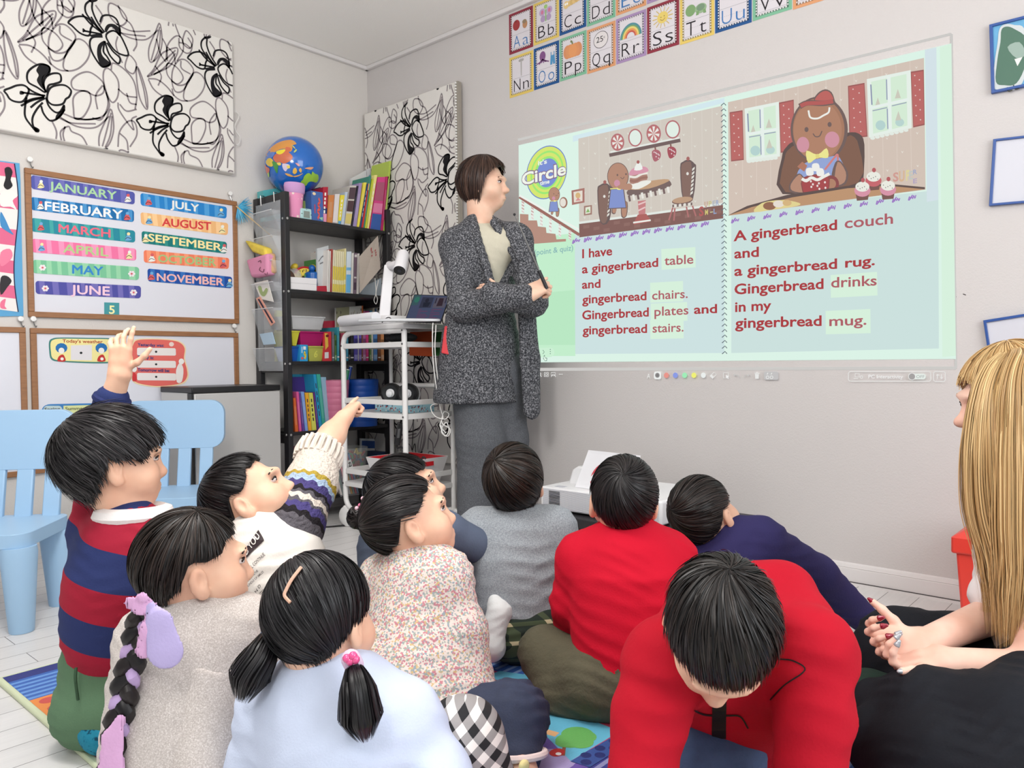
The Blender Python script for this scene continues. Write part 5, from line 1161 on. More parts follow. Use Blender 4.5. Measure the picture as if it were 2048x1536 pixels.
third = [(884, 928, 540, (112, 114, 124), 'grey book right of the red picture book'), (930, 966, 600, (86, 120, 66), 'short green book beside the grey one'), (972, 1014, 465, (62, 150, 168), 'tall teal book beside the cart post'), (1090, 1124, 560, (206, 92, 112), 'pink spine behind the cart post'),
 (1128, 1166, 560, (64, 140, 172), 'blue green spine on the third shelf'), (1168, 1198, 560, (30, 32, 36), 'black spine left of the black and white one'), (1200, 1258, 566, (44, 44, 50), 'black spine with white emblem on the third shelf'), (1262, 1328, 562, (92, 84, 182), 'violet blue thick spine on the third shelf'),
 (1330, 1384, 566, (216, 212, 214), 'white spine between two violet books'), (1346, 1392, 560, (112, 92, 186), 'violet spine left of the brown books'), (1394, 1412, 566, (136, 82, 56), 'thin brown spine on the third shelf'), (1414, 1464, 566, (176, 108, 160), 'mauve and green spine on the third shelf'), (1466, 1512, 562, (206, 54, 124), 'hot pink spine on the third shelf'),
 (1528, 1558, 566, (96, 130, 78), 'moss green spine right of hot pink one'), (1560, 1590, 566, (206, 204, 190), 'greyish white spine beside moss green one'), (1596, 1662, 566, (82, 132, 196), 'sky blue thick spine on the third shelf'), (1668, 1718, 572, (122, 72, 46), 'brown spine near the right end of the third shelf'), (1722, 1776, 585, (214, 146, 96), 'tan orange spine at the right end of the third shelf')]
seen = 0
for k, (a, b_, yt, col, lab) in enumerate(third):
 if lab.startswith('white spine between'): b_ = 1344
 book(w1(a), w1(b_), w1(a), w1(b_), w2(yt), SH[2], col, lab, group=G3, band=[(.05, .22, tuple(min(255, int(v*.6+95)) for v in col)), (.6, .8, tuple(int(v*.7) for v in col))] if k % 2 else [(.1, .14, (228, 226, 222)), (.3, .75, tuple(min(255, int(v*.85+30)) for v in col))])
zt = float(onY(w1(1200), w2(310), SYF+.1)[2])
def f_tree(cv):
 cv.fill([(0, 0), (.5, 0), (.48, 1), (0, 1)], (160, 158, 128)); rr = random.Random(5)
 for k in range(60): cv.ell(rr.uniform(.02, .98), rr.uniform(.05, .95), .018, .03, (90, 84, 70) if k % 2 else (200, 196, 176), n=7, up=False)
 cv.up()
 for x in (.2, .62, .7, .85): cv.stroke([(x, 1), (x+.02, .5), (x-.05, .1)], .014, (110, 90, 78), up=False)
 cv.up()
block('picture_book', 'landscape picture book of bare trees above the row of spines', 'book', [(w1(955), w2(135)), (w1(1400), w2(98)), (w1(1400), w2(600)), (w1(960), w2(600))], SYF+.165, .012, SH[2], mat('cover', (222, 220, 216), .45), G3, face=f_tree)
for a, b_, yt, col, lab in ((1402, 1420, 96, (214, 110, 60), 'thin orange spine standing behind the row of spines'), (1422, 1460, 190, (230, 130, 170), 'light pink spine above the row, beside the tree picture book'), (1466, 1530, 190, (206, 72, 150), 'pink spine above the row of spines'), (1536, 1576, 180, (70, 150, 190), 'blue spine above the row of spines'), (1580, 1622, 105, (214, 208, 190), 'cream spine above the row of spines'), (1626, 1690, 150, (96, 146, 206), 'blue spine beside the white camera arm')):
 book(w1(a), w1(b_), w1(a), w1(b_), w2(yt), SH[2], col, lab, group=G3, yf=SYF+.16, depth=.07)
# ---- fourth shelf
x1_ = lambda x: 560+x/8.533; y1_ = lambda y: 730+y/8.533; G4 = 'books on the fourth shelf'
def f_purp(cv):
 for k in range(8): cv.fill([(.03, .28+k*.085), (.62, .28+k*.085), (.62, .30+k*.085), (.03, .30+k*.085)], (176, 166, 206), up=False)
 cv.up()
block('picture_book', 'big teal picture book behind the purple one on the fourth shelf', 'book', [(x1_(212), y1_(158)), (x1_(600), y1_(158)), (x1_(640), y1_(1130)), (x1_(212), y1_(1130))], SYF+.10, .014, SH[3], mat('cover', (46, 140, 172), .35), G4)
block('picture_book', 'purple picture book with printed lines of text on the fourth shelf', 'book', [(x1_(212), y1_(205)), (x1_(480), y1_(200)), (x1_(500), y1_(1130)), (x1_(212), y1_(1130))], SYF+.085, .010, SH[3], mat('cover', (66, 44, 122), .35), G4, face=f_purp)
for k, (a, b_, c, d, yt, col, lab) in enumerate([(234, 292, 222, 270, 560, (206, 98, 46), 'orange spine at the left of the fourth shelf'), (304, 350, 274, 322, 456, (206, 86, 144), 'pink spine right of the orange one'), (354, 402, 324, 352, 480, (98, 62, 140), 'purple spine between pink and light blue'), (406, 458, 354, 412, 456, (124, 154, 212), 'light blue spine on the fourth shelf'),
  (462, 522, 424, 488, 476, (226, 164, 50), 'golden yellow spine on the fourth shelf'), (524, 604, 490, 560, 474, (206, 206, 90), 'lime yellow spine with dark lettering'), (608, 650, 562, 598, 462, (92, 50, 118), 'dark purple spine right of the lime one'), (652, 706, 566, 618, 160, (40, 146, 190), 'tall turquoise blue spine on the fourth shelf'), (708, 762, 622, 690, 156, (62, 170, 150), 'tall sea green spine on the fourth shelf'),
  (764, 832, 696, 788, 206, (150, 186, 210), 'landscape covered book leaning beside the sea green spine'), (836, 858, 790, 820, 350, (224, 140, 130), 'thin salmon spine by the pink bucket'), (860, 886, 824, 850, 352, (206, 210, 220), 'thin grey white spine touching the pink bucket')]):
 book(x1_(a), x1_(b_), x1_(c), x1_(d), y1_(yt), SH[3], col, lab, group=G4, title='STORIES' if k in (4, 5, 7) else None, tcol=(60, 50, 60), depth=.08 if k < 7 else .15)
def bucket(label, xa, xb, xc_, xd, yt, m, z0, yf):
 a, b_ = onY(xa, yt, yf), onY(xb, yt, yf); r1 = (b_[0]-a[0])/2*.93; cx = (a[0]+b_[0])/2; c_, d_ = onY(xc_, yt, yf), onY(xd, yt, yf); r0 = (d_[0]-c_[0])/2*.93; h = a[2]-z0; cy = yf+r1*.5
 t = thing('bucket', label, 'bucket', (cx, cy, z0), 'round buckets on the fourth shelf'); prof = [(r0*.2, 0.0), (r0, 0)]
 for k in range(1, 9):
  f = k/8; r = r0+(r1-r0)*f; prof += [(r, h*(f-.02)), (r-.0008, h*(f-.01)), (r, h*f)]
 prof += [(r1+.002, h), (r1-.003, h), (r1-.006, h*.7), (r0-.004, .006), (.001, .006)]
 mb = MB(); mb.lathe(prof, m, (cx, cy, z0), 36, close=False); mb.build('bucket_wall', t, smooth=True); return (cx, cy, r1, z0+h)
bk = bucket('pink bucket holding two pens on the fourth shelf', x1_(800), x1_(1222), x1_(880), x1_(1190), y1_(262), mat('bucket_pink', (206, 116, 146), .4), SH[3], SYF-.02)
bucket('blue bucket on the fourth shelf', x1_(1218), x1_(1726), x1_(1228), x1_(1680), y1_(250), mat('bucket_blue', (14, 72, 160), .4), SH[3], SYF-.02)
for x, y, x2, y2, c, lab in ((1160, 88, 1105, 420, (36, 130, 90), 'green marker with a white end in the pink bucket'), (1208, 36, 1130, 420, (28, 70, 160), 'blue marker with a white end in the pink bucket')):
 a = onY(x1_(x), y1_(y), bk[1]); b_ = onY(x1_(x2), y1_(y2), bk[1]); t = thing('marker', lab, 'pen', b_)
 mb = MB(); mb.tube([b_, a], .0088, mat('pen', c, .3), 12); mb.build('barrel', t, smooth=True)
 mb = MB(); mb.tube([a, a+(a-b_)*.04], .0092, mat('pen_end', (236, 236, 234), .3), 12); mb.build('end_cap', t, smooth=True)
# ---- bottom shelf
z1_ = lambda x: 560+x/6.827; zz = lambda y: 860+y/6.827
t = thing('book_bag', 'clear zip bag full of thin colourful readers leaning on the bottom shelf', 'bag', onY(z1_(900), zz(900), SYF-.05))
pts = [P(z1_(690), zz(330), 3.80), P(z1_(935), zz(260), 3.86), P(z1_(1085), zz(880), 3.80), P(z1_(830), zz(905), 3.72)]; D = np.array([.03, .06, 0])
cols = [(206, 196, 190), (92, 120, 112), (70, 70, 84), (206, 120, 130), (226, 226, 226), (222, 170, 80), (130, 160, 150), (200, 80, 100), (90, 130, 170)]
for k in range(9):
 u0, u1_ = k/9+.01, (k+1)/9-.01; f = lambda u, v: (pts[0]*(1-u)+pts[1]*u)*(1-v)+(pts[3]*(1-u)+pts[2]*u)*v
 mb = MB(); mb.hexa([f(u0, .97), f(u1_, .97), f(u1_, .97)+D, f(u0, .97)+D], [f(u0, .1), f(u1_, .1), f(u1_, .1)+D, f(u0, .1)+D], mat('cover', cols[k], .4)); mb.build('thin_reader', t)
mb = MB(); o_ = np.array([-.006, -.008, 0]); f0 = [p+o_ for p in pts]; f1 = [p-o_+D for p in pts]; mb.add(f0+f1, [(0, 1, 2, 3), (0, 4, 5, 1), (1, 5, 6, 2), (2, 6, 7, 3), (3, 7, 4, 0)], clear_mat('clear_bag', (222, 222, 228), .2)); mb.build('bag_film', t)
cv = Canvas(lambda u, v: (f0[0]*(1-u)+f0[1]*u)*(1-v)+(f0[3]*(1-u)+f0[2]*u)*v, (-.4, -.85, 0), off=.001); cv.fill([(.74, .24), (1.0, .22), (1.02, .40), (.78, .44)], (232, 232, 230)); cv.text('Zi', (.80, .38), (.97, .36), .09, (40, 40, 42), bold=.03, upv=(0, -1)); cv.build('zip_label', t)
t = thing('letter_tub', 'clear tub of coloured plastic letters on the bottom shelf', 'tub', onY(z1_(1150), zz(520), SYF+.02))
a, b_ = onY(z1_(950), zz(270), SYF), onY(z1_(1315), zz(240), SYF); cx = (a[0]+b_[0])/2; cy = SYF+.10; zb = SH[4]; zt = a[2]; r1 = (b_[0]-a[0])/2
mb = MB(); mb.lathe([(r1*.78, 0.001), (r1*.8, .004), (r1, zt-zb), (r1*.97, zt-zb), (r1*.77, .006)], clear_mat('clear_tub', (222, 226, 220), .22), (cx, cy, zb), 28, close=False); mb.build('tub_wall', t, smooth=True)
rr = random.Random(9); mbs = {}
for k in range(90):
 c = ((206, 60, 84), (60, 150, 84), (226, 180, 56), (56, 80, 150), (190, 40, 60), (232, 200, 80))[rr.randrange(6)]; an = rr.uniform(0, 6.28); rad = r1*.72*math.sqrt(rr.random()); z = zb+.02+(zt-zb-.05)*rr.random()
 mbs.setdefault(c, MB()); p0 = np.array([cx+rad*math.cos(an), cy+rad*math.sin(an), z]); d = np.array([rr.uniform(-1, 1), rr.uniform(-1, 1), rr.uniform(-1, 1)]); d /= np.linalg.norm(d); mbs[c].tube(catmull([p0-d*.016, p0+np.array([.008, 0, .008]), p0+d*.016], 3), .006, mat('letter_plastic', c, .35), 6)
allm = MB()
for c, m_ in mbs.items(): allm.add(m_.v, m_.f, mat('letter_plastic', c, .35))
lt = allm.build('plastic_letters', t, smooth=True); lt['kind'] = 'stuff'
def f_bl(cv): cv.fill([(.04, .05), (.95, .05), (.95, .97), (.04, .97)], (60, 92, 160)); cv.fill([(.2, .22), (.8, .22), (.8, .42), (.2, .42)], (228, 226, 222)); cv.fill([(.5, .7), (.9, .7), (.9, .95), (.5, .95)], (224, 222, 218)); cv.stroke([(.28, .33), (.72, .33)], .05, (70, 70, 80), smooth=0)
block('framed_notice', 'blue notice in a pale frame standing at the back of the bottom shelf', 'sign', [(z1_(1105), zz(115)), (z1_(1400), zz(125)), (z1_(1400), zz(880)), (z1_(1110), zz(880))], SYF+.19, .012, SH[4], mat('notice_frame', (214, 220, 226), .4), face=f_bl)
block('storage_case', 'dark blue box at the right of the bottom shelf', 'case', [(z1_(1325), zz(300)), (z1_(1455), zz(295)), (z1_(1455), zz(880)), (z1_(1330), zz(880))], SYF+.03, .10, SH[4], mat('box_dkblue', (38, 54, 84), .4))
block('picture_book', 'pink picture book at the left of the bottom shelf', 'book', [(z1_(212), zz(222)), (z1_(330), zz(218)), (z1_(340), zz(900)), (z1_(212), zz(900))], SYF+.04, .02, SH[4], mat('cover', (224, 138, 150), .4))
# ---- clear hanging pockets on the bookshelf's side
SXS = SX0-.016
def onS(x, y, X=SXS): return onX(x, y, X)
t = thing('hanging_pockets', 'clear plastic pocket organiser hanging on the bookshelf side', 'organiser', onS(530, 745))
FILM = clear_mat('pocket_film', (232, 236, 240), .22, .06)
p = lambda y: (onS(528, y)[2])
yA, yB = SYF+.012, SYB-.012
mb = MB(); mb.span((SXS-.001, yA, p(742)), (SXS, yB, p(408)), FILM); mb.build('back_sheet', t)
for k, y in enumerate((470, 520, 568, 610, 660, 738)):
 z0 = p(y); z1 = z0+.10; mb = MB(); mb.add([(SXS-.001, yA, z0), (SXS-.001, yB, z0), (SXS-.040, yB-.01, z1), (SXS-.044, yA+.01, z1), (SXS-.001, yA, z1), (SXS-.001, yB, z1)], [(0, 1, 2, 3), (0, 3, 4), (1, 5, 2)], FILM); mb.build('pocket', t)
 mb = MB(); mb.tube([(SXS-.044, yA+.01, z1), (SXS-.040, yB-.01, z1)], .0022, clear_mat('pocket_edge', (240, 242, 245), .7), 6); mb.build('pocket_edge', t)
mb = MB()
for yy in (yA+.05, yB-.05): mb.tube([(SXS-.002, yy, p(410)), (SXS-.004, yy, SH[0]+.12), (SX0+.0, yy, SH[0]+.121)], .0025, M_STEEL, 6)
mb.build('wire_hanger', t)
def pk(name, label, cat, q, m, th=.03, bevel=.01, X=SXS-.010, sub=0):
 pts = [onS(*a, X) for a in q]; D = np.array([-th, 0, 0]); tt = thing(name, label, cat, np.mean(pts, axis=0)); mb = MB()
 mb.hexa(pts[::-1], [a+D for a in pts[::-1]], m); mb.build('toy_body', tt, bevel=bevel, seg=3); return tt, pts
tt, pts = pk('toy_block', 'pink foam toy with a drawn face in the hanging pockets', 'toy', [(509, 521), (552, 508), (553, 551), (520, 557)], mat('foam_pink', (222, 146, 178), .7), .05, .014)
mb = MB(); pts2 = [onS(*a, SXS-.008) for a in ((530, 512), (552, 506), (556, 545), (546, 553))]; mb.hexa(pts2[::-1], [a+np.array([-.030, 0, 0]) for a in pts2[::-1]], mat('foam_tan', (206, 164, 122), .8)); mb.build('tan_back', tt, bevel=.01)
cv = Canvas(lambda x, y: onS(x, y, SXS-.062), (-1, 0, 0), off=.0006); cv.stroke([(516, 524), (521, 521), (522, 526)], 1.2, (110, 60, 80), up=False); cv.stroke([(521, 534), (519, 540), (526, 544), (528, 538)], 1.2, (110, 60, 80), up=False); cv.stroke([(529, 547), (534, 550), (535, 544)], 1.2, (110, 60, 80)); cv.build('drawn_face', tt)
tt, pts = pk('cloth_glove', 'yellow dotted cloth toy sticking out of the hanging pockets', 'toy', [(503, 482), (546, 497), (548, 516), (520, 506)], mat('cloth_yellow', (226, 200, 80), .85, var=(40, .25)), .045, .012)
tt, pts = pk('picture_card', 'white card with a green figure in the hanging pockets', 'card', [(509, 566), (536, 560), (548, 604), (522, 598)], mat('card_white', (226, 222, 214), .6), .003, .001, SXS-.03)
cv = Canvas(lambda x, y: onS(x, y, SXS-.0335), (-1, 0, 0), off=.0005); cv.fill([(516, 574), (522, 572), (526, 584), (532, 576), (536, 580), (530, 592), (522, 590)], (160, 176, 120), smooth=3); cv.build('print', tt)
tt, pts = pk('paper_pack', 'pack of coloured paper strips in the hanging pockets', 'stationery', [(513, 597), (521, 593), (551, 645), (543, 652)], mat('pack_salmon', (226, 160, 140), .5), .004, .001, SXS-.034)
cv = Canvas(lambda x, y: onS(x, y, SXS-.0385), (-1, 0, 0), off=.0005); cv.stroke([(517, 598), (545, 646)], 3.2, (46, 40, 60), smooth=0); cv.build('print', tt)
pk('paper_card', 'pale blue card in a lower hanging pocket', 'card', [(520, 668), (545, 664), (552, 688), (528, 690)], mat('card_blue', (176, 200, 218), .6), .003, .001, SXS-.03)
block('storage_case', 'white case behind the left post on the second shelf', 'case', [(548, 556), (562, 558), (562, 582), (548, 580)], SYB-.10, .06, SH[1], M_WBOX)
block('book_file', 'lime yellow folder seen through the shelf side on the third shelf', 'folder', [(553, 620), (566, 622), (566, 700), (553, 700)], SYB-.08, .02, SH[2], mat('folder_lime', (206, 206, 70), .5))
# ================================================================== trolley and what stands on it
M_WM = mat('white_metal', (232, 230, 228), .32)
M_WTRAY = mat('tray_white', (222, 221, 221), .35)
CX0, CX1, CY0, CY1 = 2.23, 2.52, 2.61, 3.055
zc = dict(t1=.934, t0=.918, s1=.876, s0=.852, m1=.617, m0=.594, n1=.555, n0=.531, b1=.281, b0=.257, c1=.2185, c0=.197)
cart = thing('utility_trolley', 'white metal three-tier trolley on castors in front of the lily shade', 'trolley', ((CX0+CX1)/2, (CY0+CY1)/2, 0))
HL = .56
mb = MB(); zt_ = .926
mb.tube(catmull([(CX0, CY0, .105), (CX0, CY0, .5), (CX0, CY0, zt_)], 2), .0125, M_WM, 12)
mb.tube([(CX0, CY0, zt_)]+[(CX0, CY1-.07, zt_)]+catmull([(CX0, CY1-.045, zt_-.002), (CX0, CY1-.014, zt_-.018), (CX0, CY1, zt_-.055), (CX0, CY1, zt_-.10)], 4)+[(CX0, CY1, .22)]+catmull([(CX0, CY1, .17), (CX0, CY1-.006, .125), (CX0, CY1-.03, .095), (CX0, CY1-.07, .085)], 4)+[(CX0, CY0+.03, .085), (CX0, CY0, .105)], .0125, M_WM, 12)
mb.build('side_frame', cart, smooth=True)
mb = MB(); zh = .66
mb.tube([(CX1, CY0, .085), (CX1, CY0, zh), (CX1, CY0+.02, zh+.012), (CX1, CY1-.02, zh+.012), (CX1, CY1, zh), (CX1, CY1, .085), (CX1, CY0, .085)], .0115, M_WM, 12); mb.build('side_frame', cart, smooth=True)
mb = MB(); mb.tube([(CX1, CY1, zh), (CX1, CY1, .93)], .0095, M_WM, 10); mb.build('back_post', cart, smooth=True)
for k, (z0, z1, yy) in enumerate(((zc['c0'], zc['c1'], 0), (zc['n0'], zc['n1'], 0), (zc['s0'], zc['s1'], 0))):
 mb = MB(); mb.span((CX0-.005, CY0, z1-.004), (CX1, CY1, z1), M_WTRAY)
 mb.span((CX0-.009, CY0+.006, z0), (CX0+.002, CY1-.006, z1), M_WM); mb.span((CX1-.004, CY0+.006, z0), (CX1+.004, CY1-.006, z1), M_WM); mb.span((CX0, CY0-.004, z0), (CX1, CY0+.006, z1), M_WM); mb.span((CX0, CY1-.006, z0), (CX1, CY1+.004, z1), M_WM)
 mb.build('tray', cart, bevel=.001)
for z0, z1 in ((zc['b0'], zc['b1']), (zc['m0'], zc['m1'])):
 mb = MB(); mb.span((CX0-.006, CY0+.006, z0), (CX0+.004, CY1-.006, z1), M_WM); mb.span((CX0, CY0-.004, z0), (CX1, CY0+.004, z1), M_WM); mb.span((CX0, CY1-.004, z0), (CX1, CY1+.004, z1), M_WM); mb.build('guard_rail', cart, bevel=.001)
mb = MB(); mb.span((CX0-.016, CY0-.016, .934), (CX1+.07, CY1+.01, .958), M_WTRAY); mb.build('top_panel', cart, bevel=.004)
for x, y in ((CX0, CY1), (CX0, CY0), (CX1, CY0), (CX1, CY1)):
 mb = MB(); mb.lathe([(.012, -.013), (.044, -.013), (.050, -.008), (.050, .008), (.044, .013), (.012, .013)], M_WM, (x, y-.018 if y == CY1 else y+.01, .051), 28, axis=(1, .25, 0)); mb.tube([(x, y-.018 if y == CY1 else y+.01, .051), (x, y, .10)], .014, M_WM, 10); mb.build('castor', cart, smooth=True)
for y, z in ((CY0, .926), (CY0, .866), (CY0, .543), (CY1, .866), (CY1, .21)):
 mb = MB(); mb.lathe([(.0001, 0), (.005, .0005), (.004, .003)], mat('screw_dark', (110, 108, 108), .4, .8), (CX0-.0125, y, z), 10, axis=(-1, 0, 0)); mb.build('screw', cart)
# laptop
TZ = .958
M_LAP = mat('laptop_silver', (206, 206, 208), .3, .4)
hL, hR = onZ(809, 643.5, TZ+.012), None
dL, dR = 3.36, 3.33
hL, hR, tR, tL = P(809, 643, dL), P(881.5, 646, dR), P(905, 578.5, dR+.09), P(828.5, 588.5, dL+.10)
tR = tL+(hR-hL)*1.02
lap = thing('laptop', 'open silver laptop showing the slide, on top of the white trolley', 'laptop', (hL+hR)/2-np.array([0, 0, .014]))
n = np.cross(tL-hL, hR-hL); n /= np.linalg.norm(n); n = n if n @ (CAMP-hL) > 0 else -n
mb = MB(); mb.hexa([hL, hR, hR-n*.006, hL-n*.006], [tL, tR, tR-n*.006, tL-n*.006], mat('laptop_bezel', (26, 27, 32), .25)); mb.build('screen', lap, bevel=.001)
cv = Canvas(lambda u, v: (tL*(1-u)+tR*u)*(1-v)+(hL*(1-u)+hR*u)*v, n, off=.0006, mk=glow)
cv.fill([(.02, .03), (.98, .03), (.98, .94), (.02, .94)], (66, 72, 96)); cv.fill([(.02, .03), (.22, .03), (.20, .4), (.02, .42)], (58, 82, 88)); cv.ell(.13, .2, .07, .11, (52, 104, 92)); cv.fill([(.27, .1), (.58, .1), (.58, .48), (.26, .5)], (52, 54, 70)); cv.fill([(.63, .1), (.95, .08), (.95, .46), (.63, .48)], (84, 80, 92))
cv.ell(.42, .22, .05, .08, (40, 40, 52)); cv.fill([(.34, .3), (.54, .28), (.5, .45), (.36, .46)], (38, 40, 52)); cv.fill([(.74, .12), (.86, .12), (.88, .40), (.72, .42)], (52, 40, 48)); cv.fill([(.65, .12), (.68, .12), (.68, .32), (.65, .32)], (44, 42, 58)); cv.fill([(.92, .1), (.945, .1), (.945, .3), (.92, .3)], (44, 42, 58))
for r, (a, w) in enumerate(((.28, .08), (.28, .25), (.28, .07), (.28, .24), (.28, .3), (.28, .26))): cv.fill([(a, .56+r*.055), (a+w, .555+r*.055), (a+w, .572+r*.055), (a, .577+r*.055)], (104, 56, 84), up=False)
for r, w in enumerate((.28, .08, .24, .26, .1, .22)): cv.fill([(.63, .53+r*.06), (.63+w, .525+r*.06), (.63+w, .543+r*.06), (.63, .548+r*.06)], (104, 56, 84), up=False)
cv.up(); cv.build('display', lap)
fw = np.array([-.9, -.32, 0.0]); fw = (CAMP-hL)*np.array([1, 1, 0]); fw = np.array([-.62, .25, 0]); fw = fw/np.linalg.norm(fw)*.20
b0 = np.array([hL[0], hL[1], TZ+.001]); b1 = np.array([hR[0], hR[1], TZ+.001]); f1 = P(747, 650, 3.32)-b0; f1 = np.array([f1[0], f1[1], 0]); f1 = f1/np.linalg.norm(f1)*.2
mb = MB(); mb.hexa([b0, b1, b1+f1*.9, b0+f1], [v+np.array([0, 0, .013]) for v in (b0, b1, b1+f1*.9, b0+f1)], M_LAP); mb.build('keyboard_base', lap, bevel=.003)
# document camera
M_DOC = mat('doc_camera_white', (232, 230, 232), .35)
base = P(775, 640, 3.52); doc = thing('document_camera', 'white document camera with a tilted round head on the trolley', 'document camera', (base[0], base[1], TZ))
bx, by = base[0], base[1]; pl = P(767, 520, 3.58);
mb = MB(); mb.span((bx-.045, by-.05, TZ), (bx+.09, by+.32, TZ+.04), M_DOC); mb.build('base_plate', doc, bevel=.014, seg=4)
a0 = P(768, 640, 3.54); a1 = P(778, 530, 3.54); sx = R3*.026; sy = np.array([.012, .016, 0])
mb = MB(); mb.hexa([a0-sx-sy, a0+sx-sy, a0+sx+sy, a0-sx+sy], [a1-sx*.85-sy, a1+sx*.85-sy, a1+sx*.85+sy, a1-sx*.85+sy], M_DOC); mb.build('arm', doc, bevel=.005)
h0, h1 = P(774, 533, 3.53), P(796, 538, 3.47)
mb = MB(); mb.tube([P(779, 530, 3.545), P(783, 532, 3.5), P(798, 527, 3.46)], .018, M_DOC, 14); mb.build('joint', doc, smooth=True)
hd0, hd1 = P(799, 541, 3.40), P(807, 506, 3.47); axh = (hd1-hd0); L = np.linalg.norm(axh)
mb = MB(); mb.lathe([(.026, 0), (.029, .003), (.028, L-.012), (.024, L-.002), (.0001, L)], M_DOC, hd0, 28, axis=axh, close=False); hd = mb.build('camera_head', doc, smooth=True)
mb = MB(); mb.lathe([(.0001, -.001), (.0265, -.001), (.0265, .004)], mat('lens_black', (18, 18, 20), .15), hd0, 24, axis=axh, close=False); mb.lathe([(.0001, -.002), (.010, -.002)], mat('lens_glass', (40, 40, 48), .05), hd0, 16, axis=axh, close=False); mb.build('lens', hd)
# rolled paper tube
a, b_ = P(683, 643, 3.62), P(752, 641, 3.34); a[2] = b_[2] = TZ+.024
t = thing('paper_roll', 'white paper roll lying on the trolley top', 'paper roll', a-np.array([0, 0, .024])); mb = MB(); mb.tube([a+(b_-a)*k/8 for k in range(9)], [.022, .0235, .0235, .0235, .0225, .0235, .0235, .0235, .022], mat('paper_white', (226, 226, 230), .6), 20); mb.build('roll', t, smooth=True)
def cable(label, pts, r, col, name='cable', group=None):
 t = thing(name, label, 'cable', pts[0], group); mb = MB(); mb.tube(catmull(pts, 6), r, mat('cable_sheath', col, .5), 7); mb.build('cord', t, smooth=True); return t
cable('black looped cable on the trolley top by the laptop', [P(x, y, d) for x, y, d in ((764, 645, 3.3), (770, 638, 3.31), (778, 635, 3.32), (786, 640, 3.32), (793, 643, 3.32), (808, 640, 3.33))], .0022, (24, 24, 26))
cable('white charging cables hanging from the trolley top', [P(x, y, d) for x, y, d in ((866, 646, 3.3), (865, 665, 3.29), (866, 720, 3.3), (872, 770, 3.32), (882, 820, 3.35), (886, 835, 3.36), (880, 850, 3.36), (890, 872, 3.36), (898, 860, 3.36), (893, 845, 3.36), (884, 856, 3.36), (892, 866, 3.36))], .0024, (228, 226, 222), group='white cables on the trolley')
cable('white cable bundle looping over the middle tray', [P(x, y, d) for x, y, d in ((872, 650, 3.31), (870, 700, 3.3), (876, 760, 3.33), (884, 800, 3.4), (862, 812, 3.42), (870, 832, 3.38), (890, 838, 3.35), (898, 828, 3.36), (888, 824, 3.37), (884, 846, 3.36), (900, 858, 3.36), (896, 872, 3.36), (884, 866, 3.36), (882, 850, 3.36))], .0024, (228, 226, 222), group='white cables on the trolley')
# speakers on their box
def f_flo(cv):
 rr = random.Random(2)
 for k in range(40): cv.ell(rr.random()*.96+.02, rr.random()*.8+.1, .012+.012*rr.random(), .12, ((196, 70, 70), (232, 236, 236), (110, 160, 190))[k % 3], n=8, up=False)
 cv.up()
sb = P(815, 828, 3.46); bx0, by0 = 2.30, 2.66
zmid = zc['n1']
t = thing('gift_box', 'flat pale blue floral box under the small speakers on the trolley', 'box', (bx0+.07, by0+.12, zmid)); mb = MB(); mb.span((bx0, by0, zmid), (bx0+.15, by0+.25, zmid+.034), mat('floral_box', (160, 202, 214), .5)); mb.build('box', t, bevel=.002)
cv = Canvas(lambda u, v: np.array([bx0, by0+.25*(1-u), zmid+.034*v]), (-1, 0, 0), off=.0006); f_flo(cv); cv.build('print', t)
cv = Canvas(lambda u, v: np.array([bx0+.15*u, by0, zmid+.034*v]), (0, -1, 0), off=.0006); f_flo(cv); cv.build('print', t)
M_SPB, M_SPW = mat('speaker_black', (20, 20, 22), .3), mat('speaker_white', (222, 222, 224), .4)
for k, (yy, lab) in enumerate(((by0+.175, 'small black and white desktop speaker, the left one on the floral box'), (by0+.055, 'small black and white desktop speaker, the right one on the floral box'))):
 c = np.array([bx0+.05, yy, zmid+.034+.048]); t = thing('speaker', lab, 'speaker', (c[0], c[1], zmid+.034), 'desktop speakers on the trolley'); ax = np.array([-.86, -.5, .12]); ax /= np.linalg.norm(ax)
 mb = MB(); mb.ball(c-ax*-.004, (.048, .052, .0475), M_SPW, 28); mb.build('shell', t, smooth=True)
 mb = MB(); mb.lathe([(.0001, .046), (.036, .050), (.047, .042), (.050, .024), (.049, .010)], M_SPB, c, 30, axis=ax, close=False); fr = mb.build('front', t, smooth=True)
 mb = MB(); mb.ball(c+ax*.051-np.array([0, 0, .004]), (.017, .017, .008), mat('cone_white', (230, 230, 232), .25), 18, R=rot_to(ax)); mb.build('cone', fr, smooth=True)
# red and white basket with papers
zb = zc['c1']; M_BW, M_BR = mat('basket_white', (230, 228, 228), .35), mat('basket_red', (204, 26, 36), .35)
X0, X1, Y0, Y1 = CX0+.012, CX1-.015, CY0+.02, CY0+.30; h = .125
t = thing('basket', 'white basket with a red inside on the trolley bottom tray', 'basket', ((X0+X1)/2, (Y0+Y1)/2, zb))
def wall(mb, m, o, hh):
 i = .03; bot = [(X0+i+o, Y0+i+o, zb+.001+o*.5), (X1-i-o, Y0+i+o, zb+.001+o*.5), (X1-i-o, Y1-i-o, zb+.001+o*.5), (X0+i+o, Y1-i-o, zb+.001+o*.5)]; top_ = [(X0+o, Y0+o, zb+hh), (X1-o, Y0+o, zb+hh), (X1-o, Y1-o, zb+hh), (X0+o, Y1-o, zb+hh)]
 mb.add(bot+top_, [(3, 2, 1, 0), (0, 1, 5, 4), (1, 2, 6, 5), (2, 3, 7, 6), (3, 0, 4, 7)], m)
mb = MB(); wall(mb, M_BW, 0, h); mb.build('outer_shell', t); mb = MB(); wall(mb, M_BR, .004, h-.001); mb.build('inner_shell', t)
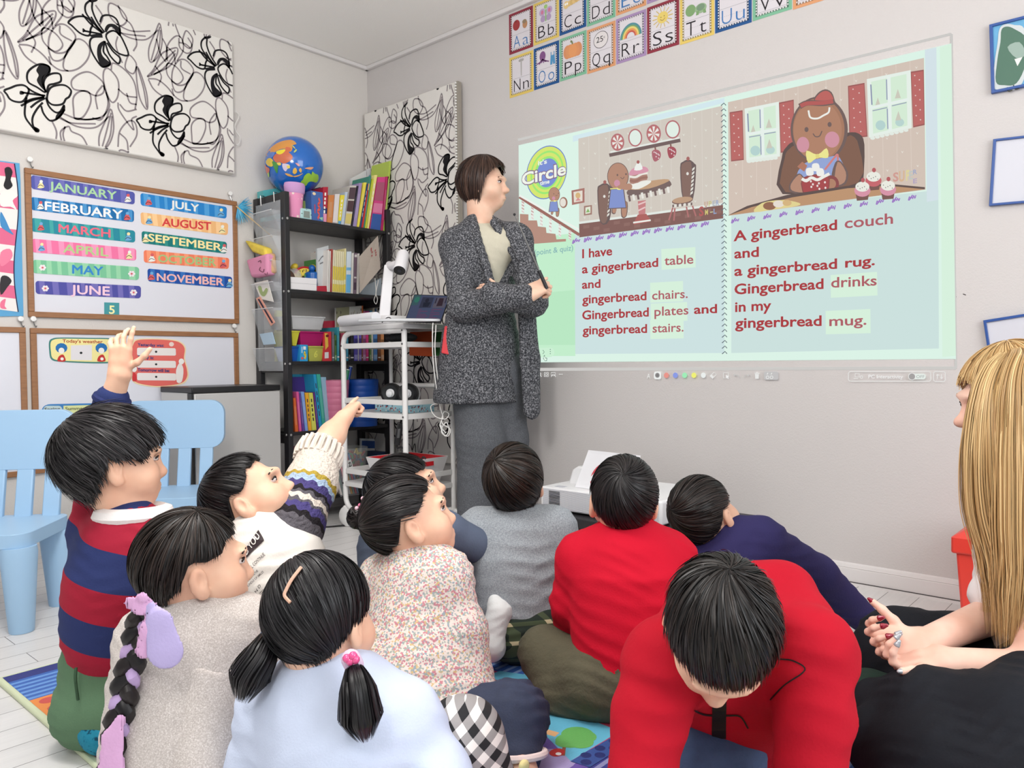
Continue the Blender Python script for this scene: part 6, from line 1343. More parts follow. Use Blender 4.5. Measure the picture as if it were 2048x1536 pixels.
for q in (((X0-.0015, (Y0+Y1)/2-.05, zb+h-.035), (X0-.0005, (Y0+Y1)/2+.05, zb+h-.015)), (((X0+X1)/2-.04, Y0-.0015, zb+h-.035), ((X0+X1)/2+.04, Y0-.0005, zb+h-.015))):
 mb = MB(); mb.span(q[0], q[1], M_BR); mb.build('handle_slot', t, bevel=.0004)
t = thing('paper_stack', 'white papers lying in the red and white basket', 'paper', ((X0+X1)/2, (Y0+Y1)/2, zb+.07)); mb = MB(); rr = random.Random(4)
for k in range(9): mb.box(((X0+X1)/2+rr.uniform(-.006, .006), (Y0+Y1)/2+.01+rr.uniform(-.006, .006), zb+.072+k*.0035), (.19, .20, .0018), mat('paper_white', (226, 226, 230), .6), rr.uniform(-.08, .08))
mb.build('sheets', t)
# power adapter and cables under the middle tray
a = P(801, 845, 3.47); b_ = P(794, 890, 3.47)
t = thing('power_adapter', 'black power adapter hanging under the middle tray', 'power adapter', b_); d = (b_-a); L = np.linalg.norm(d); mb = MB(); mb.box((a+b_)/2, (.034, .026, L), mat('adapter_black', (26, 26, 28), .35), rot_to(d)); mb.build('housing', t, bevel=.004)
cv = Canvas(lambda x, y: P(x, y, 3.447), -F3, off=.001); cv.fill([(796, 858), (801, 857), (799, 876), (794, 876)], (84, 84, 86)); cv.build('rating_plate', t)
mb = MB(); mb.tube(catmull([b_, P(794, 896, 3.47), P(806, 896, 3.46), P(826, 916, 3.46), P(840, 924, 3.46), P(846, 914, 3.46), P(852, 918, 3.46)], 5), .004, mat('cable_black', (26, 26, 28), .5), 7); mb.tube(catmull([a, P(803, 835, 3.48), P(802, 826, 3.5)], 3), .003, mat('cable_black', (26, 26, 28), .5), 7); mb.build('lead', t, smooth=True)
cable('thin black cable running down the lily shade behind the trolley', [onX(x, y, RXS-.012) for x, y in ((829, 660), (828, 740), (827, 800), (826, 860), (824, 900), (830, 888), (832, 930))], .0022, (30, 30, 32))
# felt bins and pouch hung at the trolley
for x0, x1_q, c, lab in ((818, 865, (206, 88, 44), 'orange felt bin hanging behind the trolley top'), (866, 896, (60, 130, 66), 'green felt bin hanging behind the trolley top')):
 q = [P(x0, 664, 3.66), P(x1_q, 662, 3.60), P(x1_q, 713, 3.60), P(x0, 711, 3.66)]; D = np.array([.02, .015, 0]); t = thing('felt_bin', lab, 'bin', q[3], 'felt bins behind the trolley'); mb = MB(); mb.hexa([q[3], q[2], q[2]+D, q[3]+D], [q[0], q[1], q[1]+D, q[0]+D], mat('felt', c, .9, bump=(200, .3, .002))); mb.build('felt_body', t, bevel=.006)
q = [P(889, 652, 3.30), P(905, 652, 3.29), P(899, 710, 3.27), P(882, 706, 3.28)]; D = np.array([.03, .02, 0]); t = thing('red_pouch', 'red pouch hanging at the trolley corner by the teacher', 'pouch', q[3]); mb = MB(); mb.hexa([q[3], q[2], q[2]+D, q[3]+D], [q[0], q[1], q[1]+D, q[0]+D], mat('pouch_red', (206, 54, 62), .6)); mb.build('pouch_body', t, bevel=.004)
q = [P(779, 661, 3.55), P(806, 664, 3.5), P(812, 682, 3.5), P(782, 682, 3.55)]; t = thing('cable_bag', 'black cloth bag lying on the trolley tray under the top', 'bag', (q[3][0], q[3][1], zc['s1'])); mb = MB(); c = (q[0]+q[2])/2; mb.ball((c[0]+.02, c[1], zc['s1']+.022), (.06, .09, .024), mat('black_cloth', (22, 22, 24), .8, bump=(70, .5, .01)), 22); mb.build('bag_body', t, smooth=True)
# ================================================================== small refrigerator, chairs
M_FS, M_FB, M_FG = mat('fridge_silver', (192, 190, 188), .36, .2, bump=(420, .04, .0006)), mat('fridge_black', (24, 24, 26), .35), mat('fridge_grey', (206, 205, 204), .45)
fx0, fx1, fy, fz = 1.555, 1.975, 3.20, .686
fr = thing('mini_fridge', 'small silver refrigerator with a black top between whiteboards and bookshelf', 'refrigerator', ((fx0+fx1)/2, fy+.16, 0))
mb = MB(); mb.span((fx0, fy+.045, .02), (fx1, YC-.03, fz-.02), M_FG); mb.build('body', fr, bevel=.004)
mb = MB(); mb.span((fx0-.003, fy, fz-.026), (fx1+.003, YC-.028, fz), M_FB); mb.build('top_cover', fr, bevel=.004)
mb = MB(); mb.span((fx0+.008, fy, .03), (fx1, fy+.038, fz-.028), M_FS); mb.build('door', fr, bevel=.004)
mb = MB(); mb.span((fx0-.002, fy+.006, .03), (fx0+.007, fy+.044, fz-.028), M_FB); mb.build('door_gasket', fr)
mb = MB(); mb.span((fx0+.02, fy+.03, 0), (fx1-.02, YC-.06, .03), M_FB); mb.build('plinth', fr)
M_CH = mat('chair_pale_blue', (158, 192, 222), .42)
def soft_box(lo, hi, m, name, parent, r, local=True, seg=4):
 mb = MB(); mb.span(lo, hi, m); return mb.build(name, parent, bevel=r, local=local, seg=seg)
def plate(name, parent, w, h, th, r, place, m, bevel):
 """rounded slab; place(u, v, t)"""
 poly = []
 for cx_, cy_, a0 in ((w/2-r, h/2-r, 0), (-w/2+r, h/2-r, 90), (-w/2+r, -h/2+r, 180), (w/2-r, -h/2+r, 270)):
  for k in range(7): a = math.radians(a0+15*k); poly.append((cx_+r*math.cos(a), cy_+r*math.sin(a)))
 mb = MB(); mb.prism(poly, th, m, place); return mb.build(name, parent, bevel=bevel, local=True)
def make_chair(label, loc, rot):
 t = thing('child_chair', label, 'chair', loc, 'pale blue children\'s chairs', rot)
 plate('seat', t, .37, .33, .042, .05, lambda u, v, w: (u, v, .252+w), M_CH, .008)
 tilt = lambda v: .150+(v-.29)*.10
 plate('backrest', t, .395, .195, .026, .055, lambda u, v, w: (u, tilt(.535+v)+w, .540+v), M_CH, .007)
 for x in (-.128, -.043, .043, .128):
  mb = MB(); mb.hexa([(x-.026, .132, .285), (x+.026, .132, .285), (x+.026, .152, .285), (x-.026, .152, .285)], [(x-.025, tilt(.46)+.002, .46), (x+.025, tilt(.46)+.002, .46), (x+.025, tilt(.46)+.022, .46), (x-.025, tilt(.46)+.022, .46)], M_CH); mb.build('back_slat', t, bevel=.004, local=True)
 for x in (-.135, .135):
  for y in (-.115, .115):
   mb = MB(); ax = np.array([x*.10, y*.10, -.25]); mb.lathe([(.032, 0), (.034, .01), (.050, .235), (.048, .252)], M_CH, (x*1.14, y*1.14, .0), 22, axis=(-x*.16, -y*.16, 1)); mb.build('leg', t, smooth=True, local=True)
 return t
# front-right and back-right legs of the nearer chair were read from the floor
l1, l2 = onZ(27, 1275), onZ(135, 1198); sd = (l2-l1)[:2]; sd /= np.linalg.norm(sd); yaw = math.atan2(sd[1], sd[0])-math.pi/2
cR = np.array([math.cos(yaw), math.sin(yaw)])
o = l1[:2]+sd*(.115*1.14+.05)-cR*(.135*1.14)
make_chair('pale blue child chair at the left edge, nearer of the two', (o[0], o[1], 0), yaw)
c = P(318, 800, 2.97); make_chair('pale blue child chair in front of the refrigerator, behind the striped boy', (c[0], c[1], 0), yaw-.02)
# ================================================================== projector on its low table, bin
PZ = .23
pA, pB = onZ(1093, 1016, PZ), onZ(1319, 1058, PZ); PXF = (pA[0]+pB[0])/2-.01; py0, py1 = pB[1], pA[1]; ph = .088; pd = .36
tb = thing('low_table', 'low black table under the white projector', 'table', (PXF+.2, (py0+py1)/2, 0))
mb = MB(); mb.span((PXF-.05, py0-.16, PZ-.035), (PXF+.40, py1+.03, PZ), M_BLK); mb.build('tabletop', tb, bevel=.003)
for x in (PXF-.01, PXF+.36):
 for y in (py0-.12, py1-.03):
  mb = MB(); mb.span((x-.02, y-.02, 0), (x+.02, y+.02, PZ-.034), M_BLK); mb.build('leg', tb, bevel=.002)
mb = MB(); mb.span((PXF-.03, py0-.14, PZ-.075), (PXF+.38, py1+.01, PZ-.034), M_BLK); mb.build('apron', tb, bevel=.002)
M_PW = mat('projector_white', (232, 232, 234), .38)
pr = thing('projector', 'white short-throw projector on the low black table', 'projector', (PXF+pd/2, (py0+py1)/2, PZ))
mb = MB(); mb.span((PXF, py0, PZ+.006), (PXF+pd, py1, PZ+ph), M_PW); mb.build('housing', pr, bevel=.008, seg=3)
M_PG = mat('louvre_grey', (190, 190, 198), .5); M_PD = mat('vent_dark', (60, 60, 64), .5)
mb = MB()
for k in range(20): z = PZ+.012+k*.0036; mb.span((PXF-.0012, py0+.012, z), (PXF+.001, py1-.012, z+.0014), M_PG)
mb.build('louvre', pr)
mb = MB()
for k in range(15): z = PZ+.014+k*.0042; mb.span((PXF-.002, py1-.092, z), (PXF+.001, py1-.042, z+.0022), M_PD)
mb.build('vent', pr)
mb = MB()
for x in (PXF+.03, PXF+pd-.03):
 for y in (py0+.03, py1-.03): mb.lathe([(.012, 0), (.012, .008)], M_PD, (x, y, PZ), 12)
mb.build('foot', pr)
mb = MB(); yc_ = py1-.10; q = [(0, 0), (.02, .055), (.045, .07), (.15, .072), (.19, .06), (.20, 0)]
mb.prism(q, .18, M_PW, lambda u, v, w: (PXF+.13+w, yc_+.04-u+.03, PZ+ph-.004+v)); mb.build('lens_hood', pr, bevel=.008, seg=3)
mb = MB(); mb.span((PXF+.02, py1-.09, PZ+ph), (PXF+.05, py1-.05, PZ+ph+.0012), M_PG); mb.build('button_panel', pr)
zb_ = PZ+ph+.0015; b3, b2 = onZ(1150, 974, zb_), onZ(1264, 990, zb_); q = [P(1177, 900, (b3-CAMP) @ F3+.035), P(1281, 911, (b2-CAMP) @ F3+.035), b2, b3]
t = thing('paper_sign', 'white paper sign with a red round badge propped on the projector', 'sign', (q[2]+q[3])/2); n = np.cross(q[1]-q[0], q[3]-q[0]); n /= np.linalg.norm(n); n = n if n @ (CAMP-q[0]) > 0 else -n
mb = MB(); mb.hexa([q[3]-n*.001, q[2]-n*.001, q[2], q[3]], [q[0]-n*.001, q[1]-n*.001, q[1], q[0]], mat('paper_white', (226, 226, 230), .6)); mb.build('sheet', t)
cv = Canvas(lambda u, v: (q[0]*(1-u)+q[1]*u)*(1-v)+(q[3]*(1-u)+q[2]*u)*v, n, off=.0008); cv.ell(.56, .66, .34, .46, (196, 74, 84), n=36); cv.ell(.56, .66, .27, .36, (232, 232, 232), n=32); cv.ell(.56, .66, .24, .32, (196, 74, 84), n=32)
cv.text('E', (.40, .36), (.44, .34), .05, (236, 236, 236), bold=.03); cv.stroke([(.30, .46), (.36, .40)], .02, (236, 236, 236), smooth=0)
cv.build('badge', t)
for k, (a, lab) in enumerate((([(PXF+.2, py1+.05, .012), (PXF+.06, py1+.08, .006), (PXF-.08, py1+.02, .006), (PXF-.13, py1-.12, .006), (PXF-.09, py1-.3, .006), (PXF-.1, py1-.42, .006)], 'black cable on the floor under the projector table'), ([(2.45, 2.35, .006), (2.40, 2.2, .006), (2.36, 2.05, .006), (2.45, 1.95, .006), (2.6, 1.9, .006)], 'black cable on the floor beside the teacher\'s feet'), ([(2.10, 3.24, .10), (2.09, 3.18, .03), (2.12, 3.12, .006), (2.2, 3.06, .006), (2.34, 3.0, .006)], 'black cable on the floor behind the trolley castor'))): cable(lab, [np.array(v) for v in a], .004, (26, 26, 28), group='black cables on the floor')
M_BIN = mat('bin_red', (222, 62, 50), .35)
bq = onZ(1942, 1212); bx, by = 2.60, .365
bn = thing('waste_bin', 'red plastic bin with a hipped lid by the wall behind the blonde woman', 'bin', (bx, by, 0))
hb = .27
def frus(mb, w0, d0, w1_, d1, z0, z1, m): mb.hexa([(bx-d0, by-w0, z0), (bx+d0, by-w0, z0), (bx+d0, by+w0, z0), (bx-d0, by+w0, z0)], [(bx-d1, by-w1_, z1), (bx+d1, by-w1_, z1), (bx+d1, by+w1_, z1), (bx-d1, by+w1_, z1)], m)
mb = MB(); frus(mb, .13, .11, .145, .125, 0, hb-.035, M_BIN); mb.build('bin_body', bn, bevel=.008)
mb = MB(); frus(mb, .155, .135, .155, .135, hb-.045, hb, M_BIN); frus(mb, .155, .135, .09, .03, hb, hb+.045, M_BIN); mb.build('lid', bn, bevel=.006)
# scuff marks on the wall
cv = Canvas(RW, NR, off=.0006); cv.stroke([(1907, 591), (1913, 594)], 1.6, (70, 62, 60), smooth=0); cv.stroke([(1926, 588), (1932, 590)], 1.6, (70, 62, 60), smooth=0)
o = cv.build('trim_3'); o['kind'] = 'structure'
# ================================================================== play mat
MX0, MX1, MY0, MY1 = .560, 1.775, -.35, 2.215
mat_t = thing('play_mat', 'patchwork foam play mat under the sitting children', 'mat', ((MX0+MX1)/2, (MY0+MY1)/2, 0))
def mat_base():
 m, nt, b = newmat('foam_mat'); b.inputs['Base Color'].default_value = (*lin((206, 214, 180)), 1); b.inputs['Roughness'].default_value = .6; return m
mb = MB(); mb.span((MX0, MY0, 0), (MX1, MY1, .012), mat_base()); mb.build('foam_sheet', mat_t, bevel=.004)
def mat_print(c):
 key = ('matprint', tuple(c))
 if key in MATS: return MATS[key]
 m, nt, b = newmat('mat_print'); b.inputs['Base Color'].default_value = (*lin(c), 1); b.inputs['Roughness'].default_value = .5
 tc = nt.nodes.new('ShaderNodeTexCoord'); ck = nt.nodes.new('ShaderNodeTexBrick'); ck.inputs['Scale'].default_value = 1; ck.inputs['Brick Width'].default_value = .014; ck.inputs['Row Height'].default_value = .007; ck.inputs['Mortar Size'].default_value = .0012; nt.links.new(tc.outputs['Object'], ck.inputs['Vector'])
 bp = nt.nodes.new('ShaderNodeBump'); bp.invert = True; bp.inputs['Strength'].default_value = .6; bp.inputs['Distance'].default_value = .002; nt.links.new(ck.outputs['Fac'], bp.inputs['Height']); nt.links.new(bp.outputs[0], b.inputs['Normal']); MATS[key] = m; return m
cv = Canvas(lambda x, y: np.array([x, y, .012]), (0, 0, 1), off=.0006, step=.00006, mk=mat_print)
PAL = {'b': (56, 98, 178), 'o': (232, 140, 62), 'g': (108, 186, 88), 'p': (214, 74, 128), 'n': (60, 66, 140), 's': (106, 188, 216), 'u': (104, 84, 164), 'r': (206, 86, 84), 'l': (150, 204, 96), 'm': (196, 76, 104), 'y': (232, 200, 110)}
CW_, rows = .164, ['bnunsogp', 'ougslnrb', 'gsplorsu', 'pbonmuly', 'ngurspbo', 'ulsopbgn', 'soppuslg', 'rlsumsbn', 'mpsnrlou', 'gbonpgsr', 'usrlpbno', 'obgpsunl', 'lpsbogur', 'gnupolsb', 'ubsgonpl', 'sonlgpbu']
yy = MY1-.012; r_ = 0
while yy > MY0+.05:
 h_ = .20 if r_ == 0 else CW_; xx = MX0+.012; k = 0
 while xx < MX1-.03:
  w_ = min(CW_, MX1-.012-xx); c = PAL[rows[r_ % 16][k % 8]]; y0 = max(yy-h_, MY0+.01)
  cv.fill([(xx, y0), (xx+w_, y0), (xx+w_, yy), (xx, yy)], c, up=False)
  lo = tuple(int(v*.72) for v in c); hi = tuple(min(255, int(v*.6+105)) for v in c)
  cv.layer = 1; ty = (r_*3+k*2) % 5
  if (r_, k) == (0, 0):
   cv.fill([(xx, yy-.045), (xx+w_, yy-.045), (xx+w_, yy), (xx, yy)], (44, 46, 120), up=False)
   for j in range(6): cv.fill([(xx, yy-.07-j*.025), (xx+w_, yy-.07-j*.025), (xx+w_, yy-.058-j*.025), (xx, yy-.058-j*.025)], (104, 150, 214), up=False)
  elif (r_, k) == (1, 0):
   for i in range(4):
    for j in range(3): cv.ell(xx+.03+i*.045, yy-.03-j*.055-(i % 2)*.02, .019, .019, (206, 80, 70), n=16, up=False)
  elif (r_, k) == (2, 0):
   for i in range(7):
    for j in range(7): cv.fill([(xx+.02+i*.02, yy-.02-j*.02), (xx+.026+i*.02, yy-.02-j*.02), (xx+.026+i*.02, yy-.024-j*.02), (xx+.02+i*.02, yy-.024-j*.02)], (226, 220, 120), up=False)
  elif ty == 0:
   for j in range(6): cv.fill([(xx+.008, yy-.02-j*.026), (xx+w_-.004, yy-.02-j*.026), (xx+w_-.004, yy-.010-j*.026), (xx+.008, yy-.010-j*.026)], hi, up=False)
  elif ty == 1:
   for i in range(6):
    for j in range(6):
     if xx+.02+i*.026 < xx+w_-.01: cv.ell(xx+.02+i*.026, yy-.02-j*.026, .0045, .0045, lo, n=8, up=False)
  elif ty == 2 and w_ > .15:
   cv.layer = 1; cv.fill([(xx+.03, y0+.03), (xx+.12, y0+.03), (xx+.13, y0+.07), (xx+.08, y0+.13), (xx+.03, y0+.09)], hi, smooth=3, up=False)
  elif ty == 3:
   for i in range(5): cv.stroke([(xx+.01+i*.034, y0+.01), (xx+.02+i*.034, y0+h_*.5), (xx+.01+i*.034, yy-.01)], .006, lo, smooth=3, up=False)
  cv.layer = 0; xx += w_; k += 1
 yy -= h_; r_ += 1
cv.layer = 2
def mquad(c, *pts): cv.fill([tuple(onZ(*p, .012)[:2]) for p in pts], c)
mquad((104, 186, 216), (1065, 1445), (1119, 1416), (1240, 1463), (1141, 1522.5)); mquad((226, 178, 128), (1068, 1452), (1119, 1466), (1110, 1474), (1066, 1462)); mquad((226, 178, 128), (1064, 1468), (1090, 1478), (1082, 1484), (1062, 1478))
mquad((150, 90, 70), (1125, 1494), (1132, 1494), (1130, 1512), (1122, 1512))
for x, y, r in ((1140, 1482, .030), (1155, 1470, .034), (1168, 1474, .026), (1160, 1484, .028), (1130, 1486, .02)): q = onZ(x, y, .012); cv.ell(q[0], q[1], r, r, (106, 178, 96), n=18)
cv.up(); q = onZ(1114, 1506, .012); cv.ell(q[0], q[1], .017, .014, (190, 52, 52), n=16); q = onZ(1117, 1509, .012); cv.ell(q[0], q[1], .006, .006, (236, 236, 236), n=10)
mquad((108, 190, 220), (973, 1352), (1000, 1343), (1062, 1352), (1040, 1382)); mquad((206, 82, 80), (1005, 1382), (1042, 1384), (1119, 1415), (1066, 1444)); mquad((222, 128, 66), (1042, 1383), (1065, 1350), (1160, 1400), (1120, 1416))
for k in range(10): q = onZ(1052+k*10, 1372+k*4+(k % 3)*6, .012); cv.ell(q[0], q[1], .006, .006, (236, 226, 190), n=8, up=False)
cv.up(); mquad((110, 170, 84), (1060, 1384), (1085, 1370), (1092, 1376), (1068, 1390))
mquad((58, 84, 150), (1141, 1524), (1242, 1465), (1270, 1480), (1180, 1536))
for k in range(6): q = onZ(1172+(k % 3)*28, 1512-(k % 3)*14+(k//3)*14, .012); cv.ell(q[0], q[1], .011, .011, (40, 50, 110), n=12, up=False)
cv.up(); cv.build('patchwork_print', mat_t)
# ================================================================== people: smooth-blended bodies meshed from distance fields
RT = R3*np.array([1, 1, 0]); RT /= np.linalg.norm(RT)
AW = F3*np.array([1, 1, 0]); AW /= np.linalg.norm(AW)
UPZ = np.array([0, 0, 1.0])
def unit(v): v = np.array(v, float); return v/np.linalg.norm(v)
def D3(r, a, u): return unit(RT*r+AW*a+UPZ*u)
def W(p): return P(*p) if p[0] > 8 else np.array(p, float)   # picture column, row, depth
class Sdf:
 def __init__(s): s.pr = []
 def cone(s, a, b, ra, rb=None, k=.02, flat=None, op=0):
  rb = ra if rb is None else rb; a = np.array(a, float); b = np.array(b, float); r = max(ra, rb)
  s.pr.append(('c', np.minimum(a, b)-r, np.maximum(a, b)+r, k, op, (a, b, ra, rb, flat))); return s
 def ell(s, c, r, R=None, k=.02, op=0):
  c = np.array(c, float); m = max(r); s.pr.append(('e', c-m, c+m, k, op, (c, np.array(r, float), R))); return s
 def path(s, pts, rs, k=.02, flat=None):
  for i in range(len(pts)-1): s.cone(pts[i], pts[i+1], rs[i], rs[i+1], k, flat)
  return s
 def mesh(s, h, fold=None):
  lo = np.min([p[1] for p in s.pr if p[4] == 0], axis=0)-3*h-.006; hi = np.max([p[2] for p in s.pr if p[4] == 0], axis=0)+3*h+.006
  n = np.ceil((hi-lo)/h).astype(int)+1; f = np.full(n, .06, np.float32)
  for t, a, b, k, op, q in s.pr:
   i0 = np.clip(np.floor((a-lo-.05)/h).astype(int), 0, n-1); i1 = np.clip(np.ceil((b-lo+.05)/h).astype(int)+1, 1, n)
   if (i1 <= i0).any(): continue
   X, Y, Z = (np.float32(lo[j])+np.arange(i0[j], i1[j], dtype=np.float32)*np.float32(h) for j in range(3))
   X = X[:, None, None]; Y = Y[None, :, None]; Z = Z[None, None, :]
   if t == 'c':
    A, B, ra, rb, fl = q; ba = B-A; L2 = max(float(ba @ ba), 1e-10)
    px_, py_, pz_ = X-A[0], Y-A[1], Z-A[2]
    u = np.clip((px_*ba[0]+py_*ba[1]+pz_*ba[2])/L2, 0, 1)
    dx, dy, dz = px_-u*ba[0], py_-u*ba[1], pz_-u*ba[2]
    d2 = dx*dx+dy*dy+dz*dz
    if fl is not None:
     nn, sc = fl; dn = dx*nn[0]+dy*nn[1]+dz*nn[2]; d2 = d2+dn*dn*(sc*sc-1)
    d = np.sqrt(d2)-(ra+(rb-ra)*u)
   else:
    c, r, R = q; x, y, z = X-c[0], Y-c[1], Z-c[2]
    if R is not None: x, y, z = (x*R[0][j]+y*R[1][j]+z*R[2][j] for j in range(3))
    k0 = np.sqrt((x/r[0])**2+(y/r[1])**2+(z/r[2])**2); k1 = np.sqrt((x/r[0]**2)**2+(y/r[1]**2)**2+(z/r[2]**2)**2)+1e-9
    d = k0*(k0-1)/k1
   sl = tuple(slice(i0[j], i1[j]) for j in range(3)); g = f[sl]
   if op: g = -g
   w = np.clip(.5+.5*(d-g)/k, 0, 1); m = d+(g-d)*w-k*w*(1-w)
   f[sl] = -m if op else m
  if fold is not None:
   X, Y, Z = (np.float32(lo[j])+np.arange(n[j], dtype=np.float32)*np.float32(h) for j in range(3))
   f += fold(X[:, None, None], Y[None, :, None], Z[None, None, :])
  return nets(f, lo, h)
def nets(f, lo, h):
 s = f < 0; c = np.zeros(tuple(np.array(f.shape)-1), np.int8); nx, ny, nz = f.shape
 for i in (0, 1):
  for j in (0, 1):
   for k in (0, 1): c += s[i:nx-1+i, j:ny-1+j, k:nz-1+k]
 act = (c > 0) & (c < 8); ii = np.argwhere(act); idx = np.full(act.shape, -1, np.int32); idx[act] = np.arange(len(ii))
 val = lambda o: f[ii[:, 0]+o[0], ii[:, 1]+o[1], ii[:, 2]+o[2]]
 pos = np.zeros((len(ii), 3)); cnt = np.zeros(len(ii))
 cor = [(i, j, k) for i in (0, 1) for j in (0, 1) for k in (0, 1)]
 for a in cor:
  for ax in range(3):
   if a[ax]: continue
   b = list(a); b[ax] = 1; va, vb = val(a), val(b); m = (va < 0) != (vb < 0); t = np.where(m, va/np.where(m, va-vb, 1), 0)
   q = np.repeat(np.array([a], float), len(ii), 0); q[:, ax] += t; pos += q*m[:, None]; cnt += m
 V = lo+(ii+pos/cnt[:, None])*h; Q = []
 for ax in range(3):
  b, c_ = (ax+1) % 3, (ax+2) % 3
  s0 = np.take(s, range(f.shape[ax]-1), ax); s1 = np.take(s, range(1, f.shape[ax]), ax)
  e = np.argwhere(s0 != s1); e = e[(e[:, b] > 0) & (e[:, c_] > 0) & (e[:, b] < f.shape[b]-1) & (e[:, c_] < f.shape[c_]-1)]
  if not len(e): continue
  fl = s0[e[:, 0], e[:, 1], e[:, 2]]; cs = []
  for db, dc in ((-1, -1), (0, -1), (0, 0), (-1, 0)):
   g = e.copy(); g[:, b] += db; g[:, c_] += dc; cs.append(idx[g[:, 0], g[:, 1], g[:, 2]])
  q = np.stack(cs, 1); q[~fl] = q[~fl][:, ::-1]; Q.append(q)
 return V, np.concatenate(Q)
def np_mesh(name, V, Q, m, parent, attrs=None, smooth=True):
 me = bpy.data.meshes.new(name); nq, k = Q.shape
 me.vertices.add(len(V)); me.vertices.foreach_set('co', np.ascontiguousarray(V, np.float32).ravel())
 me.loops.add(nq*k); me.loops.foreach_set('vertex_index', np.ascontiguousarray(Q, np.int32).ravel())
 me.polygons.add(nq); me.polygons.foreach_set('loop_start', np.arange(0, nq*k, k, dtype=np.int32))
 me.update(calc_edges=True)
 if smooth: me.polygons.foreach_set('use_smooth', np.ones(nq, bool))
 for an, av in (attrs or {}).items():
  at = me.attributes.new(an, 'FLOAT', 'POINT'); at.data.foreach_set('value', np.ascontiguousarray(av, np.float32))
 me.materials.append(m); me.validate(); return link_mesh(name, me, parent)
def ground(V):
 """flatten what would sink into the mat or floor"""
 on = (V[:, 0] > MX0) & (V[:, 0] < MX1) & (V[:, 1] < MY1); V[:, 2] = np.maximum(V[:, 2], np.where(on, .0135, .0008)); return V
def join(parts):
 Vs, Qs, o = [], [], 0
 for V, Q in parts: Vs.append(V); Qs.append(Q+o); o += len(V)
 return np.concatenate(Vs), np.concatenate(Qs)
def folds(amp=.004, f=55., d=(0, 0, 1), seed=0):
 """soft cloth wrinkles across direction d"""
 r = np.random.default_rng(seed); d = unit(d); a = unit(np.cross(d, r.normal(size=3))); b = np.cross(d, a); ph = r.uniform(0, 6.28, 8)
 f = f*2.5; k1 = d*f+a*f*.35; k2 = d*f*.8-b*f*.5; k3 = (a+b)*f*.35
 def fn(X, Y, Z):
  w = 1.6*np.sin(X*11+ph[0]+Z*7)+1.3*np.sin(Y*13+ph[1]-Z*6)
  s1 = np.sin(X*k1[0]+Y*k1[1]+Z*k1[2]+w+ph[2]); s2 = np.sin(X*k2[0]+Y*k2[1]+Z*k2[2]-w*1.2+ph[3]); s3 = np.sin(X*k3[0]+Y*k3[1]+Z*k3[2]+ph[4])
  mk_ = .55+.6*np.sin(X*(17+3*ph[5])+ph[6]+Z*9)*np.sin(Y*19+ph[7]-Z*12); return (1.25*mk_*amp*(.5*np.abs(s1)*(.6+.5*s3)+.45*np.abs(s2)*(.6-.5*s3)-.35)).astype(np.float32)
 return fn
# ---- materials for people
def skin_mat(c):
 key = ('skin', c)
 if key in MATS: return MATS[key]
 m, nt, b = newmat('skin'); b.inputs['Roughness'].default_value = .5; b.inputs['Specular IOR Level'].default_value = .35
 tc = nt.nodes.new('ShaderNodeTexCoord'); n = nt.nodes.new('ShaderNodeTexNoise'); n.inputs['Scale'].default_value = 16; n.inputs['Detail'].default_value = 3
 nt.links.new(tc.outputs['Object'], n.inputs['Vector']); r = nt.nodes.new('ShaderNodeValToRGB'); e = r.color_ramp.elements
 e[0].position = .3; e[0].color = (*lin(tuple(max(0, int(v*k)) for v, k in zip(c, (.97, .91, .89)))), 1); e[1].position = .7; e[1].color = (*lin(tuple(min(255, int(v*1.03)) for v in c)), 1)
 nt.links.new(n.outputs['Fac'], r.inputs[0]); nt.links.new(r.outputs[0], b.inputs['Base Color'])
 b.inputs['Subsurface Weight'].default_value = .12; b.inputs['Subsurface Radius'].default_value = (.012, .005, .003); b.inputs['Subsurface Scale'].default_value = .5
 MATS[key] = m; return m
def hair_mat(c0, c1):
 key = ('hair', c0, c1)
 if key in MATS: return MATS[key]
 m, nt, b = newmat('hair'); a = nt.nodes.new('ShaderNodeAttribute'); a.attribute_name = 'sh'; r = nt.nodes.new('ShaderNodeValToRGB'); e = r.color_ramp.elements
 e[0].color = (*lin(c0), 1); e[1].color = (*lin(c1), 1); nt.links.new(a.outputs['Fac'], r.inputs[0]); nt.links.new(r.outputs[0], b.inputs['Base Color'])
 b.inputs['Roughness'].default_value = .40; b.inputs['Specular IOR Level'].default_value = .34; MATS[key] = m; return m
def ramp_mat(name, stops, attr='ta', rough=.85, bump=(260, .25, .002), vor=None):
 """hard-edged bands along a per-vertex coordinate"""
 m, nt, b = newmat(name); b.inputs['Roughness'].default_value = rough; b.inputs['Specular IOR Level'].default_value = .2
 a = nt.nodes.new('ShaderNodeAttribute'); a.attribute_name = attr; r = nt.nodes.new('ShaderNodeValToRGB'); r.color_ramp.interpolation = 'CONSTANT'; e = r.color_ramp.elements
 for i, (p, c) in enumerate(stops):
  el = e[i] if i < 2 else e.new(p); el.position = p; el.color = (*lin(c), 1)
 nt.links.new(a.outputs['Fac'], r.inputs[0]); nt.links.new(r.outputs[0], b.inputs['Base Color'])
 tc = nt.nodes.new('ShaderNodeTexCoord'); n = nt.nodes.new('ShaderNodeTexNoise'); n.inputs['Scale'].default_value = bump[0]; nt.links.new(tc.outputs['Object'], n.inputs['Vector'])
 bp = nt.nodes.new('ShaderNodeBump'); bp.inputs['Strength'].default_value = bump[1]; bp.inputs['Distance'].default_value = bump[2]; nt.links.new(n.outputs['Fac'], bp.inputs['Height']); nt.links.new(bp.outputs[0], b.inputs['Normal']); return m
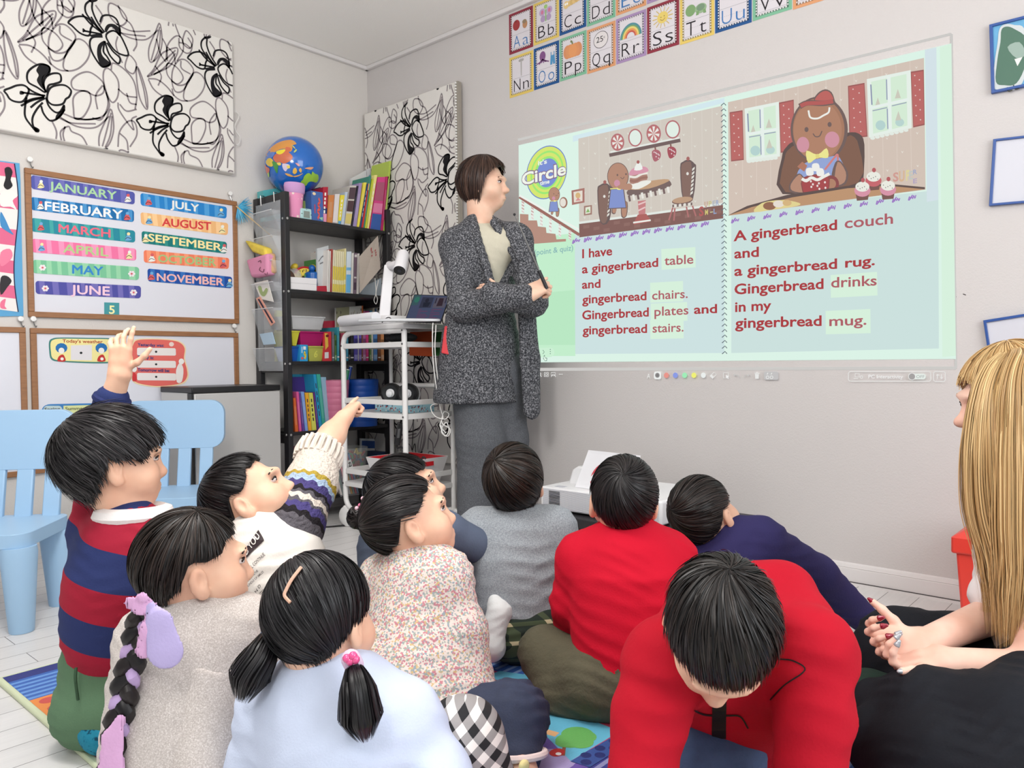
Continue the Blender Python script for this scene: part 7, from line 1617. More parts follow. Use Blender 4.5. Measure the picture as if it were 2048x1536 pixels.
def speck_mat(name, cols, scale, rough=.85, kind='vor'):
 """cloth with small coloured flecks or blossoms"""
 m, nt, b = newmat(name); b.inputs['Roughness'].default_value = rough; b.inputs['Specular IOR Level'].default_value = .2
 tc = nt.nodes.new('ShaderNodeTexCoord'); r = nt.nodes.new('ShaderNodeValToRGB'); r.color_ramp.interpolation = 'CONSTANT' if kind == 'vor' else 'LINEAR'; e = r.color_ramp.elements
 if kind == 'vor':
  v = nt.nodes.new('ShaderNodeTexVoronoi'); v.inputs['Scale'].default_value = scale; nt.links.new(tc.outputs['Object'], v.inputs['Vector']); sx = nt.nodes.new('ShaderNodeSeparateColor'); nt.links.new(v.outputs['Color'], sx.inputs[0]); src = sx.outputs[0]
 else:
  v = nt.nodes.new('ShaderNodeTexNoise'); v.inputs['Scale'].default_value = scale; v.inputs['Detail'].default_value = 2; v.inputs['Roughness'].default_value = .7; nt.links.new(tc.outputs['Object'], v.inputs['Vector']); src = v.outputs['Fac']
 for i, (p, c) in enumerate(cols):
  el = e[i] if i < 2 else e.new(p); el.position = p; el.color = (*lin(c), 1)
 nt.links.new(src, r.inputs[0]); nt.links.new(r.outputs[0], b.inputs['Base Color']); return m
def plaid_mat(name, ax, ay, period, cols, w=.5):
 """woven check in two directions of space: cols = (neither, one, both)"""
 m, nt, b = newmat(name); b.inputs['Roughness'].default_value = .85; tc = nt.nodes.new('ShaderNodeTexCoord'); outs = []
 for v in (ax, ay):
  d = nt.nodes.new('ShaderNodeVectorMath'); d.operation = 'DOT_PRODUCT'; d.inputs[1].default_value = tuple(unit(v)/period); nt.links.new(tc.outputs['Object'], d.inputs[0])
  fr = nt.nodes.new('ShaderNodeMath'); fr.operation = 'FRACT'; nt.links.new(d.outputs['Value'], fr.inputs[0]); gt = nt.nodes.new('ShaderNodeMath'); gt.operation = 'LESS_THAN'; gt.inputs[1].default_value = w; nt.links.new(fr.outputs[0], gt.inputs[0]); outs.append(gt)
 s = nt.nodes.new('ShaderNodeMath'); s.operation = 'ADD'; nt.links.new(outs[0].outputs[0], s.inputs[0]); nt.links.new(outs[1].outputs[0], s.inputs[1]); h = nt.nodes.new('ShaderNodeMath'); h.operation = 'MULTIPLY'; h.inputs[1].default_value = .5; nt.links.new(s.outputs[0], h.inputs[0])
 r = nt.nodes.new('ShaderNodeValToRGB'); r.color_ramp.interpolation = 'CONSTANT'; e = r.color_ramp.elements; e[0].color = (*lin(cols[0]), 1); e[1].position = .3; e[1].color = (*lin(cols[1]), 1); q = e.new(.8); q.color = (*lin(cols[2]), 1)
 nt.links.new(h.outputs[0], r.inputs[0]); nt.links.new(r.outputs[0], b.inputs['Base Color']); return m
def cloth(c, scale=260, rough=.85, amt=.06): return mat('cloth', c, rough, spec=.2, bump=(scale, .3, .002), var=(24, amt))
SKIN = (232, 190, 163)
# ---- hair
class Head:
 """C centre at eye level, s size (1 = adult), f facing, u up"""
 def __init__(s, C, sc, f, u=(0, 0, 1)):
  s.C = np.array(C, float); s.s = sc; s.y = unit(f); s.x = unit(np.cross(s.y, u)); s.z = np.cross(s.x, s.y); s.M = np.stack([s.x, s.y, s.z])   # rows = local axes
 def p(s, x, y, z): return s.C+(s.x*x+s.y*y+s.z*z)*s.s
 def R(s): return s.M.T
def ribbons(name, parent, strands, w, m, rng, rootw=.6):
 """strands: list of (points, normals)"""
 V, Q, A, o = [], [], [], 0
 for pts, nr in strands:
  n = len(pts)
  if n < 3: continue
  t = np.gradient(pts, axis=0); t /= np.linalg.norm(t, axis=1)[:, None]+1e-9
  nn = nr+rng.normal(size=3)*.35; sd = np.cross(t, nn); sd /= np.linalg.norm(sd, axis=1)[:, None]+1e-9
  q = np.linspace(0, 1, n); ww = w*(.6+.8*rng.random())*np.minimum(1, rootw+2*q)*np.clip((1.02-q)*3.2, .08, 1)
  V.append(np.concatenate([pts-sd*ww[:, None]/2, pts+sd*ww[:, None]/2])); i = np.arange(n-1)
  Q.append(np.stack([i, i+1, i+1+n, i+n], 1)+o); A.append(np.full(2*n, rng.random()**1.6)); o += 2*n
 return np_mesh(name, np.concatenate(V), np.concatenate(Q), m, parent, {'sh': np.concatenate(A)})
def zcutf(cut):
 a = np.radians([c[0] for c in cut]); z = [c[1] for c in cut]; return lambda az: np.interp(az, a, z)
CUT_BOY = [(0, .22), (45, .2), (70, -.02), (95, -.05), (112, -.5), (150, -.72), (180, -.76)]
CUT_BOB = [(0, .15), (40, .1), (65, -.35), (100, -.62), (140, -.8), (180, -.84)]
CUT_TIED = [(0, .42), (45, .30), (70, -.05), (98, -.15), (118, -.55), (150, -.72), (180, -.76)]
def hair(parent, hd, cut, crown=(0, -.62, .78), n=1500, cols=((12, 11, 13), (52, 46, 46)), vol=1.0, hang=0.0, flick=.03, seed=1, swirl=.5, w=.0017, lens=(.7, 1.3), E=(.086, .104, .098), c0=(0, -.008, .026), flow=None, cap=True, part=None, mess=.0):
 rng = np.random.default_rng(seed); zc_ = zcutf(cut); E = np.array(E)*vol; O = hd.p(*c0); m = hair_mat(*cols)
 def pos(d, k): return O+((d*E)*k) @ hd.M*hd.s
 if cap:
  nc, nr = 56, 22; ph = np.linspace(0, 2*np.pi, nc, endpoint=False); V = []
  for i in range(nr+2):
   for a in ph:
    az = abs((a+np.pi) % (2*np.pi)-np.pi); zc = zc_(az)+.03*np.sin(a*9+seed)+.03*np.sin(a*17); th = np.arccos(np.clip(zc, -1, 1))*min(i, nr)/nr
    d = np.array([np.sin(th)*np.sin(a), np.sin(th)*np.cos(a), np.cos(th)]); V.append(pos(d, .965 if i < nr else (.955 if i == nr else .86)))
  Q = np.array([(i*nc+j, i*nc+(j+1) % nc, (i+1)*nc+(j+1) % nc, (i+1)*nc+j) for i in range(nr+1) for j in range(nc)])
  np_mesh('hair_cap', np.array(V), Q, m, parent, {'sh': np.zeros(len(V))})
 c = unit(crown); u = unit(np.cross(c, (1, .2, 0))); v = np.cross(c, u); S = []
 for _ in range(int(n*3.0)):
  f0 = rng.uniform(0, 2*np.pi); a0 = np.arccos(1-1.75*rng.random()) if rng.random() > .15 else rng.uniform(0, .4); a1 = a0+rng.uniform(*lens); lay = .955+.07*rng.random(); pts = []; nr_ = []; N = 11; ext = 0; jit = rng.normal(0, .05); last = None; tipf = flick*rng.uniform(.2, 1.5); ms = rng.normal(0, mess, 3)
  edge = .05*rng.normal()
  for k in range(N):
   a = a0+(a1-a0)*k/(N-1); b = f0+swirl*np.sqrt(a)+jit*k/N
   d = c*np.cos(a)+(u*np.cos(b)+v*np.sin(b))*np.sin(a)
   if flow is not None: d = unit(d)
   az = abs(np.arctan2(d[0], d[1])); below = d[2] < zc_(az)+edge
   if below or a > 2.9: break
   pts.append(pos(d, lay+tipf*(k/(N-1))**2)+ms*hd.s*(k/(N-1))**1.5); nr_.append(d @ hd.M)
  if len(pts) > 2 and below and hang > 0:
   t = unit(pts[-1]-pts[-2]); L = hang*rng.uniform(.5, 1.1)*float(np.clip((az-1.15)/.5, .05, 1))
   for k in range(1, 6):
    g = unit(t*(1-k/6)+np.array([0, 0, -1.0])*(k/6)+np.array(hd.C-pts[-1])*np.array([1, 1, 0])*1.2*k/6); pts.append(pts[-1]+g*L/5); nr_.append(nr_[-1])
  if len(pts) > 2: S.append((np.array(pts), np.array(nr_)))
 return ribbons('hair', parent, S, w, m, rng)
def tail(parent, pts, rad, n, cols, seed=0, w=.0019, name='ponytail', spread=1.0, wave=0.0, short=.25, core=True):
 """a lock of hair along pts with radius rad at each point"""
 rng = np.random.default_rng(seed); P_ = np.array(catmull(pts, 6)); R_ = np.interp(np.linspace(0, 1, len(P_)), np.linspace(0, 1, len(rad)), rad); m = hair_mat(*cols); S = []
 t = np.gradient(P_, axis=0); t /= np.linalg.norm(t, axis=1)[:, None]+1e-9; a = np.cross(t, unit((.3, .5, .1))); a /= np.linalg.norm(a, axis=1)[:, None]; b = np.cross(t, a)
 for _ in range(int(n*2.2)):
  an = rng.uniform(0, 6.28); r = np.sqrt(rng.random()); e = int(len(P_)*(1-short*rng.random()**2)); ph = rng.uniform(0, 6.28)
  o = (a*np.cos(an)+b*np.sin(an)); q = np.linspace(0, 1, len(P_)); wv = wave*np.sin(q*9+ph*.3)[:, None]*a*q[:, None]
  p = P_+o*(R_*r*(1+(spread-1)*q))[:, None]+wv; i0 = int(rng.random()**3*len(P_)*.5); S.append((p[i0:max(e, i0+4)], (o*(.3+r))[i0:max(e, i0+4)]))
 if core:
  mb = MB(); k = max(2, int(len(P_)*(1-short*.8))); mb.tube(P_[:k], [max(.001, v*.72) for v in R_[:k]], hair_mat(cols[0], cols[0]), 10); mb.build('hair_core', parent, smooth=True)
 return ribbons(name, parent, S, w, m, rng)
# ---- head, hand
def head_sdf(hd, neck, nr, child=True, S=None):
 S = S or Sdf(); R = hd.M; s = hd.s; e = lambda c, r, k=.02, op=0: S.ell(hd.p(*c), [v*s for v in r], hd.R(), k*s, op)
 e((0, -.010, .026), (.075, .093, .088)); e((0, .028, -.034), (.056 if not child else .062, .062, .068 if not child else .058), .04)
 S.cone(hd.p(0, .045, -.088), hd.p(0, .058, -.080), .026*s, .024*s, .035*s)
 for x in (-1, 1): e((x*.040, .052, -.036), (.026, .028, .026) if not child else (.032, .03, .03), .03)
 S.cone(hd.p(0, .088, .002), hd.p(0, .100 if not child else .094, -.030), .008*s, .012*s, .016*s); e((0, .107 if not child else .098, -.034), (.012, .011, .009), .012)
 for x in (-1, 1): e((x*.010, .096 if not child else .090, -.038), (.007, .008, .006), .008)
 e((0, .088, .020), (.045, .014, .010), .02)
 for x in (-1, 1): e((x*.031, .092, .000), (.015, .009, .008), .012, 1)
 q = .006 if child else 0; e((0, .088-q, -.061), (.020, .012, .005), .008); e((0, .086-q, -.070), (.017, .012, .006), .008); S.cone(hd.p(-.019, .101-q, -.0655), hd.p(.019, .101-q, -.0655), .0022*s, k=.004*s, op=1)
 for x in (-1, 1):
  e((x*.079, -.006, -.008), (.008, .017, .029), .006); e((x*.076, .000, -.032), (.008, .012, .012), .008); e((x*.091, .000, -.004), (.011, .010, .018), .003, 1)
 S.cone(hd.p(0, -.028, -.045), neck, nr*1.05, nr*1.12, .03*s)
 return S
def face_parts(t, hd, brow=(30, 26, 26)):
 q = .005 if hd.s < .96 else 0
 for x in (-1, 1):
  c = hd.p(x*.031, .0815, .001); mb = MB(); mb.ball(c, (.0115*hd.s, .0085*hd.s, .0052*hd.s), mat('eye_white', (214, 206, 204), .3), 14, R=Matrix(hd.R().tolist())); eo = mb.build('eye', t, smooth=True)
  mb = MB(); mb.ball(hd.p(x*.030, .0872, .001), (.0052*hd.s, .0036*hd.s, .0050*hd.s), mat('iris', (34, 24, 20), .15), 12, R=Matrix(hd.R().tolist())); mb.build('iris', eo, smooth=True)
  mb = MB(); mb.tube(catmull([hd.p(x*.019, .088, .003), hd.p(x*.031, .0905, .0066), hd.p(x*.044, .083, .003)], 4), .0019*hd.s, mat('lash', (30, 24, 24), .8), 6); mb.build('eyelash', eo, smooth=True)
  mb = MB(); mb.tube(catmull([hd.p(x*.014, .0955, .019), hd.p(x*.030, .0955, .024), hd.p(x*.048, .085, .019)], 4), .0020*hd.s, mat('brow', brow, .8), 6); mb.build('eyebrow', t, smooth=True)
 mb = MB(); mb.tube(catmull([hd.p(-.017, .088-q, -.0645), hd.p(0, .0965-q, -.0635), hd.p(.017, .088-q, -.0645)], 4), .0030*hd.s, mat('lip', (196, 118, 110), .45), 8); mb.build('mouth', t, smooth=True)
def hand_sdf(S, wrist, d, nrm, thumb, s=.62, curls=((.2, .3, .2),)*4, splay=(.10, .02, -.06, -.16), tcurl=(.2, .2), tout=.8, wr=.024):
 """d towards the fingers, nrm out of the back of the hand, thumb towards the thumb side; returns fingertips"""
 d = unit(d); nrm = unit(nrm-d*(nrm @ d)); th = np.cross(nrm, d); th = th if th @ thumb > 0 else -th; w = np.array(wrist, float); k = .010*s
 kn = [w+d*(.092*s-abs(o-.01)*.25*s)+th*o*s for o in (.030, .010, -.011, -.030)]
 for i, q in enumerate(kn): S.cone(w+th*(.016-.011*i)*s, q, wr*.60*s/.62*1.05 if i in (0, 3) else wr*.62, .0115*s, k*1.6)
 S.cone((w+kn[0])/2, (w+kn[3])/2, .013*s, .013*s, k*2)
 tips = []
 for i, q in enumerate(kn):
  L = (.078, .086, .080, .062)[i]*s; c = curls[i]; a = d*math.cos(splay[i])+th*math.sin(splay[i]); p = q; ang = 0; r = .0098*s
  for j, f in enumerate((.46, .30, .24)):
   ang += c[j]; dd = a*math.cos(ang)-nrm*math.sin(ang); e = p+dd*L*f; S.cone(p, e, r, r*.88, k*.5); r *= .88; p = e
  tips.append((p, dd))
 p = w+d*.022*s+th*.022*s; a = unit(d*.75+th*tout-nrm*.25); ang = 0; r = .0125*s
 for j, L in enumerate((.042, .034, .028)):
  if j: ang = tcurl[j-1]; a = unit(a+d*ang-nrm*ang*.4)
  e = p+a*L*s; S.cone(p, e, r, r*.87, k*.8); r *= .87; p = e
 tips.append((p, a)); return tips
def limb(S, pts, rs, k=.02): S.path(pts, rs, k); return S
class Person:
 """a person: parts are added as meshes under one base object"""
 def __init__(s, label, base, group=None):
  s.t = thing('person', label, 'person', base, group); s.skin = []
 def body(s, core=None, h=.008):
  """continuous skin surface: head and hands (fine) run into the covered body (coarse)"""
  V, Q = join(s.skin); V = ground(V); return np_mesh('body', V, Q, s.skinm, s.t)
 def cloth(s, name, S, m, h=.005, fold=None, attrs=None):
  V, Q = S.mesh(h, fold); V = ground(V); return np_mesh(name, V, Q, m, s.t, {k: f(V) for k, f in (attrs or {}).items()})
def torso(S, B, C, N, w=.10, fd=None, flat=1.28, sh=(), shr=.05, k=.05):
 """B pelvis, C chest, N neck root; fd = facing of the trunk; sh = shoulder points"""
 fl = (fd, flat) if fd is not None else None; S.cone(B, (B+C)/2, w*1.0, w*.98, k, fl); S.cone((B+C)/2, C, w*.98, w, k, fl); S.cone(C, N, w*.95, w*.42, k, fl)
 for q in sh: S.cone(C*.35+N*.65, q, shr*1.25, shr, k); S.cone(C, q, w*.55, shr*.9, k)
 return S
def ring(t, name, c, ax, r, tube, m, sx=1.0, fd=None, n=28):
 a = unit(np.cross(ax, fd if fd is not None else (.3, .8, .1))); b = np.cross(unit(ax), a); mb = MB()
 pts = [c+a*r*sx*math.cos(2*math.pi*i/n)+b*r*math.sin(2*math.pi*i/n) for i in range(n+1)]; mb.tube(pts, tube, m, 8, cap=False); return mb.build(name, t, smooth=True)
def seam(t, name, pts, r, m): mb = MB(); mb.tube(catmull([np.array(p) for p in pts], 6), r, m, 6); return mb.build(name, t, smooth=True)
def on_cloth(o, toward=0.0015):
 """picture pixel to the point of a garment seen there (for prints sewn on it)"""
 M = BASE[o.parent.name]; me = o.data; bv = BVHTree.FromPolygons([M @ v.co for v in me.vertices], [tuple(p.vertices) for p in me.polygons])
 def f(x, y):
  r = ray(x, y); h = bv.ray_cast(Vector(CAMP), Vector(r).normalized())
  if h[0] is None: return P(x, y, 1.6)
  nn = h[1] if h[1].dot(Vector(r)) < 0 else -h[1]; return np.array(h[0]+nn*toward)
 return f
BLK = ((9, 8, 10), (42, 37, 38)); DBR = ((11, 9, 9), (54, 42, 36))
# ------------------------------------------------------------------ the children on the mat
def kid(label, base, head, N, C, B, fd, w, arms, topm, hk, sh=(), hands=(), skin=SKIN, flat=1.2, seed=1, attrs=None, tn='sweatshirt', fold=.006, ff=46, ar=(.05, .043, .036), nr=.036, face=True, shr=.05, low=None, extra=None, collar=None, brow=(30, 26, 26)):
 p = Person(label, onZ(*base), 'children sitting on the mat'); p.skinm = skin_mat(skin); x, y, dd, sc, f, u = head; hd = Head(P(x, y, dd), sc, D3(*f), D3(*u)); N, C, B = W(N), W(C), W(B); fd = D3(*fd)
 p.skin.append(head_sdf(hd, N, nr).mesh(.0036 if sc < .97 else .0042))
 for wpts, wr_, kw in hands:
  S = Sdf(); q = [W(a) for a in wpts]; S.path(q, wr_); hand_sdf(S, q[-1], wr=wr_[-1], **kw); p.skin.append(S.mesh(.0022))
 p.skin.append(torso(Sdf(), B, C, N, w*.8, fd).mesh(.012)); p.body()
 S = torso(Sdf(), B if low is None else W(low), C, N, w, fd, flat, [W(a) for a in sh], shr)
 for a in arms: q = [W(b) for b in a]; limb(S, q, list(ar)[:len(q)])
 if extra: extra(S)
 top_ = p.cloth(tn, S, topm, .0054, folds(fold, ff, (.3, .2, 1), seed), attrs)
 if collar: ring(p.t, 'collar', N+(N-C)*.0+UPZ*collar[3], unit(N-C)+D3(*collar[4] if len(collar) > 4 else (0, 0, .3)), collar[0], collar[1], cloth(collar[2]))
 if face: face_parts(p.t, hd, brow)
 hair(p.t, hd, seed=seed, **hk)
 return p, top_, hd
def legs(p, name, m, paths, seed=2, fold=.006, h=.0056):
 S = Sdf()
 for pts, rs in paths: S.path([W(a) for a in pts], rs, .03)
 return p.cloth(name, S, m, h, folds(fold, 48, (.5, .3, .6), seed))
fist = ((1.3, 1.5, .9),)*4
# boy raising his hand
d = 1.60
el, wr = P(196, 890, d+.13), P(240, 748, d+.10); NB, CB = P(262, 1040, d), P(240, 1150, d)
def rug(V):
 h = (P(235, 1035, d)[2]-V[:, 2])/(P(235, 1035, d)[2]-P(235, 1330, d)[2]); side = ((V-CB) @ RT)/.2
 return np.where(V[:, 2] > P(200, 1010, d)[2], .2, np.clip(.5*0+h-side*.17-.02, .01, .99))
rm = ramp_mat('rugby_cloth', [(0, (158, 32, 54)), (.12, (42, 52, 98)), (.36, (158, 30, 52)), (.58, (42, 52, 98)), (.80, (160, 30, 54))])
p, o, hd = kid('boy in a navy and red striped shirt raising his left hand', (215, 1490), (226, 928, d, .92, (.83, .54, .08), (-.06, 0, 1)), (262, 1040, d), (240, 1150, d), (215, 1375, d+.02), (.75, .65, 0), .104,
  [(P(196, 1062, d+.07), el, el*.36+wr*.64), ((318, 1092, d-.01), (345, 1180, d+.05), (350, 1250, d+.16))], rm,
  dict(cut=[(0, .12), (40, .06), (58, -.22), (78, -.08), (97, .0), (112, -.55), (150, -.92), (180, -.95)], n=2100, vol=1.1, flick=.06, cols=((12, 11, 13), (58, 54, 56)), mess=.006, hang=.025, crown=(-.25, -.62, .74), swirl=.2),
  sh=((196, 1062, d+.07), (318, 1092, d-.01)), hands=[((el*.5+wr*.5, wr), (.027, .022), dict(d=wr-el+D3(-.35, 0, 1)*.12, nrm=D3(-.1, -1, .1), thumb=D3(1, 0, 0), s=.64, curls=((.08, .12, .1), (.40, .45, .3), (.5, .5, .3), (.45, .5, .3)), splay=(.10, -.30, -.52, -.70), tcurl=(.45, .35), tout=1.15))], low=(222, 1262, d), seed=4, attrs={'ta': rug}, tn='rugby_shirt', flat=1.15)
ring(p.t, 'collar', NB+UPZ*.012+RT*.006, unit(NB-CB)+UPZ*.4-RT*.2, .052, .019, cloth((232, 226, 224)), 1.15); ring(p.t, 'cuff', el*.36+wr*.64, wr-el, .031, .010, cloth((38, 46, 90)))
fd = D3(.75, .65, 0); B = P(215, 1375, d+.02); S = Sdf(); S.cone(B-UPZ*.02, B+UPZ*.05, .100, .098, .05, (fd, 1.1)); S.path([B+D3(-.3, -.5, -.5)*.05, P(235, 1440, d+.1), P(300, 1440, d+.22)], [.075, .06, .05]); S.cone(B+D3(.4, -.4, -.2)*.06, P(330, 1420, d+.2), .08, .06, .04)
p.cloth('trousers', S, cloth((92, 122, 94)), .0055, folds(.007, 50, (0, .2, 1), 5)); seam(p.t, 'pocket_seam', [P(152, 1335, d-.1), P(151, 1360, d-.105), P(156, 1400, d-.10)], .003, cloth((58, 84, 62)))
S = Sdf(); S.path([P(180, 1436, d-.06), P(208, 1462, d-.06), P(262, 1470, d-.04)], [.036, .040, .032]); p.cloth('sock', S, speck_mat('teal_sock', [(0, (20, 60, 80)), (.36, (20, 70, 92)), (.42, (36, 128, 156)), (1, (52, 146, 170))], 60, kind='n'), .005, folds(.003, 60, (1, 0, 0), 1))
# boy pointing
d = 1.75
SA, EA, CA, WA = P(582, 1052, d+.01), P(622, 968, d+.09), P(640, 906, d+.16), P(688, 836, d+.25)
WH = cloth((226, 220, 212), 220)
p, o, hd = kid('boy in a cream sweater pointing up with a striped knit sleeve', (540, 1330), (500, 1000, d, .9, (.78, .12, .60), (-.60, 0, .78)), (512, 1058, d), (545, 1130, d-.02), (545, 1290, d-.05), (.6, .8, 0), .115, [((478, 1110, d), (465, 1190, d+.05))], WH,
  dict(cut=[(0, .50), (45, .42), (70, .02), (97, .02), (112, -.5), (150, -.72), (180, -.76)], n=1500, cols=BLK, crown=(0, -.5, .86), swirl=.3, mess=.003, flick=.04), sh=((485, 1095, d+.02),), hands=[((CA*.8+WA*.2, (CA+WA)/2, WA), (.036, .031, .022), dict(d=WA-CA+D3(.1, .3, .15)*.05, nrm=D3(-.5, -.35, .8), thumb=D3(-.6, -.2, .8), s=.62, curls=((.05, .1, .05), (1.35, 1.5, .9), (1.4, 1.5, .9), (1.4, 1.5, .9)), splay=(.05, 0, -.04, -.08), tcurl=(.5, .4), tout=.5))], seed=6, flat=1.1, fold=.007, tn='sweater', ar=(.055, .05), shr=.065)
S = Sdf(); S.path([SA-(EA-SA)*.25, SA, EA, CA], [.070, .072, .060, .051]); L0 = SA-(EA-SA)*.25; LD = CA-L0; kn = lambda V: np.clip(((V-L0) @ LD)/(LD @ LD)+.015*np.sin(V @ R3*260)+.01*np.sin(V[:, 2]*330), 0.01, .99)
cr, bl, pu, gy, lb, ye = (214, 202, 190), (36, 32, 36), (74, 66, 118), (92, 88, 94), (164, 184, 206), (172, 148, 62)
p.cloth('knit_sleeve', S, ramp_mat('striped_knit', [(0, gy), (.08, bl), (.14, pu), (.22, gy), (.26, cr), (.32, gy), (.36, bl), (.40, pu), (.48, lb), (.53, ye), (.58, cr)], bump=(120, 1.0, .008)), .005, folds(.004, 60, LD, 3), {'ta': kn})
for k in range(22):
 an = 2*math.pi*k/22; a_ = unit(np.cross(LD, (0, 0, 1))); b_ = unit(np.cross(LD, a_)); r = a_*math.cos(an)+b_*math.sin(an); u_ = unit(LD); mb = MB(); mb.tube([CA-u_*.030+r*.053, CA-u_*.01+r*.056, CA+u_*.018+r*.052], .0062, cloth((214, 203, 192), 150), 6);
 if k == 0: allr = MB()
 allr.add(mb.v, mb.f, mb.mats[0])
allr.build('ribbed_cuff', p.t, smooth=True)
cv = Canvas(on_cloth(o, .002), (0, 0, 0), off=0, mk=paper); q = lambda x, y: (380+x/3.339, 780+y/3.339)
def banner(pts, c):
 n = 8
 for i in range(n):
  for j in range(4): cv.fill([bil(pts, i/n, j/4), bil(pts, (i+1)/n, j/4), bil(pts, (i+1)/n, (j+1)/4), bil(pts, i/n, (j+1)/4)], c, up=False)
banner([q(356, 1085), q(458, 935), q(497, 1005), q(360, 1140)], (52, 40, 42)); cv.pt = on_cloth(o, .0035); dk = (70, 60, 60); tx = lambda s_, a, b_, h, c=dk: cv.text(s_, q(*a), q(*b_), h/3.339, c, bold=.01, upv=(-.62, -.78))
tx('AND', (352, 1150), (400, 1085), 34, (226, 220, 212)); tx('YOU', (408, 1068), (470, 985), 42, (226, 220, 212)); tx("WE'LL ALL CONTINUE", (362, 1255), (506, 1104), 22); tx('TO GROW IN THIS', (388, 1288), (460, 1208), 15); tx('BUNDLE OF SMILES', (392, 1320), (496, 1214), 15); tx('A N D', (426, 1384), (478, 1308), 18); tx('LAUGHTER', (434, 1418), (506, 1342), 22); cv.build('back_print', p.t)
legs(p, 'trousers', plaid_mat('check_trousers', (1, .2, 0), (0, .2, 1), .05, ((40, 38, 42), (90, 86, 84), (190, 184, 176)), .3), [([(545, 1300, d), (440, 1210, d+.03), (470, 1260, d+.2)], [.09, .07, .06])])
# girl with the braid
d = 1.36
def rp(nm, t, pts, r0, r1, m):
 S = Sdf(); S.path([W(a) for a in pts], np.linspace(r0, r1, len(pts)), .01, (unit(F3), 6.0)); V, Q = S.mesh(.0028); return np_mesh(nm, V, Q, m, t)
def frock(S): S.path([P(385, 1345, d), P(388, 1440, d), P(390, 1640, d)], [.112, .135, .175], .05);
SILV = speck_mat('glitter_knit', [(.35, (180, 171, 166)), (.55, (202, 194, 189)), (.72, (226, 220, 217))], 420, kind='n')
p, o, hd = kid('girl in a silvery beige dress with a long ribboned braid', (400, 1536), (388, 1140, d, .9, (.84, .52, .12), (-.08, 0, 1)), (402, 1228, d), (392, 1310, d), (388, 1480, d), (.5, .85, 0), .105, [((300, 1280, d+.03), (268, 1370, d+.05), (300, 1440, d+.15)), ((496, 1262, d), (535, 1350, d+.02), (540, 1440, d+.12))], SILV,
  dict(cut=[(0, .42), (45, .28), (72, -.02), (97, .05), (112, -.5), (150, -.78), (180, -.84)], n=1500, cols=DBR, crown=(.3, .25, .9), swirl=.1, lens=(.6, 1.2), flick=.012), sh=((300, 1280, d+.03), (496, 1262, d)), extra=frock, seed=8, fold=.006, ff=40, tn='dress', collar=(.047, .008, (200, 190, 184), .0))
S = Sdf()
for k in range(26):
 x = 268+k*10.2; dd = d-.105*math.sin(math.pi*(k+.5)/26); S.cone(P(x, 1350+6*math.sin(k*.9), dd+.004), P(x-6+(k-13)*2.4, 1640, d-.165*math.sin(math.pi*(k+.5)/26)), .0075, .017, .014)
p.cloth('dress_gathers', S, SILV, .005)
for k, (pts, rr_) in enumerate(((((290, 1210), (268, 1300), (246, 1400), (228, 1500), (215, 1600)), .019),)):
 pp = np.array(catmull([P(x, y, d-.13) for x, y in pts], 10)); ax_ = unit(pp[-1]-pp[0]); a_ = RT; b_ = unit(np.cross(ax_, a_)); q = np.arange(len(pp))*.62
 for j, c in enumerate(((22, 19, 21), (30, 24, 24), (190, 164, 208))):
  mb = MB(); mb.tube([pp[i]+a_*.012*math.sin(q[i]+j*2.09)+b_*.007*math.sin(2*(q[i]+j*2.09)) for i in range(len(pp))], .0125 if j < 2 else .009, hair_mat(c, c) if j < 2 else cloth(c), 9); mb.build('braid' if j < 2 else 'braid_ribbon', p.t, smooth=True)
LIL, LIL2 = cloth((212, 166, 206), 200), cloth((182, 170, 214), 200)
rp('bow', p.t, [(310, 1212, d-.16), (285, 1196, d-.17), (262, 1206, d-.16), (276, 1216, d-.165), (306, 1222, d-.165)], .007, .011, LIL); rp('bow', p.t, [(300, 1215, d-.165), (318, 1245, d-.17), (330, 1300, d-.17)], .012, .030, LIL2); rp('bow', p.t, [(302, 1220, d-.165), (294, 1260, d-.17), (288, 1300, d-.165)], .008, .015, LIL); rp('bow', p.t, [(240, 1440, d-.15), (225, 1480, d-.15), (222, 1560, d-.15)], .010, .024, LIL)
# girl with pigtails
d = 1.20
p, o, hd = kid('girl with two pigtails in a pale blue sweatshirt', (690, 1536), (640, 1243, d, .88, (.38, .9, -.06), (-.12, -.1, 1)), (645, 1372, d), (672, 1455, d-.01), (690, 1640, d-.03), (.3, .95, 0), .112, [((560, 1425, d+.03), (530, 1530, d+.03), (540, 1640, d+.1)), ((800, 1450, d), (865, 1560, d-.03), (900, 1680, d+.05))], cloth((200, 210, 232), 300),
  dict(cut=[(0, .35), (45, .2), (72, -.12), (98, -.2), (118, -.55), (150, -.82), (180, -.86)], n=2300, cols=((9, 9, 11), (40, 37, 40)), crown=(-.62, .12, .78), swirl=.06, lens=(.7, 1.5), flick=.012, hang=.012), sh=((560, 1425, d+.03), (800, 1450, d)), seed=10, fold=.006, ff=34, ar=(.062, .058, .05), shr=.058, collar=(.052, .010, (180, 194, 222), .002))
for pts, sd in ((((535, 1272, d-.02), (522, 1310, d-.05), (500, 1350, d-.06), (484, 1405, d-.05)), 1), (((708, 1335, d-.10), (716, 1380, d-.13), (722, 1430, d-.13), (732, 1482, d-.12)), 2)): tail(p.t, [P(*a) for a in pts], [.012, .026, .032, .010], 420, ((9, 9, 11), (40, 37, 40)), sd, name='pigtail', w=.0024, short=.5)
f = on_cloth([c for c in p.t.children if c.name.startswith('hair_cap')][0], .008); seam(p.t, 'hair_parting', [f(*q) for q in ((604, 1142), (588, 1164), (578, 1182), (574, 1194), (584, 1206))], .0026, skin_mat((206, 172, 150)))
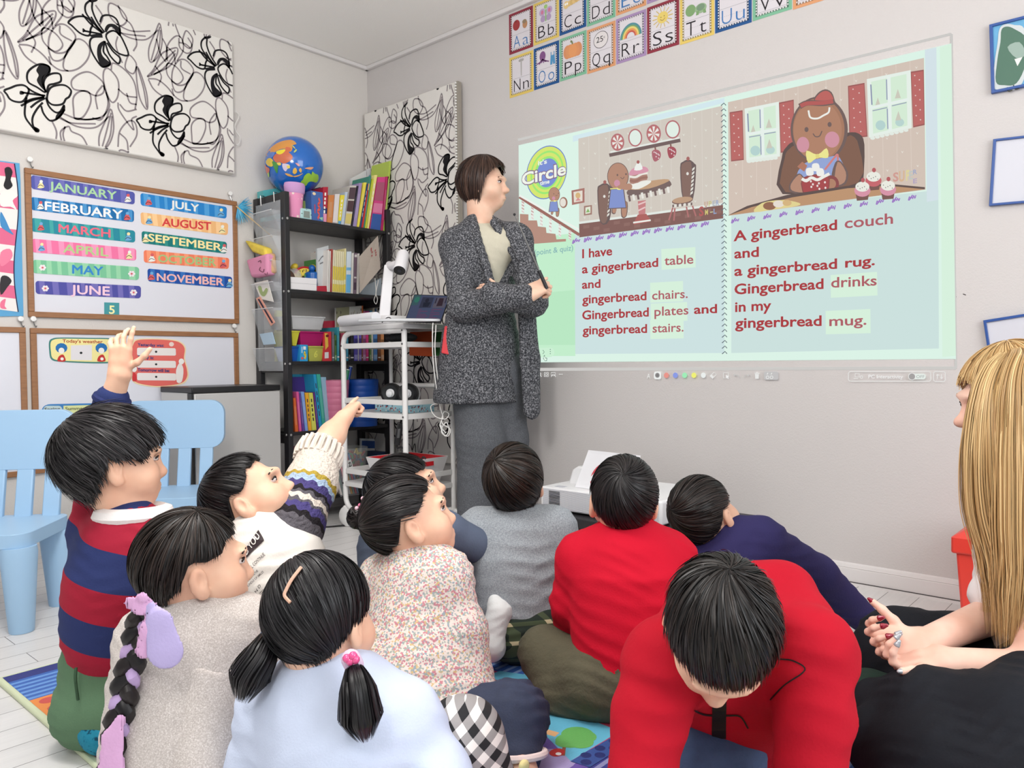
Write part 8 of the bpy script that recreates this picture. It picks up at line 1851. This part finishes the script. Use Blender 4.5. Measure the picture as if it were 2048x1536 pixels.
S = Sdf(); S.cone(P(702, 1318, d-.10), P(708, 1330, d-.10), .014, .014); p.cloth('hair_tie', S, cloth((214, 190, 214)), .003); S = Sdf(); S.cone(P(538, 1266, d-.02), P(534, 1278, d-.03), .012); p.cloth('hair_tie', S, cloth((120, 160, 210)), .003)
mb = MB()
for x, y in ((694, 1317), (706, 1312), (700, 1322), (711, 1319)): mb.ball(P(x, y, d-.118), .0065, mat('pink_bead', (226, 80, 140), .15, coat=.6), 10)
mb.build('beads', p.t, smooth=True)
legs(p, 'check_trousers', plaid_mat('gingham', R3*.75+U3*.62, R3*.62-U3*.78, .027, ((232, 226, 222), (150, 146, 146), (26, 26, 30))), [([(760, 1640, d-.02), (925, 1478, d+.06), (985, 1620, d+.05)], [.075, .062, .055])], 4, .004)
# girl with a bun
d = 1.68
FLO = speck_mat('floral_cloth', [(0, (222, 210, 202)), (.34, (196, 132, 142)), (.50, (160, 168, 160)), (.66, (216, 204, 196)), (.82, (206, 178, 130)), (.90, (150, 162, 170))], 290)
def skirt(S): S.path([P(830, 1290, d-.05), P(815, 1400, d-.09), P(830, 1440, d-.12)], [.10, .13, .12], .05); S.path([P(860, 1340, d-.08), P(930, 1410, d-.13)], [.09, .06], .04)
p, o, hd = kid('girl with a bun in a floral dress leaning on one hand', (870, 1480), (818, 1047, d, .9, (.85, .28, .36), (-.36, .0, .93)), (832, 1120, d), (835, 1200, d-.02), (832, 1370, d-.06), (.5, .85, 0), .093, [((768, 1160, d+.05), (755, 1240, d+.06)), ((890, 1155, d-.04), (925, 1262, d-.07), (945, 1365, d-.09))], FLO,
  dict(cut=[(0, .50), (45, .36), (72, .0), (97, .05), (112, -.45), (150, -.76), (180, -.82)], n=1700, cols=((10, 9, 11), (48, 42, 42)), crown=(0, -.98, .2), swirl=.02, lens=(.7, 1.5), flick=.0), sh=((768, 1160, d+.05), (890, 1155, d-.04)), extra=skirt, seed=12, fold=.008, ff=42, tn='dress', ar=(.046, .050, .045), hands=[((P(960, 1350, d-.09), P(966, 1388, d-.10)), (.022, .02), dict(d=D3(.5, .5, -.5), nrm=D3(.3, .2, .9), thumb=D3(.3, -.9, 0), s=.6))], collar=(.044, .006, (226, 214, 206), .002))
bc = P(719, 1034, d+.05); rng = np.random.default_rng(5); S_ = []
for k in range(260):
 a = unit(rng.normal(size=3)); b = unit(np.cross(a, rng.normal(size=3))); t_ = np.linspace(0, 2.6, 9); S_.append((bc+(np.cos(t_)[:, None]*a+np.sin(t_)[:, None]*b)*.028*rng.uniform(.85, 1.05), np.cos(t_)[:, None]*a+np.sin(t_)[:, None]*b))
mb = MB(); mb.ball(bc, .026, hair_mat((10, 9, 11), (10, 9, 11)), 14); mb.build('bun_core', p.t, smooth=True); ribbons('bun', p.t, S_, .004, hair_mat((10, 9, 11), (48, 42, 42)), rng)
mb = MB(); rr = random.Random(8)
for k in range(34): a = rng.normal(size=3)*.009; mb.ball(P(738, 1012, d-.01)+a, rr.uniform(.004, .0075), mat('bead', ((226, 110, 150), (236, 190, 206), (150, 180, 214), (206, 70, 90))[k % 4], .12, coat=.7), 9)
mb.build('beaded_hair_tie', p.t, smooth=True)
legs(p, 'jeans', mat('denim', (44, 52, 76), .8, bump=(300, .4, .002), var=(60, .2)), [([(890, 1430, d-.14), (1030, 1430, d-.17), (1035, 1505, d-.22)], [.06, .060, .047])], 6, .011)
JE = P(1037, 1508, d-.23); ring(p.t, 'lace_hem', JE, D3(.05, -.3, -1), .050, .007, cloth((226, 206, 204))); S = Sdf(); S.path([P(1035, 1490, d-.22), P(1045, 1560, d-.27), P(1050, 1640, d-.30)], [.030, .028, .026]); V, Q = S.mesh(.004); np_mesh('ankle', V, Q, p.skinm, p.t)
S = Sdf(); S.ell(P(1048, 1532, d-.285), (.012, .008, .012)); p.cloth('plaster', S, cloth((236, 222, 160)), .003)
# child half hidden behind her
d = 2.0; SL = cloth((92, 102, 122), 160)
p, o, hd = kid('child in slate blue looking up behind the girl with the bun', (800, 1330), (812, 990, d, .9, (.84, .1, .45), (-.45, 0, .89)), (808, 1050, d), (808, 1110, d), (800, 1250, d-.02), (.7, .7, 0), .105, [((765, 1090, d+.02), (752, 1170, d-.04), (770, 1240, d-.02)), ((850, 1085, d-.03), (888, 1062, d-.04), (950, 1090, d))], SL, dict(cut=CUT_BOY, n=1100, cols=BLK, crown=(0, -.5, .86), swirl=.3), sh=((765, 1090, d+.02), (850, 1085, d-.03)), seed=14, ar=(.05, .05, .046))
legs(p, 'trousers', cloth((62, 70, 88)), [([(820, 1240, d), (920, 1120, d+.05), (945, 1180, d+.1)], [.08, .062, .05])], 3)
# boy in grey
d = 2.05
GRY = speck_mat('grey_marl', [(.3, (128, 134, 140)), (.7, (170, 176, 182))], 300, kind='n')
p, o, hd = kid('boy in a grey sweatshirt and plaid trousers in front of the teacher', (1050, 1300), (1028, 968, d, .9, (.16, .95, .22), (-.1, -.25, 1)), (1036, 1048, d), (1036, 1115, d-.01), (1048, 1235, d-.04), (.1, 1, 0), .122, [((958, 1062, d+.02), (948, 1150, d+.02), (928, 1205, d+.08)), ((1108, 1058, d), (1132, 1130, d-.02), (1128, 1185, d-.06))], GRY,
  dict(cut=[(0, .1), (45, .05), (70, -.3), (95, -.5), (120, -.78), (150, -.9), (180, -.92)], n=2100, cols=((12, 10, 10), (60, 46, 38)), crown=(-.42, -.52, .74), swirl=.25, lens=(.7, 1.7), flick=.0, vol=1.03, hang=.02), sh=((958, 1062, d+.02), (1108, 1058, d)), seed=16, fold=.011, ff=34, collar=(.045, .008, (120, 120, 126), .002), ar=(.056, .055, .045))
legs(p, 'plaid_trousers', plaid_mat('plaid', (1, .3, .1), (.1, .2, 1), .045, ((26, 40, 32), (66, 78, 54), (196, 186, 150)), .22), [([(1030, 1255, d-.06), (1080, 1250, d-.06), (1122, 1215, d+.05)], [.085, .085, .07]), ([(1040, 1250, d-.05), (1000, 1225, d+.1)], [.09, .07])], 7)
S = Sdf(); S.path([P(985, 1292, d-.14), P(990, 1255, d-.13), P(1000, 1222, d-.12), P(991, 1203, d-.115)], [.030, .027, .030, .018]); S.ell(P(983, 1298, d-.15), (.03, .03, .03)); p.cloth('sock', S, cloth((222, 224, 224), 200), .0035, folds(.002, 70, (0, 0, 1), 1))
# boy in red
d = 1.75
RED = cloth((194, 14, 42), 260)
p, o, hd = kid('boy in a plain red sweatshirt and olive trousers seen from behind', (1230, 1410), (1247, 1004, d, .9, (.05, .97, .14), (.03, -.14, 1)), (1256, 1088, d), (1258, 1150, d-.01), (1262, 1310, d-.04), (0, 1, 0), .125, [((1165, 1118, d+.02), (1146, 1205, d+.03), (1150, 1285, d+.10)), ((1340, 1118, d+.02), (1378, 1205, d+.03), (1375, 1290, d+.10))], RED,
  dict(cut=[(0, .3), (45, .25), (72, -.02), (97, -.02), (112, -.55), (150, -.80), (180, -.84)], n=2000, cols=((10, 9, 11), (44, 38, 38)), crown=(-.16, -.68, .72), swirl=1.0, lens=(.5, 1.2), flick=.004, vol=.98), sh=((1165, 1118, d+.02), (1340, 1118, d+.02)), seed=18, fold=.007, ff=36, collar=(.046, .009, (196, 20, 50), .003), ar=(.054, .05, .045))
OLV = mat('corduroy', (84, 80, 62), .9, bump=(140, .6, .003), var=(30, .18))
legs(p, 'trousers', OLV, [([(1250, 1360, d-.06), (1190, 1360, d-.06), (1090, 1305, d+.04), (1120, 1385, d-.03), (1190, 1400, d-.06)], [.085, .076, .056, .05, .046]), ([(1250, 1360, d-.06), (1330, 1365, d+.02)], [.085, .07])], 8, .008)
# boy in navy leaning over
d = 2.0
NV = cloth((48, 44, 88), 240)
p, o, hd = kid('boy in navy leaning right with his arm stretched to the floor', (1430, 1330), (1408, 1033, d, .9, (.62, .70, .32), (-.38, -.1, .92)), (1452, 1080, d), (1455, 1130, d), (1440, 1260, d-.02), (.4, .9, 0), .11, [((1395, 1110, d+.02), (1375, 1170, d), (1390, 1230, d+.03)), ((1522, 1082, d-.02), (1632, 1152, d+.07), (1722, 1232, d+.15))], NV,
  dict(cut=[(0, .3), (45, .25), (72, -.02), (97, .0), (112, -.55), (150, -.80), (180, -.84)], n=1700, cols=((11, 9, 10), (54, 44, 40)), crown=(-.35, -.80, .48), swirl=.8, lens=(.6, 1.4), flick=.004), sh=((1395, 1110, d+.02), (1522, 1082, d-.02)), seed=20, fold=.006, ff=36, ar=(.058, .056, .042), hands=[((P(1715, 1226, d+.145), P(1740, 1250, d+.155)), (.026, .022), dict(d=D3(.62, -.1, -.75), nrm=D3(.6, -.2, .75), thumb=D3(0, -1, 0), s=.62, curls=((.1, .3, .2),)*4))], tn='shirt')
# boy in the red hoodie
d = 1.15
RH = cloth((174, 14, 36), 240)
def hood(S): S.path([P(1345, 1310, d+.02), P(1390, 1235, d+.11), P(1480, 1188, d+.17), P(1562, 1192, d+.16), P(1600, 1250, d+.10), P(1590, 1320, d+.02)], [.034, .044, .05, .052, .048, .034], .03); S.path([P(1545, 1205, d+.2), P(1600, 1285, d+.18)], [.05, .056], .05)
p, o, hd = kid('boy in a red hooded sweatshirt bending forward towards the camera', (1460, 1520), (1437, 1262, d-.02, .92, (-.12, -.52, -.84), (-.02, -.84, .52)), (1480, 1235, d+.12), (1480, 1345, d+.17), (1455, 1440, d+.36), (0, -.7, -.5), .135, [((1335, 1330, d+.03), (1300, 1430, d), (1270, 1650, d-.07)), ((1622, 1310, d+.03), (1628, 1430, d-.01), (1605, 1680, d-.07))], RH,
  dict(cut=[(0, .14), (45, .10), (72, -.08), (97, .0), (112, -.55), (150, -.80), (180, -.84)], n=2200, cols=((10, 9, 10), (48, 41, 38)), crown=(.05, -.55, .83), swirl=.7, lens=(.6, 1.3), flick=.03, mess=.004, vol=1.02), sh=((1335, 1325, d+.03), (1622, 1305, d+.03)), extra=hood, seed=22, fold=.006, ff=30, ar=(.058, .054, .046), shr=.06, tn='hooded_sweatshirt', face=False)
f = on_cloth(o, .0015); cv = Canvas(f, (0, 0, 0), off=0, mk=paper); zb = (26, 20, 22)
for i in range(10): y = 1396+i*8; cv.fill([(1424, y), (1452, y), (1452, y+8), (1424, y+8)], zb, up=False)
for pts in ([(1560, 1318), (1588, 1322), (1610, 1340), (1572, 1368), (1542, 1400)], [(1452, 1430), (1480, 1432), (1496, 1456)], [(1388, 1420), (1408, 1428), (1424, 1430)]): cv.stroke(pts, 3.0, zb, smooth=5, up=False)
cv.build('zip_panel', p.t)
legs(p, 'jeans', mat('denim_blue', (58, 78, 112), .8, bump=(300, .5, .002), var=(50, .22)), [([(1450, 1455, d+.34), (1420, 1500, d+.16), (1430, 1620, d+.1)], [.10, .085, .07])], 9)
# ------------------------------------------------------------------ blonde woman on the floor
d = 1.60
BL = ((176, 136, 86), (236, 206, 150)); TEE = cloth((236, 230, 230), 200)
Wa, Wb = P(1838, 1290, 1.50), P(1880, 1322, 1.46)
nail_tips = []
p = Person('woman with long blonde hair sitting cross-legged in black trousers', onZ(2000, 1480)); p.skinm = skin_mat((234, 196, 178)); hd = Head(P(2027, 806, d), 1.0, D3(-.985, .12, -.06), D3(0, 0, 1)); N, C, B = P(2055, 975, d+.01), P(2085, 1090, d), P(2105, 1330, d-.02); fdw = D3(-.95, .2, 0)
p.skin.append(head_sdf(hd, N, .05, child=False).mesh(.0042)); S = Sdf(); S.path([P(2050, 1060, d+.05), P(2022, 1215, d+.02), Wa], [.045, .040, .026]); nail_tips += hand_sdf(S, Wa, D3(-.86, .1, .05), D3(-.2, .75, -.6), D3(-.3, -.2, .9), .82, ((.7, .9, .6), (.75, 1.0, .6), (.8, 1.0, .6), (.8, 1., .6)), wr=.026); p.skin.append(S.mesh(.0028))
S = Sdf(); S.path([P(2130, 1080, d-.12), P(2070, 1348, 1.42), Wb], [.045, .042, .026]); nail_tips += hand_sdf(S, Wb, D3(-.95, .12, -.10), D3(-.2, .2, -.95), D3(-.2, -.3, .9), .84, ((.8, .8, .5), (.9, .9, .6), (.95, .9, .6), (1., .9, .6)), tcurl=(.1, .1), tout=.5, wr=.026); p.skin.append(S.mesh(.0028))
p.skin.append(torso(Sdf(), B, C, N, .11, fdw).mesh(.012)); p.body()
for i, (q, dd) in enumerate(nail_tips):
 S = Sdf(); e = q+unit(dd)*.009; S.cone(q+unit(dd)*.001, e, .0062, .0035, .004); p.cloth('fingernail', S, mat('nail', (150, 36, 56) if i < 5 else (176, 180, 186), .12, .3, coat=.8), .0016)
S = torso(Sdf(), B, C, N, .145, fdw, 1.25, (P(2045, 1050, d+.06), P(2120, 1050, d-.13)), .06); S.path([P(2045, 1050, d+.06), P(2020, 1170, d+.03), P(1990, 1190, d+.0)], [.06, .055, .05]); S.path([P(2120, 1050, d-.13), P(2110, 1200, d-.16)], [.06, .056]); p.cloth('tee_shirt', S, TEE, .006, folds(.006, 34, (.2, .1, 1), 3)); face_parts(p.t, hd, (170, 130, 90))
hair(p.t, hd, [(0, .30), (40, .10), (60, -.35), (90, -.75), (130, -.85), (180, -.85)], crown=(0, .12, .99), n=1500, cols=BL, swirl=.05, lens=(.8, 1.7), vol=1.06, flick=.0, hang=.02, seed=30, w=.0022)
for k, (pts, rd, n) in enumerate((([(2015, 706, d-.03), (1990, 745, d-.055), (1980, 800, d-.07), (1980, 900, d-.08), (1985, 1020, d-.08), (2010, 1150, d-.09), (2012, 1290, d-.09)], [.012, .028, .036, .048, .055, .055, .03], 700), ([(2032, 702, d-.02), (2040, 740, d-.09), (2046, 800, d-.11), (2050, 920, d-.12), (2045, 1060, d-.13), (2040, 1190, d-.13), (2035, 1320, d-.12)], [.015, .035, .05, .06, .06, .055, .03], 800), ([(1990, 722, d-.02), (1968, 762, d-.02), (1968, 860, d-.03), (1972, 980, d-.03), (1985, 1100, d-.05), (1975, 1250, d-.06)], [.008, .016, .022, .03, .025, .01], 260), ([(2050, 705, d), (2085, 790, d-.02), (2095, 1000, d-.02), (2090, 1250, d-.03)], [.02, .055, .07, .05], 400))):
 tail(p.t, [P(*a) for a in pts], rd, n, BL, 40+k, name='long_hair', wave=.012, w=.0022, short=.3)
BK = cloth((26, 28, 34), 220, amt=.15)
legs(p, 'trousers', BK, [([(2110, 1330, d+.05), (1800, 1300, d+.06), (1880, 1390, d-.06)], [.11, .085, .07]), ([(2110, 1400, d-.15), (2020, 1480, 1.32), (1860, 1440, 1.40), (1760, 1420, 1.49)], [.12, .105, .088, .06]), ([(1740, 1480, 1.40), (1860, 1540, 1.33), (2050, 1600, 1.25)], [.055, .10, .12])], 11, .009, .0062)
legs(p, 'sock', cloth((36, 54, 46), 160), [([(1800, 1400, 1.50), (1735, 1392, 1.53), (1655, 1392, 1.56)], [.045, .045, .036])], 2, .003)
# ------------------------------------------------------------------ the teacher
def drop(x, y, d, z): q = P(x, y, d); q[2] = z; return q
d = 3.40
p = Person('woman teacher in a charcoal cardigan with crossed arms holding a pointer', onZ(960, 1068)); p.skinm = skin_mat((232, 196, 172)); hd = Head(P(968, 372, d), .98, D3(.94, -.30, .05), D3(-.05, 0, 1)); N, C, B = P(962, 456, d), P(962, 535, d), P(968, 700, d); ft = D3(.62, -.78, 0)
p.skin.append(head_sdf(hd, N, .052, child=False).mesh(.0046)); aR = [P(914, 492, d-.05), P(926, 612, d-.18), P(1046, 592, d-.30)]; aL = [P(1030, 482, d-.06), P(1066, 604, d-.14), P(985, 590, d-.27)]
HR = P(1052, 590, d-.30); S = Sdf(); S.path([aR[1]*.4+aR[2]*.6, HR], [.036, .028]); hand_sdf(S, HR, D3(.9, -.1, .45), D3(-.1, -.75, .65), D3(-.5, -.2, .8), .92, ((1.0, 1.3, .8), (1.1, 1.3, .8), (1.2, 1.3, .8), (1.2, 1.3, .8)), tcurl=(.5, .5), tout=.5, wr=.030); p.skin.append(S.mesh(.0032))
HL_ = P(1004, 592, d-.26); S = Sdf(); hand_sdf(S, HL_, D3(-.8, 0, .3), D3(0, -.9, .4), D3(0, -.3, .9), .72, ((.4, .5, .3),)*4, wr=.024); p.skin.append(S.mesh(.0034)); p.skin.append(torso(Sdf(), B, C, N, .11, ft).mesh(.012)); p.body()
S = torso(Sdf(), P(970, 680, d), C, N+UPZ*-.02, .128, ft, 1.3, (aR[0], aL[0]), .06, .06); p.cloth('ribbed_top', S, mat('cream_rib', (206, 200, 180), .85, bump=(190, .4, .003)), .0066, folds(.003, 40, (0, 0, 1), 3)); ring(p.t, 'neckband', N-UPZ*.012+ft*.01, UPZ+ft*.4, .066, .007, cloth((214, 208, 190)))
S = Sdf(); S.cone(P(962, 470, d), C, .085, .148, .06, (ft, 1.25)); S.cone(C, P(962, 690, d), .150, .168, .06, (ft, 1.25)); S.path([P(960, 690, d), P(955, 790, d+.02)], [.170, .202], .05, (ft, 1.12))
for q in (aR[0], aL[0]): S.cone(P(962, 470, d)+UPZ*.01, q, .07, .068, .05); S.cone(C, q, .10, .068, .05)
for q in (aR, aL): limb(S, [q[0], q[1], q[2]], [.070, .060, .046])
cutp = [(P(976, 424, d-.07), .055), (P(978, 455, d-.10), .056), (P(1006, 535, d-.125), .066), (P(1032, 618, d-.12), .046), (P(1046, 700, d-.11), .036), (P(1052, 880, d-.10), .040)]
for (a_, ra), (b_, rb) in zip(cutp, cutp[1:]): S.cone(a_, b_, ra, rb, .012, None, 1)
S.ell(P(955, 800, d)-UPZ*1.5, (1.5, 1.5, 1.5), None, .008, 1)
limb(S, [aR[1], aR[2]], [.060, .046]); limb(S, [aL[1], aL[2]], [.056, .05])
CG = speck_mat('cardigan_marl', [(.36, (40, 41, 45)), (.5, (74, 75, 80)), (.66, (150, 150, 154))], 170, kind='n'); p.cloth('cardigan', S, CG, .0062, folds(.007, 30, (.4, .2, 1), 5))
S = Sdf(); S.path([P(1046, 500, d-.12), P(1052, 600, d-.08), P(1060, 720, d-.06), P(1064, 818, d-.06)], [.03, .045, .052, .046], .02, (ft, 2.2)); p.cloth('cardigan_panel', S, CG, .006, folds(.005, 30, (1, 0, .2), 2))
for pts in ([P(948, 446, d-.07), P(956, 480, d-.115), P(972, 530, d-.15), P(984, 575, d-.165)], [P(988, 446, d-.08), P(1016, 485, d-.10), P(1036, 530, d-.115), P(1042, 580, d-.12)]):
 S = Sdf(); S.path(catmull(pts, 3), np.linspace(.020, .018, 10), .01, (ft, 1.5)); p.cloth('cardigan_collar', S, CG, .005)
S = Sdf(); S.cone(P(968, 690, d), P(968, 745, d), .150, .155, .05, (ft, 1.25)); S.path([P(950, 740, d-.02), P(962, 880, d-.03), P(950, 1040, d-.03)], [.112, .106, .078], .03); S.path([P(1000, 740, d+.02), P(1016, 880, d+.06), P(1012, 1030, d+.08)], [.11, .088, .075], .03)
p.cloth('trousers', S, speck_mat('trouser_marl', [(.35, (78, 80, 85)), (.65, (104, 106, 111))], 260, kind='n'), .0066, folds(.005, 26, (.3, .2, 1), 4))
legs(p, 'sock', speck_mat('pink_sock', [(0, (206, 150, 170)), (.5, (196, 140, 164)), (.8, (90, 60, 80))], 90), [([P(948, 1030, d-.03), drop(948, 1030, d-.03, .038), drop(972, 1030, d-.12, .030)], [.042, .044, .034]), ([P(1010, 1020, d+.07), drop(1010, 1020, d+.07, .038), drop(1036, 1020, d, .03)], [.042, .044, .034])], 2, .002)
face_parts(p.t, hd, (84, 60, 48)); hair(p.t, hd, [(0, .50), (30, .44), (48, .26), (62, .04), (76, -.42), (88, -.80), (105, -.88), (140, -.92), (180, -.93)], crown=(.1, .18, .97), n=1900, cols=((40, 28, 25), (98, 72, 60)), swirl=.08, lens=(.8, 1.8), vol=1.15, flick=.02, hang=.075, seed=33, w=.002, mess=.004)
t = thing('pointer_stick', 'thin metal pointer with a black tip held by the teacher', 'pointer', P(1094, 578, d-.33)); a, b = P(1029, 429, d-.36), P(1094, 578, d-.33)
mb = MB(); mb.tube([a*.2+b*.8, a], [.0034, .0022], M_STEEL, 8); mb.build('rod', t, smooth=True); mb = MB(); mb.tube([b, a*.25+b*.75], .0075, M_BLK, 10); mb.build('grip', t, smooth=True); mb = MB(); mb.ball(a, .0055, M_BLK, 10); mb.build('tip', t, smooth=True)
